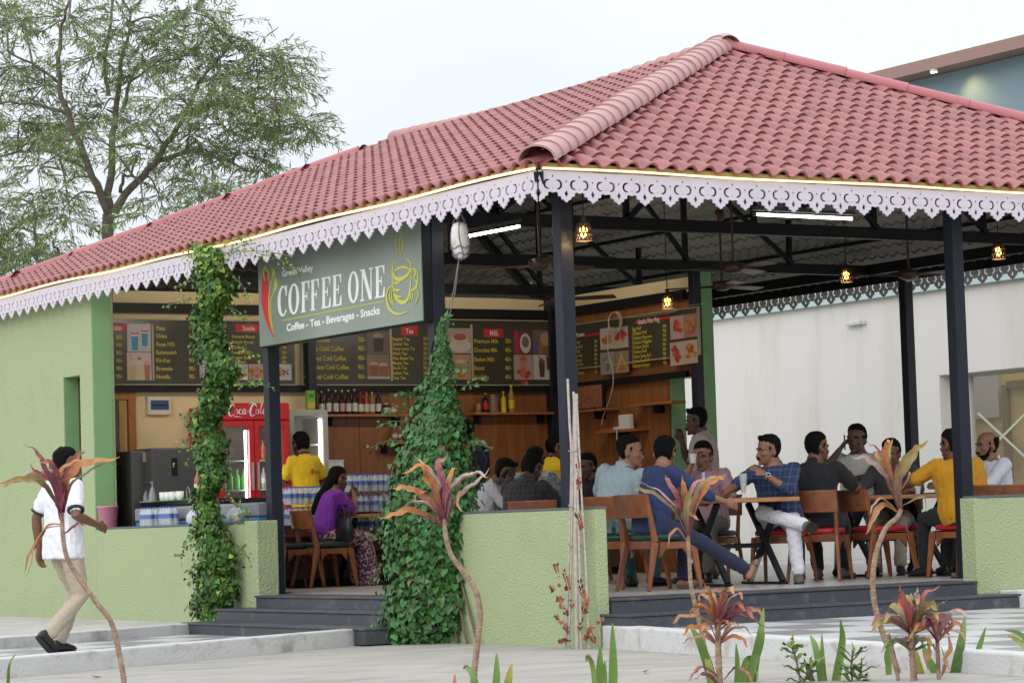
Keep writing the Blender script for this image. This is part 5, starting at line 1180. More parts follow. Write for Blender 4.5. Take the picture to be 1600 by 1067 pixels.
for k, (z, liq, lab, cpm, h, lb) in enumerate(((0.42, COLA, RLB, RLB, .27, 'dark cola bottle on the second lowest shelf of the red cooler'), (0.74, COLA, RLB, RLB, .24, 'small cola bottle on the middle shelf of the red cooler'), (1.06, CLR, WLB, LBL, .24, 'pale labelled soda bottle on the upper middle shelf of the red cooler'), (1.38, AMB, RLB, AMB, .21, 'amber juice bottle on the top shelf of the red cooler'), (0.16, COLA, RLB, RLB, .25, 'big dark bottle on the bottom of the red cooler'))):
    for i in range(5): drink('drink_bottle', h, 0.034, liq, lab, cpm, (xa + w / 2 + 0.10 + 0.082 * i, fy + 0.14, z + .001), lb.replace('of the red cooler', 'of the cooler, ' + ORD[i] + ' from handles'), lb.split(' on the ')[1] + ' bottles')
for k, (z, liq, lb) in enumerate(((0.74, LIMEG, 'green soda bottle behind the cooler door next to the vine, middle shelf'), (0.42, LIMEG, 'green soda bottle behind the cooler door next to the vine, lower shelf'), (1.06, LIMEG, 'lime drink bottle behind the cooler door next to the vine, upper shelf'))):
    for i in range(4): drink('drink_bottle', .22, 0.034, liq, None, LIMEG, (xa + 0.12 + 0.082 * i, fy + 0.14, z + .001), lb.replace('behind the cooler door next to the vine', 'by the vine in the cooler') + ', ' + ORD[3 - i] + ' from handles', 'green sodas ' + str(('middle', 'lower', 'upper')[k]) + ' shelf')
# pale upright fridge with a glass door
fy2 = 9.5; x0, x1 = ony(452, 700, fy2).x, ony(512, 700, fy2).x; z1 = ony(480, 640, fy2).z; w2 = x1 - x0; d2 = .58
fr = empty('display_fridge', (x0, fy2, 0), label='tall pale grey display fridge with lit glass door behind the yellow shirted waiter', cat='fridge')
FRM = mat('fridge_grey', (0.40, 0.38, 0.35), 0.45)
MB().box(0, 0.03, 0.03, d2, 0, z1).box(w2 - .03, w2, 0.03, d2, 0, z1).box(.03, w2 - .03, d2 - .03, d2, 0, z1).box(.03, w2 - .03, .03, d2 - .03, z1 - .08, z1).box(.03, w2 - .03, .03, d2 - .03, 0, .15).build('body', FRM, fr)
dd = MB().box(0, .06, -.02, .025, .1, z1).box(w2 - .06, w2, -.02, .025, .1, z1).box(.06, w2 - .06, -.02, .025, z1 - .07, z1).box(.06, w2 - .06, -.02, .025, .1, .2).build('door', FRM, fr); MB().box(.06, w2 - .06, 0, .005, .2, z1 - .07).build('pane', PANE, dd)
MB().box(w2 - .085, w2 - .062, .03, .05, .3, z1 - .1).build('light_strip', LWH, fr); MB().box(.031, w2 - .031, d2 - .05, d2 - .031, .15, z1 - .08).build('back_panel', INSIDE, fr)
for z in (.55, .9, 1.25, 1.55): MB().box(.032, w2 - .032, .06, d2 - .05, z - .012, z).build('shelf', PLW, fr)
for i, (z, c, s) in enumerate(((1.25, (.35, .36, .10), .13), (1.55, (.6, .58, .52), .16), (.9, (.5, .5, .48), .14))):
    sk = empty('food_packet', (x0 + w2 * (.3 + .12 * i), fy2 + .2, z + .001), label=('yellow green packet on the middle shelf of the pale fridge', 'white folded packet on the top shelf of the pale fridge', 'pale packet low inside the pale fridge')[i], cat='packet')
    b = MB(); b.rings([[(s * .5 * cos(a) * q, s * .3 * sin(a) * q2, z2) for a in np.linspace(0, 2 * pi, 12, endpoint=False)] for q, q2, z2 in ((.8, .6, 0), (1, 1, .03), (1, .9, .08), (.9, .5, .12), (1.0, .1, .145))]); b.build('wrap', mat('packet_%d' % i, c, .5), sk)
# green juice carton standing on the pale fridge
p = ony(485, 640, fy2 + .15); ct = empty('juice_carton', (p.x, fy2 + .15, z1 + .002), label='green and yellow juice carton standing on the pale fridge', cat='carton')
MB().box(-.045, .045, -.03, .03, 0, .22).build('box', mat('carton_green', (.16, .40, .05), .4), ct); MB().box(-.0455, .0455, -.031, -.0301, .02, .09).build('print', mat('carton_yellow', (.6, .38, .05), .4), ct); MB().box(-.03, .03, -.031, -.0301, .14, .18).build('print', mat('carton_dark', (.03, .15, .05), .4), ct)
# dark steel cabinets
for (xx0, xx1, yt, fy3, lb) in ((238, 352, 699, 9.45, 'dark grey steel cabinet with small black latch left of the red cooler'), (206, 239, 704, 9.62, 'narrow dark grey cabinet beside the orange door frame')):
    x0, x1 = ony(xx0, 730, fy3).x, ony(xx1, 730, fy3).x; z1c = ony((xx0 + xx1) / 2, yt, fy3).z
    cbn = empty('steel_cabinet', (x0, fy3, 0), label=lb, cat='cabinet'); MB().box(0, x1 - x0, 0.02, .5, 0, z1c).build('body', STEEL, cbn, .008)
    MB().box(0.005, x1 - x0 - .005, -.004, .018, .1, z1c - .01).build('door', STEEL, cbn, .006)
    if xx0 > 230:
        q = ony(272, 730, fy3); MB().box(q.x - x0 - .03, q.x - x0 + .03, -.02, -.005, q.z - .09, q.z + .10).build('latch', BLACK, cbn); MB().box(q.x - x0 - .025, q.x - x0 - .01, -.024, -.0201, q.z + .0, q.z + .05).build('button', mat('brass', (.5, .35, .1), .3, metal=.6), cbn)
    else: MB().box(x1 - x0 - .12, x1 - x0 - .02, -.008, -.0045, z1c - .12, z1c - .02).build('sticker', mat('sticker_tan', (.3, .25, .17), .5), cbn)
# orange framed door
x0, x1 = 0.38, ony(210, 650, YB).x; zd2 = ony(195, 612, YB).z
ORG = mat('orange_frame', (0.42, 0.16, 0.03), 0.4)
od = empty('glazed_door', (x0, YB - .03, 0), label='dark glazed door in an orange varnished frame beside the tall green wall', cat='door')
fw = x1 - x0; MB().box(fw - .09, fw, -.02, .03, 0, zd2).box(0, fw - .09, -.02, .03, zd2 - .09, zd2).build('frame', ORG, od, .005)
MB().box(fw - .20, fw - .13, -.01, .025, 0, zd2 - .1).build('stile', mat('ochre_stile', (.5, .27, .05), .4), od); MB().box(0, fw - .2, 0.0, .02, 0, zd2 - .095).build('pane', mat('door_dark', (.07, .07, .075), .15), od)
# meter box on the cream wall
p0, p1 = ony(231, 648, YB - .05), ony(266, 619, YB - .05); mbx = empty('meter_box', (p0.x, YB - .002, p0.z), label='cream switch box with a dark blue window on the cream wall', cat='switch box')
mw, mh = p1.x - p0.x, p1.z - p0.z; MB().box(0, mw, -.06, 0, 0, mh).build('case', mat('case_cream', (.68, .62, .48), .5), mbx, .006); MB().box(mw * .12, mw * .9, -.066, -.061, mh * .27, mh * .78).build('cover', mat('cover_blue', (.035, .07, .15), .2), mbx); MB().box(mw * .2, mw * .8, -.07, -.0665, mh * .48, mh * .54).build('slot', BLACK, mbx)
# counter along the half wall, chest and things on it
zc = onx(300, 781, .6).z
cn = empty('serving_counter', (.85, 8, 0), label='dark topped brown counter along the green half wall under the boards', cat='counter')
ye = onx(428, 800, 1.17).y - 8; MB().box(-.28, .3, ye, 1.7, 0, zc - .045).build('body', DWD, cn); MB().box(-.31, .32, ye - .02, 1.72, zc - .043, zc).build('top', mat('black_top', (.012, .012, .014), .25), cn, .006)
zf = onx(300, 790, .30).z
cf = empty('chest_freezer', (.4, 7.7, 0), label='long low blue and grey chest behind the green half wall', cat='chest freezer')
yl, yr = onx(212, 800, .26).y - 7.7, onx(404, 800, .26).y - 7.7
MB().box(-.15, .14, yr, yl, 0, zf - .14).build('body', mat('chest_blue', (.035, .17, .33), .35), cf, .02); MB().box(-.155, .145, yr - .005, yl + .005, zf - .138, zf).build('rim', mat('chest_grey', (.22, .23, .26), .4), cf, .02)
def onc(px): return onx(px, 781, .62).y
ZT = zc + .001
tray = empty('glass_tray', (.62, onc(225), ZT), label='grey tray holding upturned glasses on the counter', cat='tray'); MB().box(-.1, .1, -.27, .27, 0, .012).box(-.1, .1, -.27, -.262, .012, .03).box(-.1, .1, .262, .27, .012, .03).build('plate', mat('tray_grey', (.35, .35, .37), .3), tray)
for i, px in enumerate((208, 219, 230, 241)):
    gl = empty('stem_glass', (.6, onc(px), ZT + .0125), label=('first', 'second', 'third', 'fourth')[i] + ' upturned stem glass from the wall end on the grey tray', cat='glass', group='upturned glasses on the tray')
    MB().lathe([(.045, 0), (.042, .06), (.022, .13), (.008, .15)], n=12, cap=False).build('bowl', CLRG, gl); MB().lathe([(.008, .1505), (.007, .19), (.03, .205), (.034, .21)], n=12).build('foot', CLRG, gl)
mt = empty('green_mat', (.62, onc(285), ZT), label='green strip mat under the white cups on the counter', cat='mat'); MB().box(-.09, .09, -.62, .52, 0, .008).build('sheet', mat('mat_green', (.03, .25, .09), .6), mt)
for i, px in enumerate((258, 265, 273, 284, 326)):
    cu = empty('white_cup', (.60, onc(px), ZT + .009), label=('first', 'second', 'third', 'fourth', 'fifth')[i] + ' white cup from the glass tray on the counter', cat='cup', group='white cups on the counter')
    MB().lathe([(.028, 0), (.040, .02), (.044, .09), (.040, .088), (.035, .02)], n=14).build('bowl', PLW, cu); b = MB(); b.tube([(0, -.042, .07), (0, -.068, .06), (0, -.066, .03), (0, -.04, .02)], .006, 6); b.build('handle', PLW, cu)
jr = empty('wire_basket', (.60, onc(297), ZT + .009), label='small bent wire holder between the white cups', cat='holder'); b = MB()
b.tube(spline([V((0, -.03, 0)), V((0, -.035, .09)), V((0, 0, .13)), V((0, .035, .09)), V((0, .03, 0))], 5), .004, 5); b.build('hoop', SILV, jr); MB().tube([(-.02, -.03, .003), (.02, -.03, .003), (.02, .03, .003), (-.02, .03, .003), (-.02, -.03, .003)], .003, 5).build('base', SILV, jr)
MILK = mat('whisky', (.30, .14, .06), .15)
drink('syrup_bottle', .33, .04, MILK, WLB, mat('cap_white', (.6, .6, .58), .4), (.66, onc(304), ZT), 'clear amber bottle with a cream label standing alone on the counter', None, lab_z=(.1, .5))
tl2 = empty('tap', (.62, onc(190), ZT), label='small chrome tap and white block at the wall end of the counter', cat='tap'); MB().box(-.06, .06, -.05, .05, 0, .05).build('block', PLW, tl2, .005); MB().tube([(0, 0, .0505), (0, 0, .2), (-.05, -.02, .23), (-.09, -.03, .2)], .009, 8).build('spout', SILV, tl2)
# on the half wall ledge: bucket, bottle packs, bags
ZL = .693
bk = empty('pink_bucket', (.105, onx(168, 815, .1).y, ZL), label='pink plastic bucket on the half wall beside the walking man', cat='bucket')
MB().lathe([(.085, 0), (.092, .005), (.112, .21), (.118, .212), (.118, .225), (.108, .225), (.085, .02)], n=24).build('tub', mat('bucket_pink', (.60, .24, .34), .45), bk)
def pack(loc, nx, ny, label, nm='water_pack', rz=0, h=.19, sh={}):
    t = empty(nm, loc, rz, label=label, cat='water pack', group='water packs')
    if 'm' not in sh:
        r = .031; sh['m'] = (bottle_mb(h, r, [(r * .92, 0), (r, .008), (r * .95, h * .2), (r, h * .3), (r, h * .62), (r * .85, h * .74), (r * .42, h * .86), (r * .42, h * .92)]).mesh('bottle', CLR), MB().lathe([(r * .46, h * .92), (r * .46, h)], n=8).mesh('cap', CAPB), MB().lathe([(r * 1.02, h * .36), (r * 1.02, h * .6)], n=10, cap=False).mesh('paper_label', LBL))
    for i in range(nx):
        for j in range(ny):
            o = inst('bottle', sh['m'][0], t, Matrix.Translation(((i - (nx - 1) / 2) * .066, (j - (ny - 1) / 2) * .066, 0))); inst('cap', sh['m'][1], o); inst('paper_label', sh['m'][2], o)
    return t
pack((.11, onx(232, 815, .1).y, ZL), 2, 4, 'shrink wrapped bottle pack on the half wall beside the pink bucket'); pack((.11, onx(262, 815, .1).y, ZL), 2, 4, 'bottle pack on the half wall nearest the climbing vine')
BAGW = mat('bag_white', (.62, .64, .68), .35, alpha=.85)
for i, px in enumerate((303, 366)):
    bg = empty('plastic_bag', (.11, onx(px, 815, .1).y, ZL), label=('white knotted plastic bag on the half wall left of the vine', 'white plastic bag on the half wall right of the vine')[i], cat='bag'); R0 = []
    for q, (s, z) in enumerate(((.06, 0), (.085, .03), (.08, .09), (.05, .13), (.02, .15), (.035, .175))): R0.append([V((s * .9 * cos(a) * (1 + .15 * sin(3 * a + q + i)), s * 1.3 * sin(a) * (1 + .12 * cos(4 * a + q)), z)) for a in np.linspace(0, 2 * pi, 16, endpoint=False)])
    MB().rings(R0).build('sack', BAGW, bg)
# long kitchen counter parallel to the back wall with crates of water in front
lc = empty('long_counter', (4.0, 8.5, 0), label='long low dark wooden counter in front of the veneered kitchen wall', cat='counter')
lx0, lx1 = ony(444, 850, 8.3).x - 4, 1.9
MB().box(lx0, lx1, -.2, .2, 0.08, .52).build('body', DWD, lc); MB().box(lx0 - .02, lx1, -.23, .22, .522, .555).build('top', mat('brown_top', (.14, .055, .03), .35), lc, .006); MB().box(lx0 + .02, lx1, -.17, .17, 0, .078).build('plinth', BLACK, lc)
def xat(px, y=8.5): return ony(px, 800, y).x
a, b_ = xat(535), xat(655); n = 3
for k, (z, nm) in enumerate(((.557, 'bottom'), (.776, 'middle'), (.995, 'top'))):
    for i in range(n): pack((a + (b_ - a) * (i + .5) / n, 8.5, z), 4, 3, ('%s layer water pack, %s from the seated woman, in the tall stack') % (nm, ('first', 'second', 'third')[i]), h=.216)
for k, (z, nm) in enumerate(((.655, 'lower'), (.873, 'upper'))):
    for i in range(2): pack((xat(461 + 39 * i), 8.5, z), 4, 3, '%s pack, %s from the black post, in the short water stack' % (nm, ('first', 'second')[i]), h=.216)
crt = empty('stacking_crate', (xat(480), 8.5, .557), 0, label='dark flat crate under the short water stack', cat='crate'); MB().box(-.30, .30, -.12, .12, 0, .08).build('box', DWD, crt); MB().box(-.31, .31, -.13, .13, .081, .096).build('lid', DWD, crt)
kc = empty('back_counter', (4.5, 9.75, 0), label='narrow back counter under the veneer shelves carrying the glass case', cat='counter'); MB().box(-1.2, 1.3, -.2, .2, .08, .79).build('body', DWD, kc); MB().box(-1.22, 1.32, -.22, .22, .791, .82).build('top', mat('brown_top', (.14, .055, .03), .35), kc); MB().box(-1.15, 1.25, -.15, .15, 0, .079).build('plinth', BLACK, kc)
# microwave case and canister
p = ony(533, 745, 9.6); mc = empty('glass_case', (p.x, 9.6, .822), label='small black framed glass case on the counter right of the pale fridge', cat='case')
MB().box(-.17, -.145, 0, .3, 0, .36).box(.145, .17, 0, .3, 0, .36).box(-.145, .145, 0, .3, .335, .36).box(-.145, .145, 0, .3, 0, .03).box(-.145, .145, .28, .3, .03, .335).build('frame', BLACK, mc); MB().box(-.145, .145, .005, .009, .03, .335).build('pane', PANE, mc); MB().box(-.144, .144, .03, .27, .17, .178).build('shelf', SILV, mc)
cs = empty('white_canister', (p.x - .02, 9.75, 1.185), label='white square canister on top of the small glass case', cat='canister'); MB().box(-.1, .1, -.08, .08, 0, .17).build('body', PLW, cs, .015); MB().box(-.105, .105, -.085, .085, .171, .19).build('lid', PLW, cs, .008)
# wall shelves on the veneer
SHW = mat('shelf_wood', (0.30, 0.12, 0.045), 0.4, col2=(0.40, 0.17, 0.06), vs=3, stretch=(.6, 5, 5))
def shelf(x0, x1, py, lb, y0=YB - .22, th=.03):
    a, b_ = ony(x0, py, y0), ony(x1, py, y0); s = empty('wall_shelf', (a.x, y0, a.z), label=lb, cat='shelf')
    MB().box(0, b_.x - a.x, 0, YB - .013 - y0, -th, 0).build('plank', SHW, s, .003)
    for f in (.1, .9): MB().box((b_.x - a.x) * f - .01, (b_.x - a.x) * f + .01, .06, YB - .013 - y0, -th - .1, -th - .001).build('bracket', BLACK, s)
    return a.z
zs1 = shelf(510, 640, 647, 'long veneer shelf of syrup bottles left of the ivy cone'); zs2 = shelf(742, 866, 644, 'veneer shelf with yellow squeeze bottle right of the ivy cone'); zs3 = shelf(606, 640, 690, 'short low shelf half hidden by the ivy cone')
DK = mat('syrup_dark', (.02, .012, .012), .12); 
yS = YB - .12
SYR = [(503, DK, WLB, SILV, .27, 'first dark syrup bottle beside the green carton'), (514, DK, WLB, SILV, .29, 'second dark syrup bottle from the green carton'), (525, DK, WLB, SILV, .28, 'third dark syrup bottle from the green carton'), (535, DK, mat('label_rose', (.5, .3, .3), .5), SILV, .28, 'fourth dark syrup bottle, with a pinkish label'), (545, DK, WLB, SILV, .28, 'fifth dark syrup bottle from the green carton'), (554.5, DK, WLB, SILV, .29, 'sixth dark syrup bottle beside the red ones'),
 (564, mat('syrup_red', (.16, .02, .02), .15), WLB, RLB, .26, 'red capped sauce bottle on the syrup shelf'), (573, mat('syrup_orange', (.35, .06, .02), .2), WLB, RLB, .26, 'orange sauce bottle on the syrup shelf'), (582, mat('syrup_gold', (.25, .17, .04), .2), WLB, mat('cap_orange', (.6, .2, .03), .4), .26, 'golden sauce bottle with orange cap on the syrup shelf'), (591.5, mat('syrup_navy', (.02, .02, .05), .15), WLB, mat('cap_navy', (.03, .04, .15), .4), .27, 'navy capped bottle last on the syrup shelf')]
for px, liq, lab, cpm, h, lb in SYR: drink('syrup_bottle', h, .034, liq, lab, cpm, (ony(px, 645, yS).x, yS, zs1 + .001), lb, 'bottles on the syrup shelf', lab_z=(.12, .45))
jarp = [(.04, 0), (.042, .01), (.042, .09), (.034, .105), (.034, .11)]
for px, liq, cpm, lb in ((604, mat('choc', (.06, .025, .015), .3), PLW, 'squat chocolate spread jar with white lid'), (615, mat('amberjar', (.3, .16, .04), .3), mat('lid_gold', (.5, .35, .12), .4), 'small amber jar at the ivy end of the syrup shelf')): drink('spread_jar', .125, .042, liq, WLB, cpm, (ony(px, 645, yS).x, yS, zs1 + .001), lb, None, prof=jarp, lab_z=(.2, .6), cat='jar')
for i, px in enumerate((617, 626)): drink('sauce_jar', .17, .035, mat('jarmix', (.22, .14, .1), .3), WLB, SILV, (ony(px, 688, yS).x, yS, zs3 + .001), ('jar on the short low shelf, away from the ivy', 'jar on the short low shelf, touching the ivy')[i], 'jars on the short shelf', cat='jar')
YEL = mat('squeeze_yellow', (.65, .48, .01), .35)
drink('small_jar', .10, .036, mat('brownjar', (.25, .12, .04), .3), WLB, mat('lid_tan', (.4, .25, .1), .4), (ony(747.5, 642, yS).x, yS, zs2 + .001), 'small brown jar first on the shelf right of the ivy', None, prof=jarp, cat='jar')
drink('sauce_bottle', .23, .04, DK, RLB, YEL, (ony(759, 642, yS).x, yS, zs2 + .001), 'dark sauce bottle with red label and yellow cap', None, lab_z=(.15, .5))
drink('clear_canister', .21, .055, mat('smoky', (.30, .22, .16), .2, alpha=.7), None, mat('lid_grey', (.35, .3, .25), .4), (ony(771, 642, yS).x, yS, zs2 + .001), 'smoky clear canister on the shelf right of the ivy', None, prof=[(.053, 0), (.055, .01), (.055, .19)], cat='canister')
drink('squeeze_bottle', .25, .034, YEL, None, YEL, (ony(787, 642, yS).x, yS, zs2 + .001), 'plain bright yellow squeeze bottle with pointed nozzle', None, prof=[(.034, 0), (.034, .15), (.028, .175), (.008, .19), (.004, .245)])
drink('oil_bottle', .33, .04, mat('oil', (.35, .24, .06), .15), YEL, YEL, (ony(799.5, 642, yS).x, yS, zs2 + .001), 'tall oil bottle with yellow cap and yellow label', None, lab_z=(.15, .45))
# side wall shelves
def shelf_s(x0, x1, py, lb, d=.2):
    pl = XR - .014 - d; a, b_ = onx(x0, py, pl), onx(x1, py, pl); s = empty('wall_shelf', (pl, a.y, a.z), label=lb, cat='shelf'); MB().box(0, d, b_.y - a.y, 0, -.03, 0).build('plank', SHW, s, .003); MB().box(.05, d, (b_.y - a.y) * .5 - .01, (b_.y - a.y) * .5 + .01, -.12, -.031).build('bracket', BLACK, s); return a.z, pl
z4, pl4 = shelf_s(900, 947, 641, 'side wall shelf carrying the framed tray'); z5, pl5 = shelf_s(930, 992, 674, 'side wall shelf with the white router box'); z6, pl6 = shelf_s(982, 1049, 632, 'empty side wall shelf next to the green jamb')
q = onx(922, 640, pl4 + .1); fp = empty('framed_tray', (pl4 + .1, q.y, z4 + .001), label='dark framed tray of red spices leaning on the side wall shelf', cat='tray')
hh = .30; MB().box(0, .03, -.28, .28, 0, hh).build('frame', BLACK, fp, .004); MB().box(-.006, -.001, -.26, .26, .02, hh - .02).build('spices', mat('spice_red', (.28, .06, .03), .7, col2=(.36, .18, .09), vs=45), fp)
q = onx(977, 672, pl5 + .08); rt = empty('router_box', (pl5 + .08, q.y, z5 + .001), label='upright white router box on the side wall shelf', cat='router'); MB().box(-.02, .05, -.11, .11, 0, .17).build('case', PLW, rt, .01); MB().box(-.0215, -.0205, .06, .07, .02, .03).build('light', mat('green_dot', (.1, .6, .1), emit=(.1, 1, .1), es=2), rt)
q = onx(964, 668, pl5 + .03); pg = empty('power_plug', (pl5 + .03, q.y, z5 + .001), label='white plug block with a cord hanging from the side wall shelf', cat='plug'); MB().box(-.02, .03, -.05, .05, 0, .035).build('block', PLW, pg, .005)
Pq = [onx(x, y, pl5 - .01) - V(pg.location) for x, y in ((964, 672), (964, 690), (967, 705), (970, 720))]; MB().tube(spline(Pq, 5), .006, 6).build('cord', PLW, pg)
q = onx(962, 500, XR - .16); cbx = empty('hanging_cable', q, label='beige cable coil looped over the side menu board and dropping to the shelf', cat='cable')
CABM = mat('cable_beige', (.5, .42, .3), .5); b = MB(); 
for k, (rx, ry) in enumerate(((.14, .11), (.12, .13))):
    b = MB(); c = onx(961, 502 + k * 3, XR - .16) - q; b.tube([c + V((-.01 * k, rx * cos(a), ry * sin(a))) for a in np.linspace(0, 2 * pi, 24)], .007, 6); b.build('loop', CABM, cbx)
b = MB(); b.tube(spline([onx(x, y, XR - .17) - q for x, y in ((951, 500), (950, 525), (950, 550), (956, 572), (958, 598), (952, 625), (942, 652), (940, 664))], 5), .006, 6); b.build('drop', CABM, cbx)
b = MB(); b.tube(spline([onx(x, y, XR - .15) - q for x, y in ((975, 497), (1010, 494), (1050, 488), (1075, 478), (1102, 474))], 5), .005, 5); b.build('feed', mat('cable_grey', (.2, .2, .2), .5), cbx)
q = onx(946, 668, pl5 + .05); og = empty('spice_packet', (pl5 + .06, q.y, z5 + .002), label='flat orange packet lying on the side wall shelf', cat='packet'); b = MB(); b.rings([[V((.05 * cos(a) * s, .14 * sin(a) * s, z)) for a in np.linspace(0, 2 * pi, 12, endpoint=False)] for s, z in ((.8, 0), (1, .008), (.7, .02))]); b.build('wrap', mat('packet_orange', (.55, .12, .03), .5), og)

# ================================================================== lamps, tubes, fans, float
def tube_light(a, b_, lb, M_=None):
    a, b_ = V(a), V(b_); c = (a + b_) / 2; t = empty('tube_light', c, label=lb, cat='tube light', group='tube lights under the roof')
    MB().tube([a - c, b_ - c], .012, 8).build('tube', M_ or TUBE, t); d_ = (b_ - a).normalized(); MB().bar(a - c - d_ * .03 + V((0, 0, .05)), b_ - c + d_ * .03 + V((0, 0, .05)), .03, .03).build('batten', STEEL, t)
    for e, s in ((a, -1), (b_, 1)): MB().bar(e - c + d_ * s * .001, e - c + d_ * s * .03, .022, .03).build('holder', STEEL, t)
    MB().tube([V((0, 0, .066)), V((0, 0, .3))], .008, 6).build('rod', BLACK, t)
a, b_ = ony(722, 371, 2.3), ony(811, 354, 2.75); tube_light(a, b_, 'lit tube light slanting away behind the hanging white float')
a, b_ = ony(1181, 335, 1.25), ony(1331, 342, 1.25); tube_light(a, b_, 'lit tube light just below the front lace board')
TUBK = mat('tube_kitchen', (1, 1, 1), 0.5, emit=(1.0, 0.90, 0.74), es=230)
tube_light((0.9, 7.16, 3.40), (2.1, 7.16, 3.40), 'lit tube light over the kitchen counters beside the cooler', TUBK); tube_light((3.9, 7.16, 3.40), (5.1, 7.16, 3.40), 'lit tube light over the veneered kitchen wall', TUBK)
LAMPB = mat('lamp_bulb', (1, .8, .4), emit=(1.0, 0.50, 0.10), es=10); SHD = mat('lamp_shade', (0.035, 0.018, 0.01), 0.5)
def pendant(px, py, y, lb, zt=None):
    p = ony(px, py, y); t = empty('pendant_lamp', p, label=lb, cat='lamp', group='pierced pendant lamps'); R1 = .066
    b = MB(); prof2 = [(.066, -.075), (.067, -.045), (.064, 0), (.055, .045), (.036, .075), (.02, .085)]; n = 26
    for (r0, z0), (r1, z1_), wv in ((prof2[0], (.068, -.066), 0), (prof2[4], prof2[5], 0)):
        b.rings([[V((r * cos(2 * pi * j / n), r * sin(2 * pi * j / n), z)) for j in range(n)] for r, z in ((r0, z0), (r1, z1_))], cap=False)
    for j in range(13):      # pierced lattice of petals
        a0 = 2 * pi * j / 13
        for sg in (-1, 1): b.tube([V((r * cos(a0 + sg * k * .24), r * sin(a0 + sg * k * .24), z)) for k, (r, z) in enumerate(((.067, -.068), (.066, -.03), (.062, .015), (.05, .055), (.034, .078)))], .0068, 4)
    b.build('shade', SHD, t)
    MB().tube([V((.066 * cos(a), .066 * sin(a), -.02)) for a in np.linspace(0, 2 * pi, 27)], .006, 5).build('band', SHD, t)
    MB().ball((0, 0, .0), (.034, .034, .045), 12, 7).build('bulb', LAMPB, t)
    top = (zt or roofz(p.x, p.y) - .05) - p.z; MB().tube([V((0, 0, .084)), V((0, 0, top))], .005, 5).build('cord', BLACK, t); MB().lathe([(.02, .085), (.018, .12), (.006, .13)], n=10).build('cap', SHD, t)
    ld = bpy.data.lights.new('bulb_lamp', 'POINT'); ld.energy = 5; ld.color = (1, .62, .25); ld.shadow_soft_size = .04; lo = bpy.data.objects.new('bulb_lamp', ld); COL.objects.link(lo); lo.parent = t; lo.location = (0, 0, -.05)
pendant(912, 362, 0.68, 'lit pierced pendant lamp just right of the corner post'); pendant(1043, 471, 5.6, 'lit pierced pendant lamp in front of the side menu board'); pendant(1322, 430, 5.2, 'lit pierced pendant lamp before the far lace board'); pendant(1560, 393, 2.6, 'lit pierced pendant lamp nearest the frame edge, right of the front post')
FANM = mat('fan_brown', (0.06, 0.028, 0.02), 0.35); ft = []
def fan(px, py, y, rz, lb):
    p = ony(px, py, y); t = empty('ceiling_fan', p, rz, label=lb, cat='fan', group='brown ceiling fans')
    top = min(roofz(p.x, p.y) - .05, 3.9) - p.z; MB().lathe([(.03, .06), (.09, .05), (.10, .02), (.10, -.02), (.06, -.045), (.02, -.05)], n=18).build('motor', FANM, t); MB().tube([V((0, 0, .06)), V((0, 0, top))], .011, 8).build('rod', FANM, t)
    MB().lathe([(.02, .0), (.055, .03), (.05, .12), (.02, .14)], c=(0, 0, max(.15, top - .16)), n=14).build('canopy', FANM, t)
    for k in range(3):
        a = 2 * pi * k / 3; d_ = V((cos(a), sin(a), 0)); s = V((-sin(a), cos(a), 0)); b = MB(); P = [d_ * .09, d_ * .18, d_ * .35, d_ * .60, d_ * .62]; wd = [.03, .05, .12, .13, .10]
        top_ = [p_ - s * w_ / 2 + V((0, 0, .012)) for p_, w_ in zip(P, wd)]; bo = [p_ + s * w_ / 2 - V((0, 0, .012)) for p_, w_ in zip(P, wd)]; n = 5
        v = top_ + bo + [q_ - V((0, 0, .006)) for q_ in top_ + bo]; f = []
        for i in range(n - 1): f += [(i, i + 1, n + i + 1, n + i), (2 * n + i, 3 * n + i, 3 * n + i + 1, 2 * n + i + 1), (i, 2 * n + i, 2 * n + i + 1, i + 1), (n + i, n + i + 1, 3 * n + i + 1, 3 * n + i)]
        f += [(0, n, 3 * n, 2 * n), (n - 1, 3 * n - 1, 4 * n - 1, 2 * n - 1)]; b.add(v, f); b.build('blade', FANM, t)
fan(1146, 419, 3.2, .5, 'ceiling fan above the table of four men'); fan(843, 414, 2.6, .2, 'ceiling fan half hidden by the corner post'); fan(1420, 430, 3.9, .8, 'ceiling fan crossing the rear post'); fan(868, 468, 5.2, 1.2, 'far ceiling fan near the kitchen wall, beside the corner post'); fan(1128, 447, 6.0, .2, 'far ceiling fan by the green column')
c = onx(719, 376, -.06); fb = empty('net_float', c, label='white oval fishing float in a rope net hung from the eave', cat='float')
b = MB(); b.rings([[V((.075 * s * cos(a) * (1 + .03 * sin(3 * a)), .075 * s * sin(a), z)) for a in np.linspace(0, 2 * pi, 18, endpoint=False)] for s, z in ((.35, -.15), (.72, -.13), (.92, -.085), (1.0, -.02), (1.0, .05), (.92, .10), (.7, .135), (.4, .148))]); b.build('body', mat('float_white', (.62, .58, .52), .6, col2=(.70, .67, .63), vs=20, wear=((.36, .25, .15), 14, .55, .8)), fb)
ROPE = mat('rope_mauve', (.16, .13, .2), .8)
for k in range(5):
    a = 2 * pi * k / 5 + .3; b = MB(); b.tube(spline([V((0, 0, .25)), V((.055 * cos(a), .055 * sin(a), .14)), V((.079 * cos(a), .079 * sin(a), .03)), V((.079 * cos(a + .2), .079 * sin(a + .2), -.06)), V((.06 * cos(a + .5), .06 * sin(a + .5), -.13)), V((0, 0, -.165))], 5), .0045, 5); b.build('net_strand', ROPE, fb)
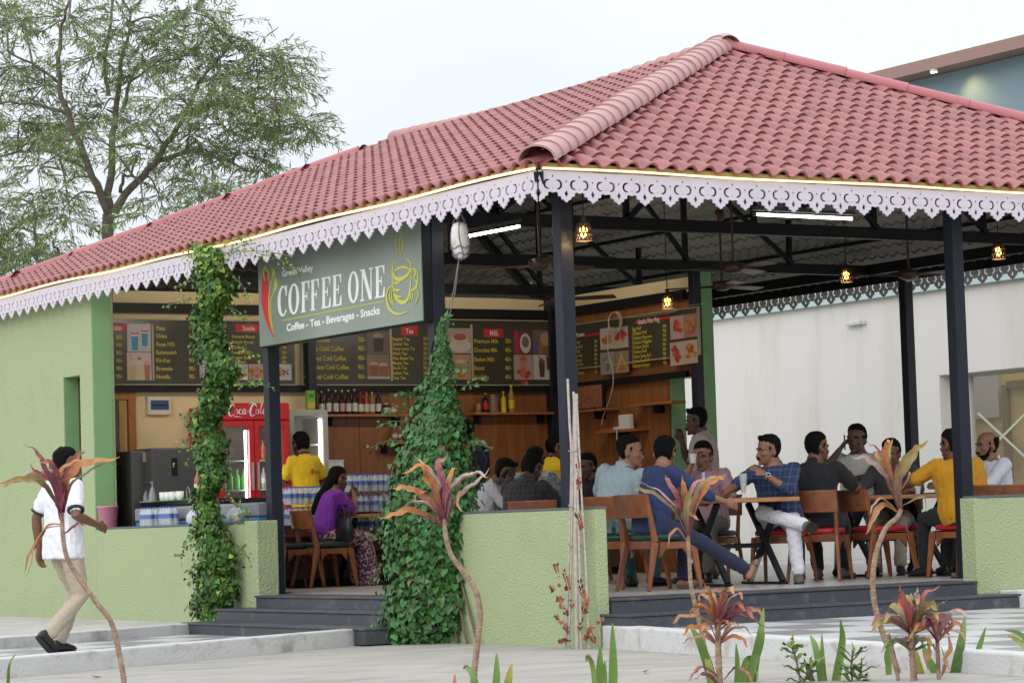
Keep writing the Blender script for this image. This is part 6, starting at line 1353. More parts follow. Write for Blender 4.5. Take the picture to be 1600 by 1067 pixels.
for z, s in ((-.06, 1.02), (-.115, .86)): MB().tube([V((.077 * s * cos(a), .077 * s * sin(a), z + .012 * sin(5 * a))) for a in np.linspace(0, 2 * pi, 26)], .0045, 5).build('net_ring', ROPE, fb)
MB().tube([V((0, 0, .25)), V((-.02, 0, .42))], .005, 5).build('hanger', ROPE, fb)
for x in (700, 706): 
    b = MB(); b.tube([onx(717, 405, -.05) - c, onx((717 + x) / 2, 455, .02) - c, onx(x - 8, 512, .15) - c], .004, 5); b.build('guy_string', mat('string_grey', (.3, .28, .26), .8), fb)
# ================================================================== tables and chairs
CHW = mat('chair_wood', (0.17, 0.055, 0.024), 0.36, col2=(0.27, 0.10, 0.042), vs=7, stretch=(1, 1, 1), obj=True)
CHG = mat('seat_green', (0.012, 0.045, 0.035), 0.4); CHR = mat('seat_red', (0.42, 0.015, 0.03), 0.42); TTOP = mat('table_wood', (0.36, 0.15, 0.06), 0.35, col2=(0.48, 0.24, 0.11), vs=5, stretch=(1, 6, 6)); TDRK = mat('table_face', (0.10, 0.05, 0.03), 0.3)
FWD = V((_f.x, _f.y, 0)).normalized(); RGT = V((CR.x, CR.y, 0)).normalized()
def face_rz(phi):
    d = -FWD * cos(radians(phi)) + RGT * sin(radians(phi)); return atan2(d.y, d.x) + pi / 2
def make_chair(seatm, label, group):
    t = empty('wooden_chair', (0, 0, 0), label=label, cat='chair', group=group)
    b = MB(); R0 = []
    for z, s in ((.415, .9), (.42, .98), (.445, 1.0), (.462, .97), (.468, .85)): R0.append([V((.215 * s * (abs(cos(a)) ** .45) * (1 if cos(a) > 0 else -1), -.01 + .205 * s * (abs(sin(a)) ** .45) * (1 if sin(a) > 0 else -1), z)) for a in np.linspace(0, 2 * pi, 28, endpoint=False)])
    b.rings(R0); b.build('seat', seatm, t)
    for sx in (-1, 1):
        b = MB(); b.bar((sx * .235, .285, 0), (sx * .205, .185, .40), .028, .030, up=(0, 1, 0), w2=.030, h2=.062); b.bar((sx * .205, .187, .401), (sx * .212, .262, .80), .030, .06, up=(0, 1, 0), w2=.024, h2=.026); b.build('leg', CHW, t, .006)
        b = MB(); b.bar((sx * .225, -.255, 0), (sx * .205, -.195, .40), .028, .028, up=(0, 1, 0), w2=.032, h2=.07); b.build('leg', CHW, t, .006)
        b = MB(); b.flat([[(-.155, .40), (-.155, .27), (-.09, .345), (.08, .345), (.145, .27), (.145, .40)]], (sx * .205 - .014, 0, 0), (0, 1, 0), (0, 0, 1), .028); b.build('side_apron', CHW, t, .004)
    MB().box(-.187, .187, -.215, -.19, .345, .412).build('front_apron', CHW, t, .004); MB().box(-.187, .187, .16, .185, .345, .412).build('rear_apron', CHW, t, .004)
    b = MB(); n = 10; R1 = []
    for i in range(n + 1):
        x = -.235 + .47 * i / n; y = .242 + .045 * (1 - (x / .235) ** 2); tl = .03
        R1.append([V((x, y, .605)), V((x, y + .02, .605)), V((x, y + .02 + tl, .80)), V((x, y + tl, .805))])
    b.rings(R1, sm=False); b.build('backrest', CHW, t, .007); return t
chR = make_chair(CHR, 'x', 'wooden chairs with red seats'); chG = make_chair(CHG, 'x', 'wooden chairs with green seats'); used = set()
def chair(px, tt, phi, red, label):
    src = chR if red else chG; o = src if src.name not in used else copy_tree(src); used.add(src.name)
    p = gnd(px, tt); o.location = (p.x, p.y, 0.001); o.rotation_euler.z = face_rz(phi); o['label'] = label; return o
chair(1030, 22.55, 122, 0, 'green seated chair carrying the man in navy trousers with a stretched leg')
chair(957, 23.5, 150, 0, 'green seated chair just right of the low wall corner, under the light blue shirt')
chair(1281, 24.1, 160, 1, 'red seated chair under the man in the black polo')
chair(1374, 24.5, 115, 1, 'empty red seated chair behind the crooked tall cordyline')
chair(1508, 24.0, -135, 1, 'red seated chair under the large man in mustard yellow')
chair(1560, 24.3, 172, 1, 'chair whose back shows above the wall at the frame edge')
chair(507, 28.0, 120, 0, 'green seated chair carrying the woman in purple')
chair(456, 28.1, 120, 0, 'empty green seated chair beside the entrance post')
chair(758, 25.6, 100, 0, 'chair under the man in the pale grey shirt behind the low wall')
chair(845, 25.3, 165, 0, 'chair under the man in the dark checked shirt behind the low wall')
chair(1112, 25.3, -20, 0, 'chair under the man in the pink shirt drinking')
chair(1222, 23.85, -20, 1, 'red seated chair under the man in white trousers')
chair(1345, 26.5, -15, 1, 'chair under the man in the cream shirt on the phone')
chair(1405, 25.9, -10, 1, 'chair under the man in the dark grey shirt hidden by the cordyline')
chair(1568, 25.9, -60, 1, 'chair under the bearded man in the white shirt')
chair(935, 26.7, -60, 0, 'chair under the dark dressed man behind the corner post')
BLK = BLACK
def table(px, tt, lx, ly, label, rz=0.0):
    p = gnd(px, tt); t = empty('cafe_table', (p.x, p.y, .001), rz, label=label, cat='table', group='wooden tables with black trestle legs')
    MB().box(-lx / 2, lx / 2, -ly / 2, ly / 2, .712, .748).build('tabletop', TTOP, t, .004); MB().box(-lx / 2 + .012, lx / 2 - .012, -ly / 2 + .012, ly / 2 - .012, .7485, .751).build('top_face', TDRK, t)
    for sx in (-1, 1):
        b = MB(); x = sx * lx * .32
        b.bar((x, -ly * .40, .025), (x, ly * .30, .705), .035, .05, up=(1, 0, 0)); b.build('leg', BLK, t)
        b = MB(); b.bar((x + .037 * sx, ly * .40, .025), (x + .037 * sx, -ly * .30, .705), .035, .05, up=(1, 0, 0)); b.build('leg', BLK, t)
        MB().box(x - .03, x + .03, -ly * .45, ly * .45, 0, .022).build('foot_bar', BLK, t)
    MB().box(-lx * .31, lx * .31, -.02, .02, .32, .36).build('stretcher', BLK, t); return t
table(1150, 23.3, .92, .66, 'table with milkshake glass and water bottle between the four talking men')
table(1392, 25.3, 1.3, .72, 'long table between the man on the phone and the man in mustard')
table(580, 28.6, .75, .6, 'table before the woman in purple at the ivy cone')
table(810, 26.7, .95, .7, 'table behind the low wall shared by the men with bowed heads')
def tpt(px, tt, z=.7525): return gnd(px, tt, z)
# things on the tables
ms = empty('milkshake_glass', tpt(1165, 23.2), label='tall half empty milkshake glass on the table by the watch', cat='glass')
MB().lathe([(.034, 0), (.034, .006), (.012, .018), (.012, .03), (.022, .05), (.036, .20), (.038, .21)], n=16, cap=False).build('goblet', CLRG, ms); MB().lathe([(.018, .048), (.029, .12)], n=14).build('shake', mat('shake_beige', (.55, .42, .30), .5), ms)
wbt = drink('water_bottle', .23, .034, CLR, LBL, mat('cap_pale', (.5, .55, .65), .4), tpt(1103, 23.15), 'clear water bottle with blue label in front of the pink shirt', None, lab_z=(.25, .55))
for px, tt, lb in ((1128, 23.3, 'small dark phone lying on the table between the men'), (1455, 25.2, 'dark phone lying on the long table')):
    ph = empty('mobile_phone', tpt(px, tt), .4, label=lb, cat='phone'); MB().box(-.037, .037, -.075, .075, 0, .008).build('body', BLACK, ph, .003); MB().box(-.033, .033, -.07, .07, .0082, .009).build('screen', mat('screen_dark', (.01, .01, .012), .1), ph)
for px, tt, lb in ((1088, 23.2, 'white paper cup lying low beside the water bottle'), (1437, 25.3, 'small white cup on the long table')):
    pc = empty('paper_cup', tpt(px, tt), label=lb, cat='cup'); MB().lathe([(.024, 0), (.034, .075), (.035, .078), (.031, .076), (.023, .01)], n=14).build('wall', PLW, pc)
hb = empty('handbag', gnd(538, 28.0, .47), face_rz(120), label='black handbag hanging beside the woman in purple', cat='handbag')
b = MB(); b.rings([[V((.17 * s * (abs(cos(a)) ** .5) * (1 if cos(a) > 0 else -1), .07 * s2 * sin(a), z)) for a in np.linspace(0, 2 * pi, 20, endpoint=False)] for z, s, s2 in ((0, .85, .8), (.03, 1, 1), (.15, .98, .8), (.24, .9, .35))]); b.build('body', mat('bag_black', (.012, .012, .014), .35), hb, 0)
for sx in (-.03, .03): MB().tube(spline([V((-.09, sx, .23)), V((-.07, sx, .34)), V((0, sx, .38)), V((.07, sx, .34)), V((.09, sx, .23))], 5), .007, 6).build('strap', mat('bag_black', (.012, .012, .014), .35), hb)
gc = empty('counter_case', gnd(858, 29.2, 0), label='small glass topped counter case before the yellow shirted boy', cat='counter'); gc.location = gnd(862, 29.0, 0)
MB().box(-.35, .35, -.18, .18, 0, .88).build('body', DWD, gc); MB().box(-.34, .34, -.17, .17, .882, .97).build('band', mat('band_silver', (.28, .28, .28), .4), gc); MB().box(-.33, .33, -.16, -.155, .972, 1.16).box(-.33, .33, .155, .16, .972, 1.16).box(-.33, -.325, -.155, .155, .972, 1.16).box(.325, .33, -.155, .155, .972, 1.16).build('glass', PANE, gc)

# ================================================================== people
def remeshed(mb, vox, smooth=3):
    me = mb.mesh('tmp', []); o = bpy.data.objects.new('tmp', me); COL.objects.link(o)
    r = o.modifiers.new('r', 'REMESH'); r.mode = 'VOXEL'; r.voxel_size = vox; r.use_smooth_shade = True
    s = o.modifiers.new('s', 'SMOOTH'); s.factor = 0.5; s.iterations = smooth
    dg = bpy.context.evaluated_depsgraph_get(); ev = o.evaluated_get(dg); out_ = bpy.data.meshes.new_from_object(ev)
    bpy.data.objects.remove(o); bpy.data.meshes.remove(me); return out_
def wrinkle(me, amp, sc, seed, ax=(1, 1, 0.35)):
    n = len(me.vertices); co = np.empty(n * 3, np.float32); me.vertices.foreach_get('co', co); co = co.reshape(-1, 3); no = np.empty(n * 3, np.float32); me.vertices.foreach_get('normal', no); no = no.reshape(-1, 3)
    q = np.random.default_rng(seed); d = np.zeros(n)
    for k in range(9):
        w = q.normal(size=3) * sc * np.array(ax) * (1 + .25 * k); ph = q.uniform(0, 6.28); w2 = q.normal(size=3) * sc * .35
        d += np.abs(np.sin(co @ w + ph + 1.3 * np.sin(co @ w2 + ph * 2))) ** 0.7 / (1 + .22 * k)
    d = (d - d.mean()) / 3; co = co + no * (d * amp)[:, None]
    me.vertices.foreach_set('co', co.astype(np.float32).ravel()); me.update()
def ik(a, b, l1, l2, hint):
    a, b = V(a), V(b); d = b - a; L = min(d.length, (l1 + l2) * .995); L = max(L, abs(l1 - l2) * 1.02); u = d.normalized(); b = a + u * L
    x = (l1 * l1 - l2 * l2 + L * L) / (2 * L); h = sqrt(max(0, l1 * l1 - x * x)); hh = V(hint) - u * V(hint).dot(u); hh.normalize(); return a + u * x + hh * h, b
def orings(b, P, m=0):
    """rings from (centre, x axis, y axis, half width, half depth)"""
    n = 16; b.rings([[c + x * (w * cos(2 * pi * j / n)) + y * (d * sin(2 * pi * j / n)) for j in range(n)] for c, x, y, w, d in P], m)
def rtube(b, pts, rad, n=10):
    """tube with rounded ends"""
    pts = [V(p) for p in pts]; a = (pts[0] - pts[1]).normalized(); z = (pts[-1] - pts[-2]).normalized()
    P = [pts[0] + a * rad[0] * .9, pts[0] + a * rad[0] * .55] + pts + [pts[-1] + z * rad[-1] * .55, pts[-1] + z * rad[-1] * .9]; r = [rad[0] * .35, rad[0] * .82] + list(rad) + [rad[-1] * .82, rad[-1] * .35]; b.tube(P, r, n)
SK = [mat('skin_a', (0.25, 0.118, 0.07), 0.45, wear=((0.215, 0.101, 0.06), 9, 0.45, 0.85), obj=True), mat('skin_b', (0.17, 0.078, 0.047), 0.45, wear=((0.146, 0.067, 0.04), 9, 0.45, 0.85), obj=True), mat('skin_c', (0.27, 0.135, 0.082), 0.45, wear=((0.232, 0.116, 0.071), 9, 0.45, 0.85), obj=True), mat('skin_d', (0.105, 0.05, 0.034), 0.45, wear=((0.09, 0.043, 0.029), 9, 0.45, 0.85), obj=True)]
HAIR = mat('hair_black', (0.007, 0.006, 0.006), 0.75, bump=0.8, bs=120, obj=True, spec=0.15); EYEW = mat('eye_white', (.30, .27, .24), .3); EYEB = mat('eye_dark', (.012, .008, .006), .2); LIP = mat('lip', (.13, .045, .035), .5)
def fabric(name, c, c2=None, **k): return mat('cloth_' + name, c, 0.85, bump=0.38, bs=22, obj=True, sheen=0.1, detail=5, col2=c2, **k)
def checks(name, c, c2, sc, w=0.5):
    M = fabric(name, c); t = M.node_tree; bs = t.nodes['Principled BSDF']; tc_ = t.nodes.new('ShaderNodeTexCoord'); fac = None
    for ax, s in (('X', sc), ('Z', sc * .8)):
        sp = t.nodes.new('ShaderNodeSeparateXYZ'); t.links.new(tc_.outputs['Object'], sp.inputs[0]); mu = t.nodes.new('ShaderNodeMath'); mu.operation = 'MULTIPLY'; mu.inputs[1].default_value = s; t.links.new(sp.outputs[ax], mu.inputs[0])
        fr_ = t.nodes.new('ShaderNodeMath'); fr_.operation = 'FRACT'; t.links.new(mu.outputs[0], fr_.inputs[0]); gt = t.nodes.new('ShaderNodeMath'); gt.operation = 'LESS_THAN'; gt.inputs[1].default_value = 0.16; t.links.new(fr_.outputs[0], gt.inputs[0])
        if fac is None: fac = gt.outputs[0]
        else:
            ma = t.nodes.new('ShaderNodeMath'); ma.operation = 'MAXIMUM'; t.links.new(fac, ma.inputs[0]); t.links.new(gt.outputs[0], ma.inputs[1]); fac = ma.outputs[0]
    mi = t.nodes.new('ShaderNodeMath'); mi.operation = 'MULTIPLY'; mi.inputs[1].default_value = w; t.links.new(fac, mi.inputs[0]); mxn = t.nodes.new('ShaderNodeMix'); mxn.data_type = 'RGBA'; t.links.new(mi.outputs[0], mxn.inputs[0]); mxn.inputs[6].default_value = (*c, 1); mxn.inputs[7].default_value = (*c2, 1); t.links.new(mxn.outputs[2], bs.inputs['Base Color']); return M
PSEED = [0]
def person(px, tt, phi, label, top, low, skin=0, seat=None, gz=0.001, sc=1.0, lean=5, side=0, twist=0, hy=0, hp=0, fat=1.1, handL=None, handR=None, elL=(.6, .5, -.6), elR=(-.6, .5, -.6), footL=None, footR=None, kneeL=(.15, -1, .6), kneeR=(-.15, -1, .6),
           sleeve=0.55, hair='short', shoe=None, beard=0, moust=0, bald=False, skirt=False, collar=True, shirt_len=.10, trim=None, bare=False, drop=0):
    """facing local -Y; the person's own left hand is at +X"""
    PSEED[0] += 1; sd_ = PSEED[0]; X, Y, Z = V((1, 0, 0)), V((0, 1, 0)), V((0, 0, 1))
    p = gnd(px, tt); t = empty('person', (p.x, p.y, gz), face_rz(phi), label=label, cat='person'); t.scale = (sc, sc, sc)
    sit = seat is not None; P = V((0, .05 if sit else 0, (seat / sc + .10) if sit else .925 - drop))
    up = (Z - Y * math.tan(radians(lean)) + X * math.tan(radians(side))).normalized()
    tw = radians(twist); xs = (X * cos(tw) + Y * sin(tw)); xs = (xs - up * xs.dot(up)).normalized(); fs = xs.cross(up) * -1          # fs points back (+Y)
    ys = up.cross(xs)
    NB = P + up * .50; SHl = P + up * .445 + xs * .168 * (.5 + .5 * fat); SHr = P + up * .445 - xs * .168 * (.5 + .5 * fat)
    hl = V(handL) if handL else V((.28, -.05 if not sit else -.30, P.z - .12 if not sit else P.z + .06)); hr = V(handR) if handR else V((-.28, -.05 if not sit else -.30, P.z - .12 if not sit else P.z + .06))
    eL, wL = ik(SHl, hl, .285, .25, elL); eR, wR = ik(SHr, hr, .285, .25, elR)
    HPl, HPr = P + X * .088 - Z * .02, P - X * .088 - Z * .02
    fl_ = V(footL) if footL else V((.12, -.42 if sit else 0, .085)); fr_ = V(footR) if footR else V((-.12, -.42 if sit else 0, .085))
    kL, aL = ik(HPl, fl_, .435, .425, kneeL); kR, aR = ik(HPr, fr_, .435, .425, kneeR)
    tors = [(-.10, .150, .105), (-.03, .165, .118), (.05, .165, .120), (.15, .150, .112), (.25, .155, .113), (.34, .168, .117), (.41, .165, .105), (.450, .138, .092), (.482, .094, .076), (.512, .066, .066), (.55, .060, .062)]
    def torso(b, e, lo, hi):
        q = []
        for h, w, d in tors:
            if h < lo - 1e-6 or h > hi + 1e-6: continue
            f = fat if h < .42 else 1 + (fat - 1) * .3; bel = (fat - 1) * .5 * max(0, 1 - abs(h - .10) / .25)
            q.append((P + up * h - ys * (.0) - fs * 0 + (ys * (-.06 * bel)), (X if h < .05 else xs), ys, w * f + e, d * (f + bel) + e))
        orings(b, q)
    # ---- body with head and hands, one surface
    b = MB(); torso(b, 0, -.2, .7)
    for S_, E_, W_, sg in ((SHl, eL, wL, 1), (SHr, eR, wR, -1)):
        rtube(b, [S_ - up * .005, S_.lerp(E_, .3), S_.lerp(E_, .7), E_, E_.lerp(W_, .3), E_.lerp(W_, .7), W_], [.060, .054, .046, .042, .043, .033, .027])
        d = (W_ - E_).normalized(); inn = (-xs * sg); inn = (inn - d * inn.dot(d)); inn = inn.normalized() if inn.length > .2 else (d.cross(up)).normalized(); ac = d.cross(inn).normalized()   # palm normal, across
        c0 = W_ + d * .045; orings(b, [(W_ - d * .01, ac, inn, .024, .018), (W_ + d * .02, ac, inn, .034, .018), (W_ + d * .06, ac, inn, .041, .017), (W_ + d * .088, ac, inn, .038, .014)])
        for i, (o_, l_) in enumerate(((-.029, .068), (-.010, .078), (.010, .073), (.028, .058))):
            k0 = W_ + d * .080 + ac * o_; k1 = k0 + d * l_ * .48 + inn * .008; k2 = k1 + d * l_ * .33 + inn * l_ * .22; k3 = k2 + d * l_ * .12 + inn * l_ * .28
            rtube(b, [k0, k1, k2, k3], [.0092, .0088, .0082, .0075], 7)
        th = ac * (-1 if (ac.dot(-Y) < 0) else 1); t0 = W_ + d * .022 + th * .026; t1 = t0 + d * .03 + th * .024 + inn * .010; t2 = t1 + d * .032 + inn * .012; rtube(b, [t0, t1, t2], [.013, .0108, .009], 7)
    for H_, K_, A_, sg in ((HPl, kL, aL, 1), (HPr, kR, aR, -1)):
        rtube(b, [H_, H_.lerp(K_, .4), K_, K_.lerp(A_, .3), K_.lerp(A_, .75), A_], [.080, .070, .050, .052, .038, .034])
        d = (A_ - K_).normalized(); fw_ = -Y - d * (-Y).dot(d); fw_ = fw_.normalized() if fw_.length > .3 else Z.copy()
        if abs(d.z) > .75: fw_ = V((fw_.x + sg * .25, fw_.y, 0)).normalized()
        rtube(b, [A_ - fw_ * .045 + d * .045, A_ + fw_ * .05 + d * .048, A_ + fw_ * .13 + d * .062], [.034, .036, .026])
    # head frame
    a1, a2 = radians(hy), radians(hp); up2 = up.lerp(Z, .65).normalized(); hx = xs * cos(a1) + ys * sin(a1); hx = (hx - up2 * hx.dot(up2)).normalized(); hyv = up2.cross(hx)      # back of head
    hz = up2 * cos(a2) - hyv * sin(a2); hyv = hx.cross(hz) * -1; hyv = hz.cross(hx); HB = NB + up * .004 - hyv * .032
    H = lambda x, y, z: HB + (hx * x + hyv * y + hz * z) * 1.07
    hr_ = [(-.005, .026, -.082, -.036), (.018, .046, -.092, .0), (.045, .057, -.095, .035), (.075, .065, -.094, .068), (.105, .070, -.090, .088), (.135, .074, -.091, .097), (.165, .0755, -.090, .099), (.192, .070, -.078, .092), (.213, .055, -.055, .074), (.227, .032, -.025, .045)]
    orings(b, [(H(0, (f + k) / 2, z), hx, hyv, w * 1.07, (k - f) / 2 * 1.07) for z, w, f, k in hr_])
    rtube(b, [NB - up * .04, H(0, .03, .03)], [.060, .060])
    rtube(b, [H(0, -.086, .112), H(0, -.103, .078), H(0, -.110, .068)], [.009, .013, .014], 8)
    for s in (-1, 1):
        rtube(b, [H(s * .012, -.099, .066), H(s * .016, -.096, .068)], [.010, .010], 7); rtube(b, [H(s * .016, -.090, .128), H(s * .05, -.078, .126)], [.010, .009], 7); rtube(b, [H(s * .045, -.074, .082), H(s * .052, -.05, .085)], [.017, .015], 8)
        orings(b, [(H(s * .068, .008, .075), hyv, hz, .010, .014), (H(s * .078, .012, .088), hyv, hz, .017, .028), (H(s * .088, .018, .092), hyv, hz, .016, .027)])
    rtube(b, [H(-.018, -.094, .040), H(.018, -.094, .040)], [.0085, .0085], 7); rtube(b, [H(0, -.088, .006), H(0, -.086, .010)], [.018, .018], 8)
    bo = inst('body', remeshed(b, .0085, 2), t); bo.data.materials.append(SK[skin])
    # ---- face
    b = MB(); 
    for s in (-1, 1):
        e = MB().ball((0, 0, 0), (.0105, .0075, .0048), 8, 5); e.v = [tuple(H(s * .031 + x, -.0835 + y, .111 + z)) for x, y, z in e.v]; e.ball(H(s * .031, -.0885, .111), .0050, 6, 4, 1); e.build('eye', [EYEW, EYEB], t)
        MB().tube([H(s * .014, -.0985, .126), H(s * .032, -.0975, .132), H(s * .052, -.083, .126)], [.004, .005, .003], 6).build('eyebrow', HAIR, t)
    MB().tube([H(-.024, -.0965, .036), H(-.008, -.1035, .039), H(.008, -.1035, .039), H(.024, -.0965, .036)], [.003, .006, .006, .003], 6).build('lips', LIP, t)
    if moust: MB().tube([H(-.032, -.094, .044), H(-.012, -.106, .053), H(.012, -.106, .053), H(.032, -.094, .044)], [.004, .008, .008, .004], 7).build('moustache', HAIR, t)
    if beard:
        b = MB(); orings(b, [(H(0, (f + k) / 2, z), hx, hyv, w * 1.07 + .005, (k - f) / 2 * 1.07 + .005) for z, w, f, k in ((-.012, .024, -.082, -.036), (.014, .046, -.092, -.005), (.034, .055, -.094, .01))]); 
        for s in (-1, 1): rtube(b, [H(s * .056, -.045, .03), H(s * .066, -.018, .07), H(s * .071, -.012, .10)], [.016, .011, .008], 7)
        me = remeshed(b, .009, 2); me.materials.append(HAIR); inst('beard', me, t)
    # ---- hair
    b = MB()
    if not bald: orings(b, [(H(0, (f + k) / 2, z), hx, hyv, w * 1.07 + .008, (k - f) / 2 * 1.07 + .008) for z, w, f, k in ((.160, .073, -.03, .098), (.176, .075, -.064, .101), (.196, .071, -.072, .097), (.216, .060, -.062, .083), (.234, .043, -.042, .060), (.245, .022, -.018, .034))])
    orings(b, [(H(0, (f + k) / 2, z), hx, hyv, w * 1.07 + .009, (k - f) / 2 * 1.07 + .008) for z, w, f, k in ((.045, .050, .02, .045), (.075, .063, .025, .070), (.105, .068, .022, .089), (.135, .072, .002, .098), (.165, .073, -.02 if not bald else 0, .099), (.18, .066, 0, .095))])
    for s in (-1, 1): rtube(b, [H(s * .074, -.012, .105), H(s * .077, -.02, .14)], [.007, .011], 6)
    if hair == 'long':
        rtube(b, [H(0, .07, .10), H(0, .105, .02), P + up * .36 + ys * .15, P + up * .20 + ys * .16 + xs * .04], [.06, .055, .045, .03])
    if hair == 'tuft': rtube(b, [H(-.03, -.06, .215), H(0, -.072, .222), H(.03, -.06, .218)], [.018, .021, .018])
    me = remeshed(b, .0085, 2); wrinkle(me, .012 if hair != 'curly' else .018, 75 if hair != 'curly' else 120, sd_, (1, 1, 1)); me.materials.append(HAIR); inst('hair', me, t)
    # ---- shirt
    b = MB(); torso(b, .016, -.03 if shirt_len < .05 else -.2, .49)
    if shirt_len > .05 and not sit: orings(b, [(P - Z * (.02 + shirt_len), X, Y, .172 * fat + .016, .125 * fat + .016), (P, X, Y, .168 * fat + .018, .122 * fat + .016), (P + up * .1, X, ys, .16 * fat + .014, .116 * fat + .014)])
    for S_, E_, W_ in ((SHl, eL, wL), (SHr, eR, wR)):
        if sleeve <= 1: rtube(b, [S_ - xs * 0 - up * .01, S_.lerp(E_, sleeve * .5), S_.lerp(E_, sleeve)], [.074, .071, .068])
        else: rtube(b, [S_ - up * .01, S_.lerp(E_, .5), E_, E_.lerp(W_, (sleeve - 1) * .5), E_.lerp(W_, sleeve - 1)], [.074, .066, .058, .054, .049])
    if collar: b.tube([NB + up * (-.004) + xs * (.064 * cos(a)) + ys * (.066 * sin(a)) + up * (.018 * sin(a)) for a in np.linspace(0, 2 * pi, 18)], .017, 7)
    me = remeshed(b, .0115, 3); wrinkle(me, .020, 20, sd_ + 50); me.materials.append(top); inst('shirt', me, t)
    if trim:
        b = MB(); b.tube([NB + up * (.004) + xs * (.064 * cos(a)) + ys * (.068 * sin(a)) + up * (.018 * sin(a)) for a in np.linspace(0, 2 * pi, 20)], .017, 7); b.build('collar', trim, t)
        for S_, E_ in ((SHl, eL), (SHr, eR)):
            d = (E_ - S_).normalized(); c = S_.lerp(E_, sleeve) + d * .025; MB().tube([c, c + d * .018], [.071, .070], 12).build('cuff', trim, t)
    # ---- trousers or skirt
    b = MB(); orings(b, [(P + up * .09, X, ys, .150 * fat, .112 * fat), (P + up * .02, X, ys, .168 * fat + .004, .124 * fat), (P - Z * .05, X, Y, .170 * fat, .125 * fat), (P - Z * .10, X, Y, .150 * fat, .105 * fat)])
    for H_, K_, A_ in ((HPl, kL, aL), (HPr, kR, aR)):
        if skirt: rtube(b, [H_, H_.lerp(K_, .5), K_, K_.lerp(A_, .5), A_ - Z * .0], [.115, .12, .105, .12, .13])
        else: rtube(b, [H_, H_.lerp(K_, .5), K_, K_.lerp(A_, .4), K_.lerp(A_, .94)], [.098 * (.5 + .5 * fat), .086 * (.5 + .5 * fat), .068, .064, .060])
    me = remeshed(b, .0115, 3); wrinkle(me, .014, 19, sd_ + 90, (1, 1, .8)); me.materials.append(low); inst('skirt' if skirt else 'trousers', me, t)
    # ---- shoes
    for H_, K_, A_, sg in ((HPl, kL, aL, 1), (HPr, kR, aR, -1)):
        d = (A_ - K_).normalized(); fw_ = -Y - d * (-Y).dot(d); fw_ = fw_.normalized() if fw_.length > .3 else Z.copy()
        if abs(d.z) > .75: fw_ = V((fw_.x + sg * .25, fw_.y, 0)).normalized(); d = -Z
        sx = fw_.cross(d).normalized()
        if bare:
            b = MB(); orings(b, [(A_ - fw_ * .07 + d * .078, sx, d, .030, .008), (A_ - fw_ * .05 + d * .078, sx, d, .037, .010), (A_ + fw_ * .07 + d * .078, sx, d, .046, .010), (A_ + fw_ * .16 + d * .078, sx, d, .040, .010), (A_ + fw_ * .18 + d * .078, sx, d, .025, .008)]); b.build('sole', shoe, t); MB().tube([A_ + fw_ * .07 + sx * .045 + d * .07, A_ + fw_ * .08 + sx * .02 + d * .025, A_ + fw_ * .08 - sx * .02 + d * .025, A_ + fw_ * .07 - sx * .045 + d * .07], .012, 6).build('strap', shoe, t)
        else:
            b = MB(); orings(b, [(A_ - fw_ * .075 + d * .045, d, sx, .030, .022), (A_ - fw_ * .055 + d * .032, d, sx, .050, .036), (A_ + fw_ * .0 + d * .030, d, sx, .054, .042), (A_ + fw_ * .07 + d * .046, d, sx, .038, .046), (A_ + fw_ * .14 + d * .056, d, sx, .028, .045), (A_ + fw_ * .18 + d * .062, d, sx, .018, .030)]); me = remeshed(b, .009, 2); me.materials.append(shoe or SHOE); inst('shoe', me, t)
            MB().rings([[A_ + fw_ * (.052 + .135 * cos(a)) + sx * (.046 * sin(a)) + d * h for a in np.linspace(0, 2 * pi, 18, endpoint=False)] for h in (.078, .087)]).build('sole', SOLE, t)
    t['_w'] = 0; del t['_w']
    return t, dict(wL=wL, wR=wR, eL=eL, eR=eR, H=H, P=P, up=up, xs=xs, ys=ys, NB=NB)
SHOE = mat('shoe_black', (.015, .014, .014), .4); SOLE = mat('sole_dark', (.03, .028, .026), .7); SHG = mat('shoe_grey', (.10, .105, .09), .8); SAND = mat('sandal', (.13, .12, .10), .7)
F = fabric
NAVYT = F('navy_trim', (.015, .018, .035)); BLKC = F('black', (.012, .012, .015)); JEAN = F('jeans', (.03, .045, .09)); DKT = F('dark_trousers', (.015, .015, .02)); KHK = F('khaki', (.42, .35, .27)); BEIGE = F('beige_trousers', (.33, .29, .235)); NAVT = F('navy_trousers', (.018, .022, .055)); WHT = F('white', (.74, .74, .78)); WJ = F('white_jeans', (.66, .66, .72))
W1 = -0.33
person(99, 21.75, 132, 'person walking past in white polo shirt, beige trousers and black shoes', WHT, KHK, 1, gz=W1, sc=1.0, lean=1, hy=-14, handR=(-.25, -.16, 1.02), elR=(-.5, .9, -.4), handL=(.29, .05, .84), footR=(-.10, .22, .15), footL=(.09, .0, .085), kneeR=(-.05, -1, .1), kneeL=(.05, -1, .2), sleeve=.7, trim=NAVYT, shirt_len=.12, hair='short', drop=.03)
YLW = F('yellow', (.72, .47, .01)); YPR = mat('print_red', (.55, .10, .03), .6)
t, k = person(481, 29.6, -128, 'waiter in yellow polo with navy collar standing before the pale fridge', YLW, DKT, 1, sc=1.0, lean=5, hy=-18, handL=(.22, -.30, .92), handR=(-.34, -.22, .98), sleeve=.72, trim=NAVYT)
MB().flat([ell(0, 0, .02, .035, 10)], k['P'] + k['up'] * .30 + k['ys'] * .149 - k['xs'] * -.03, -k['xs'], k['up'], .003).build('back_print', YPR, t); 
for i in range(4): MB().flat([rect(-.012, .008, -.012, .014)], k['P'] + k['up'] * .295 + k['ys'] * .150 - k['xs'] * (.005 + .026 * i), -k['xs'], k['up'], .003).build('back_print', mat('print_olive', (.35, .25, .03), .6), t)
PRP = F('purple', (.16, .02, .27)); FLW = fabric('floral', (.06, .02, .08), (.45, .30, .26), vs=38, vlo=.48, vhi=.56)
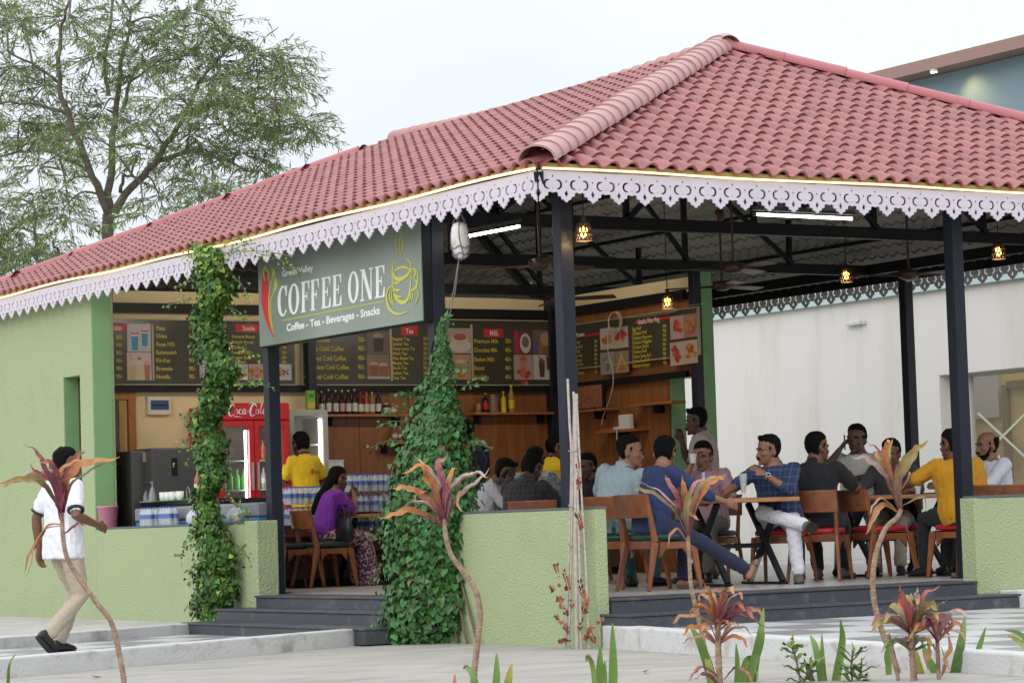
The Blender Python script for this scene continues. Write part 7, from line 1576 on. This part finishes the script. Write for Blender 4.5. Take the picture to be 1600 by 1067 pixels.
person(512, 28.2, 112, 'woman in purple blouse and flowered skirt sitting with hands raised to her mouth', PRP, FLW, 1, seat=.46, sc=.95, lean=16, hy=12, hp=4, hair='long', handL=(.07, -.30, .98), handR=(-.04, -.31, 1.00), elL=(.4, -.2, -1), elR=(-.4, -.2, -1), sleeve=.75, collar=False, skirt=True, shirt_len=.02)
NVY = F('navy_shirt', (.010, .014, .030))
person(738, 27.6, -152, 'man in navy shirt with head band standing behind the ivy cone', NVY, DKT, 3, lean=6, hy=-22, handL=(.15, -.35, 1.0), handR=(-.15, -.35, 1.0), sleeve=.8)
GRY = F('pale_grey', (.40, .40, .42)); PLD = checks('dark_plaid', (.022, .02, .024), (.06, .055, .065), 22); PTN = fabric('grey_pattern', (.16, .16, .17), (.33, .33, .34), vs=26, vlo=.42, vhi=.6)
person(755, 26.2, 82, 'man in pale grey shirt bowing his head to the right behind the low wall', GRY, DKT, 3, seat=.44, lean=24, hp=16, hy=4, handL=(.1, -.5, .82), handR=(-.1, -.5, .82), sleeve=.8, hair='tuft', beard=1)
person(812, 25.7, 155, 'man in dark checked shirt leaning over the table, back turned', PLD, DKT, 3, seat=.44, lean=18, side=-6, hp=14, hy=-14, handL=(.2, -.5, .82), handR=(-.22, -.5, .82), sleeve=1.5, fat=1.15)
person(838, 27.4, 150, 'man in grey patterned shirt half hidden behind the dark checked shirt', PTN, DKT, 3, seat=.52, lean=8, hy=10, handL=(.15, -.4, .85), handR=(-.2, -.35, .85), sleeve=.9)
person(866, 30.0, 158, 'boy in yellow polo standing before the veneered wall beside the corner post', YLW, DKT, 1, sc=.92, lean=4, hy=-42, handL=(.2, -.3, .95), handR=(-.24, -.2, .92), sleeve=.75, trim=NAVYT)
person(932, 26.5, -50, 'man in very dark shirt seated in shade right of the corner post', F('deep_brown', (.014, .010, .011)), DKT, 3, seat=.45, lean=10, hp=8, sc=.97, handL=(.1, -.4, .80), handR=(-.12, -.4, .80), sleeve=1.8)
LBL_ = F('light_blue', (.28, .365, .40))
person(962, 23.65, 148, 'man in light blue shirt seated with back turned and face to the right', LBL_, F('teal_trousers', (.03, .10, .11)), 2, seat=.45, sc=1.06, lean=13, side=-9, hy=-58, twist=-4, handL=(.2, -.45, .80), handR=(-.24, -.42, .80), sleeve=.85, shoe=SHOE, fat=1.16)
BLUE = F('royal_blue', (.018, .032, .105))
t, k = person(1026, 22.55, 118, 'curly haired man in blue tee shirt with one leg in navy trousers stretched far out', BLUE, NAVT, 2, seat=.455, lean=16, hy=45, hp=6, hair='curly', handL=(.22, -.50, .74), handR=(-.30, -.50, .72), footR=(-.34, -.80, .085), footL=(.14, -.34, .085), kneeR=(0, -.5, 1), sleeve=1.45, shoe=SAND, bare=True, collar=False)
person(1108, 26.4, -98, 'man in beige brown shirt standing and lifting food to his mouth', F('taupe', (.45, .36, .315)), DKT, 3, sc=1.0, lean=4, hp=4, handR=(-.10, -.24, 1.36), elR=(-.3, -.3, -1), handL=(.20, -.12, .92), sleeve=.8, moust=1, hair='tuft', shirt_len=.14)
PNKC = checks('pink_check', (.42, .24, .30), (.30, .17, .22), 34, .5)
t, k = person(1108, 25.2, -22, 'man in pink checked shirt drinking from a white paper cup', PNKC, F('olive_trousers', (.12, .11, .085)), 2, seat=.46, lean=10, hp=6, handR=(-.05, -.27, 1.10), elR=(-.5, -.3, -1), handL=(.22, -.42, .78), sleeve=1.15, hair='tuft')
c = k['wR'] + V((.03, -.06, .04)); pc = empty('paper_cup', t.matrix_basis @ c, label='white paper cup raised to the mouth of the man in pink', cat='cup'); 
pc.location = V(t.location) + Matrix.Rotation(t.rotation_euler.z, 3, 'Z') @ c; MB().lathe([(.026, -.04), (.038, .045), (.039, .048), (.034, .045), (.025, -.03)], n=14).build('wall', PLW, pc)
BPL = checks('blue_stripe', (.016, .032, .092), (.07, .10, .19), 19, .7)
t, k = person(1220, 23.75, -20, 'moustached man in blue striped shirt and white trousers sitting cross legged', BPL, WJ, 0, seat=.455, lean=9, side=-4, twist=-14, hy=-38, handL=(-.03, -.33, .95), elL=(1, .0, -1), handR=(-.38, -.46, .79), elR=(-1, .3, -.5), footL=(.24, -.36, .085), footR=(.34, -.44, .50), kneeL=(.25, -1, .5), kneeR=(-1, -.3, .4), sleeve=1.28, moust=1, hair='tuft', shoe=SHG, fat=1.16)
b = MB(); w_ = k['wL']; d = (k['wL'] - k['eL']).normalized(); q = d.orthogonal().normalized(); b.tube([w_ - d * .02 + (q * cos(a) + d.cross(q) * sin(a)) * .032 for a in np.linspace(0, 2 * pi, 16)], .007, 6); b.build('watch_strap', SILV, t)
n_ = V((.35, -.85, .35)); n_ = (n_ - d * n_.dot(d)).normalized(); MB().tube([w_ - d * .02 + n_ * .030, w_ - d * .02 + n_ * .042], [.022, .020], 14).build('watch', mat('watch_face', (.45, .47, .5), .25, metal=.3), t); MB().tube([w_ - d * .02 + n_ * .0421, w_ - d * .02 + n_ * .0435], [.014, .013], 12).build('watch_dial', BLACK, t)
person(1277, 24.15, 158, 'broad man in black polo seated with his back turned', BLKC, DKT, 1, seat=.46, sc=1.02, lean=8, hy=-36, handL=(.18, -.45, .80), handR=(-.28, -.42, .80), sleeve=.8, fat=1.22, shoe=SHG)
t, k = person(1347, 26.3, -12, 'man in cream white shirt holding a phone to his ear', F('cream_shirt', (.52, .50, .46)), JEAN, 3, seat=.56, sc=1.05, lean=6, hy=-16, handR=(-.16, -.15, 1.155), elR=(-1, -.3, -1.4), handL=(-.02, -.36, .88), elL=(.8, -.2, -.6), sleeve=1.2)
c = k['H'](-.092, -.03, .085); MB().box(-.012, -.004, -.035, .035, -.07, .07).build('phone', BLACK, t, loc=c)
person(1398, 25.75, -18, 'man in dark grey shirt leaning forward behind the crooked cordyline', F('charcoal', (.045, .048, .048)), BEIGE, 1, seat=.45, lean=12, side=3, hy=-12, hp=8, handR=(-.22, -.50, .79), handL=(.24, -.48, .79), sleeve=1.3, moust=1, hair='tuft')
person(1508, 24.0, -150, 'large man in mustard yellow tee shirt seated with back turned', F('mustard', (.50, .235, .008)), BLKC, 1, seat=.46, sc=1.02, lean=15, hy=8, handL=(.26, -.50, .80), handR=(-.20, -.50, .80), elL=(1, .2, -.5), sleeve=.8, fat=1.5, collar=False, shoe=SHOE)
person(1556, 25.8, -58, 'balding bearded man in white shirt facing left at the frame edge', F('pale_white', (.66, .67, .76)), DKT, 0, seat=.46, sc=1.03, lean=7, hy=-10, handL=(.1, -.45, .80), handR=(-.2, -.42, .80), sleeve=1.9, beard=1, moust=1, bald=True)

# fallen leaves on the paving
for px, py, a, lb in ((620, 984, .3, 'orange dry leaf fallen by the pale kerb foot'), (576, 981, 1.4, 'brown dry leaf beside the ivy roots'), (640, 983, 2.2, 'small curled dry leaf on the paving by the kerb'), (1010, 1052, .9, 'curled tan dry leaf at the bottom edge of the paving'), (150, 1060, 2.0, 'thin dry leaf on the paving below the walker')):
    p = onz(px, py, GZ); b = MB(); strap(b, [V((-.05, 0, .012)), V((-.02, .008, .006)), V((.02, 0, .010)), V((.055, -.01, .022))], [.012, .03, .028, .004], .3); tag(b.build('fallen_leaf', DRY, loc=(p.x, p.y, GZ + .002), rz=a), lb, 'leaf', 'fallen dry leaves')
# lettering becomes plain mesh
bpy.context.view_layer.update()
dg = bpy.context.evaluated_depsgraph_get()
fonts = [o for o in COL.objects if o.type == 'FONT']
new = [(o, bpy.data.meshes.new_from_object(o.evaluated_get(dg))) for o in fonts]
for o, me in new:
    nm, pa, mb_ = o.name, o.parent, o.matrix_local.copy()
    bpy.data.objects.remove(o)
    q = bpy.data.objects.new(nm, me); COL.objects.link(q); q.parent = pa; q.matrix_local = mb_
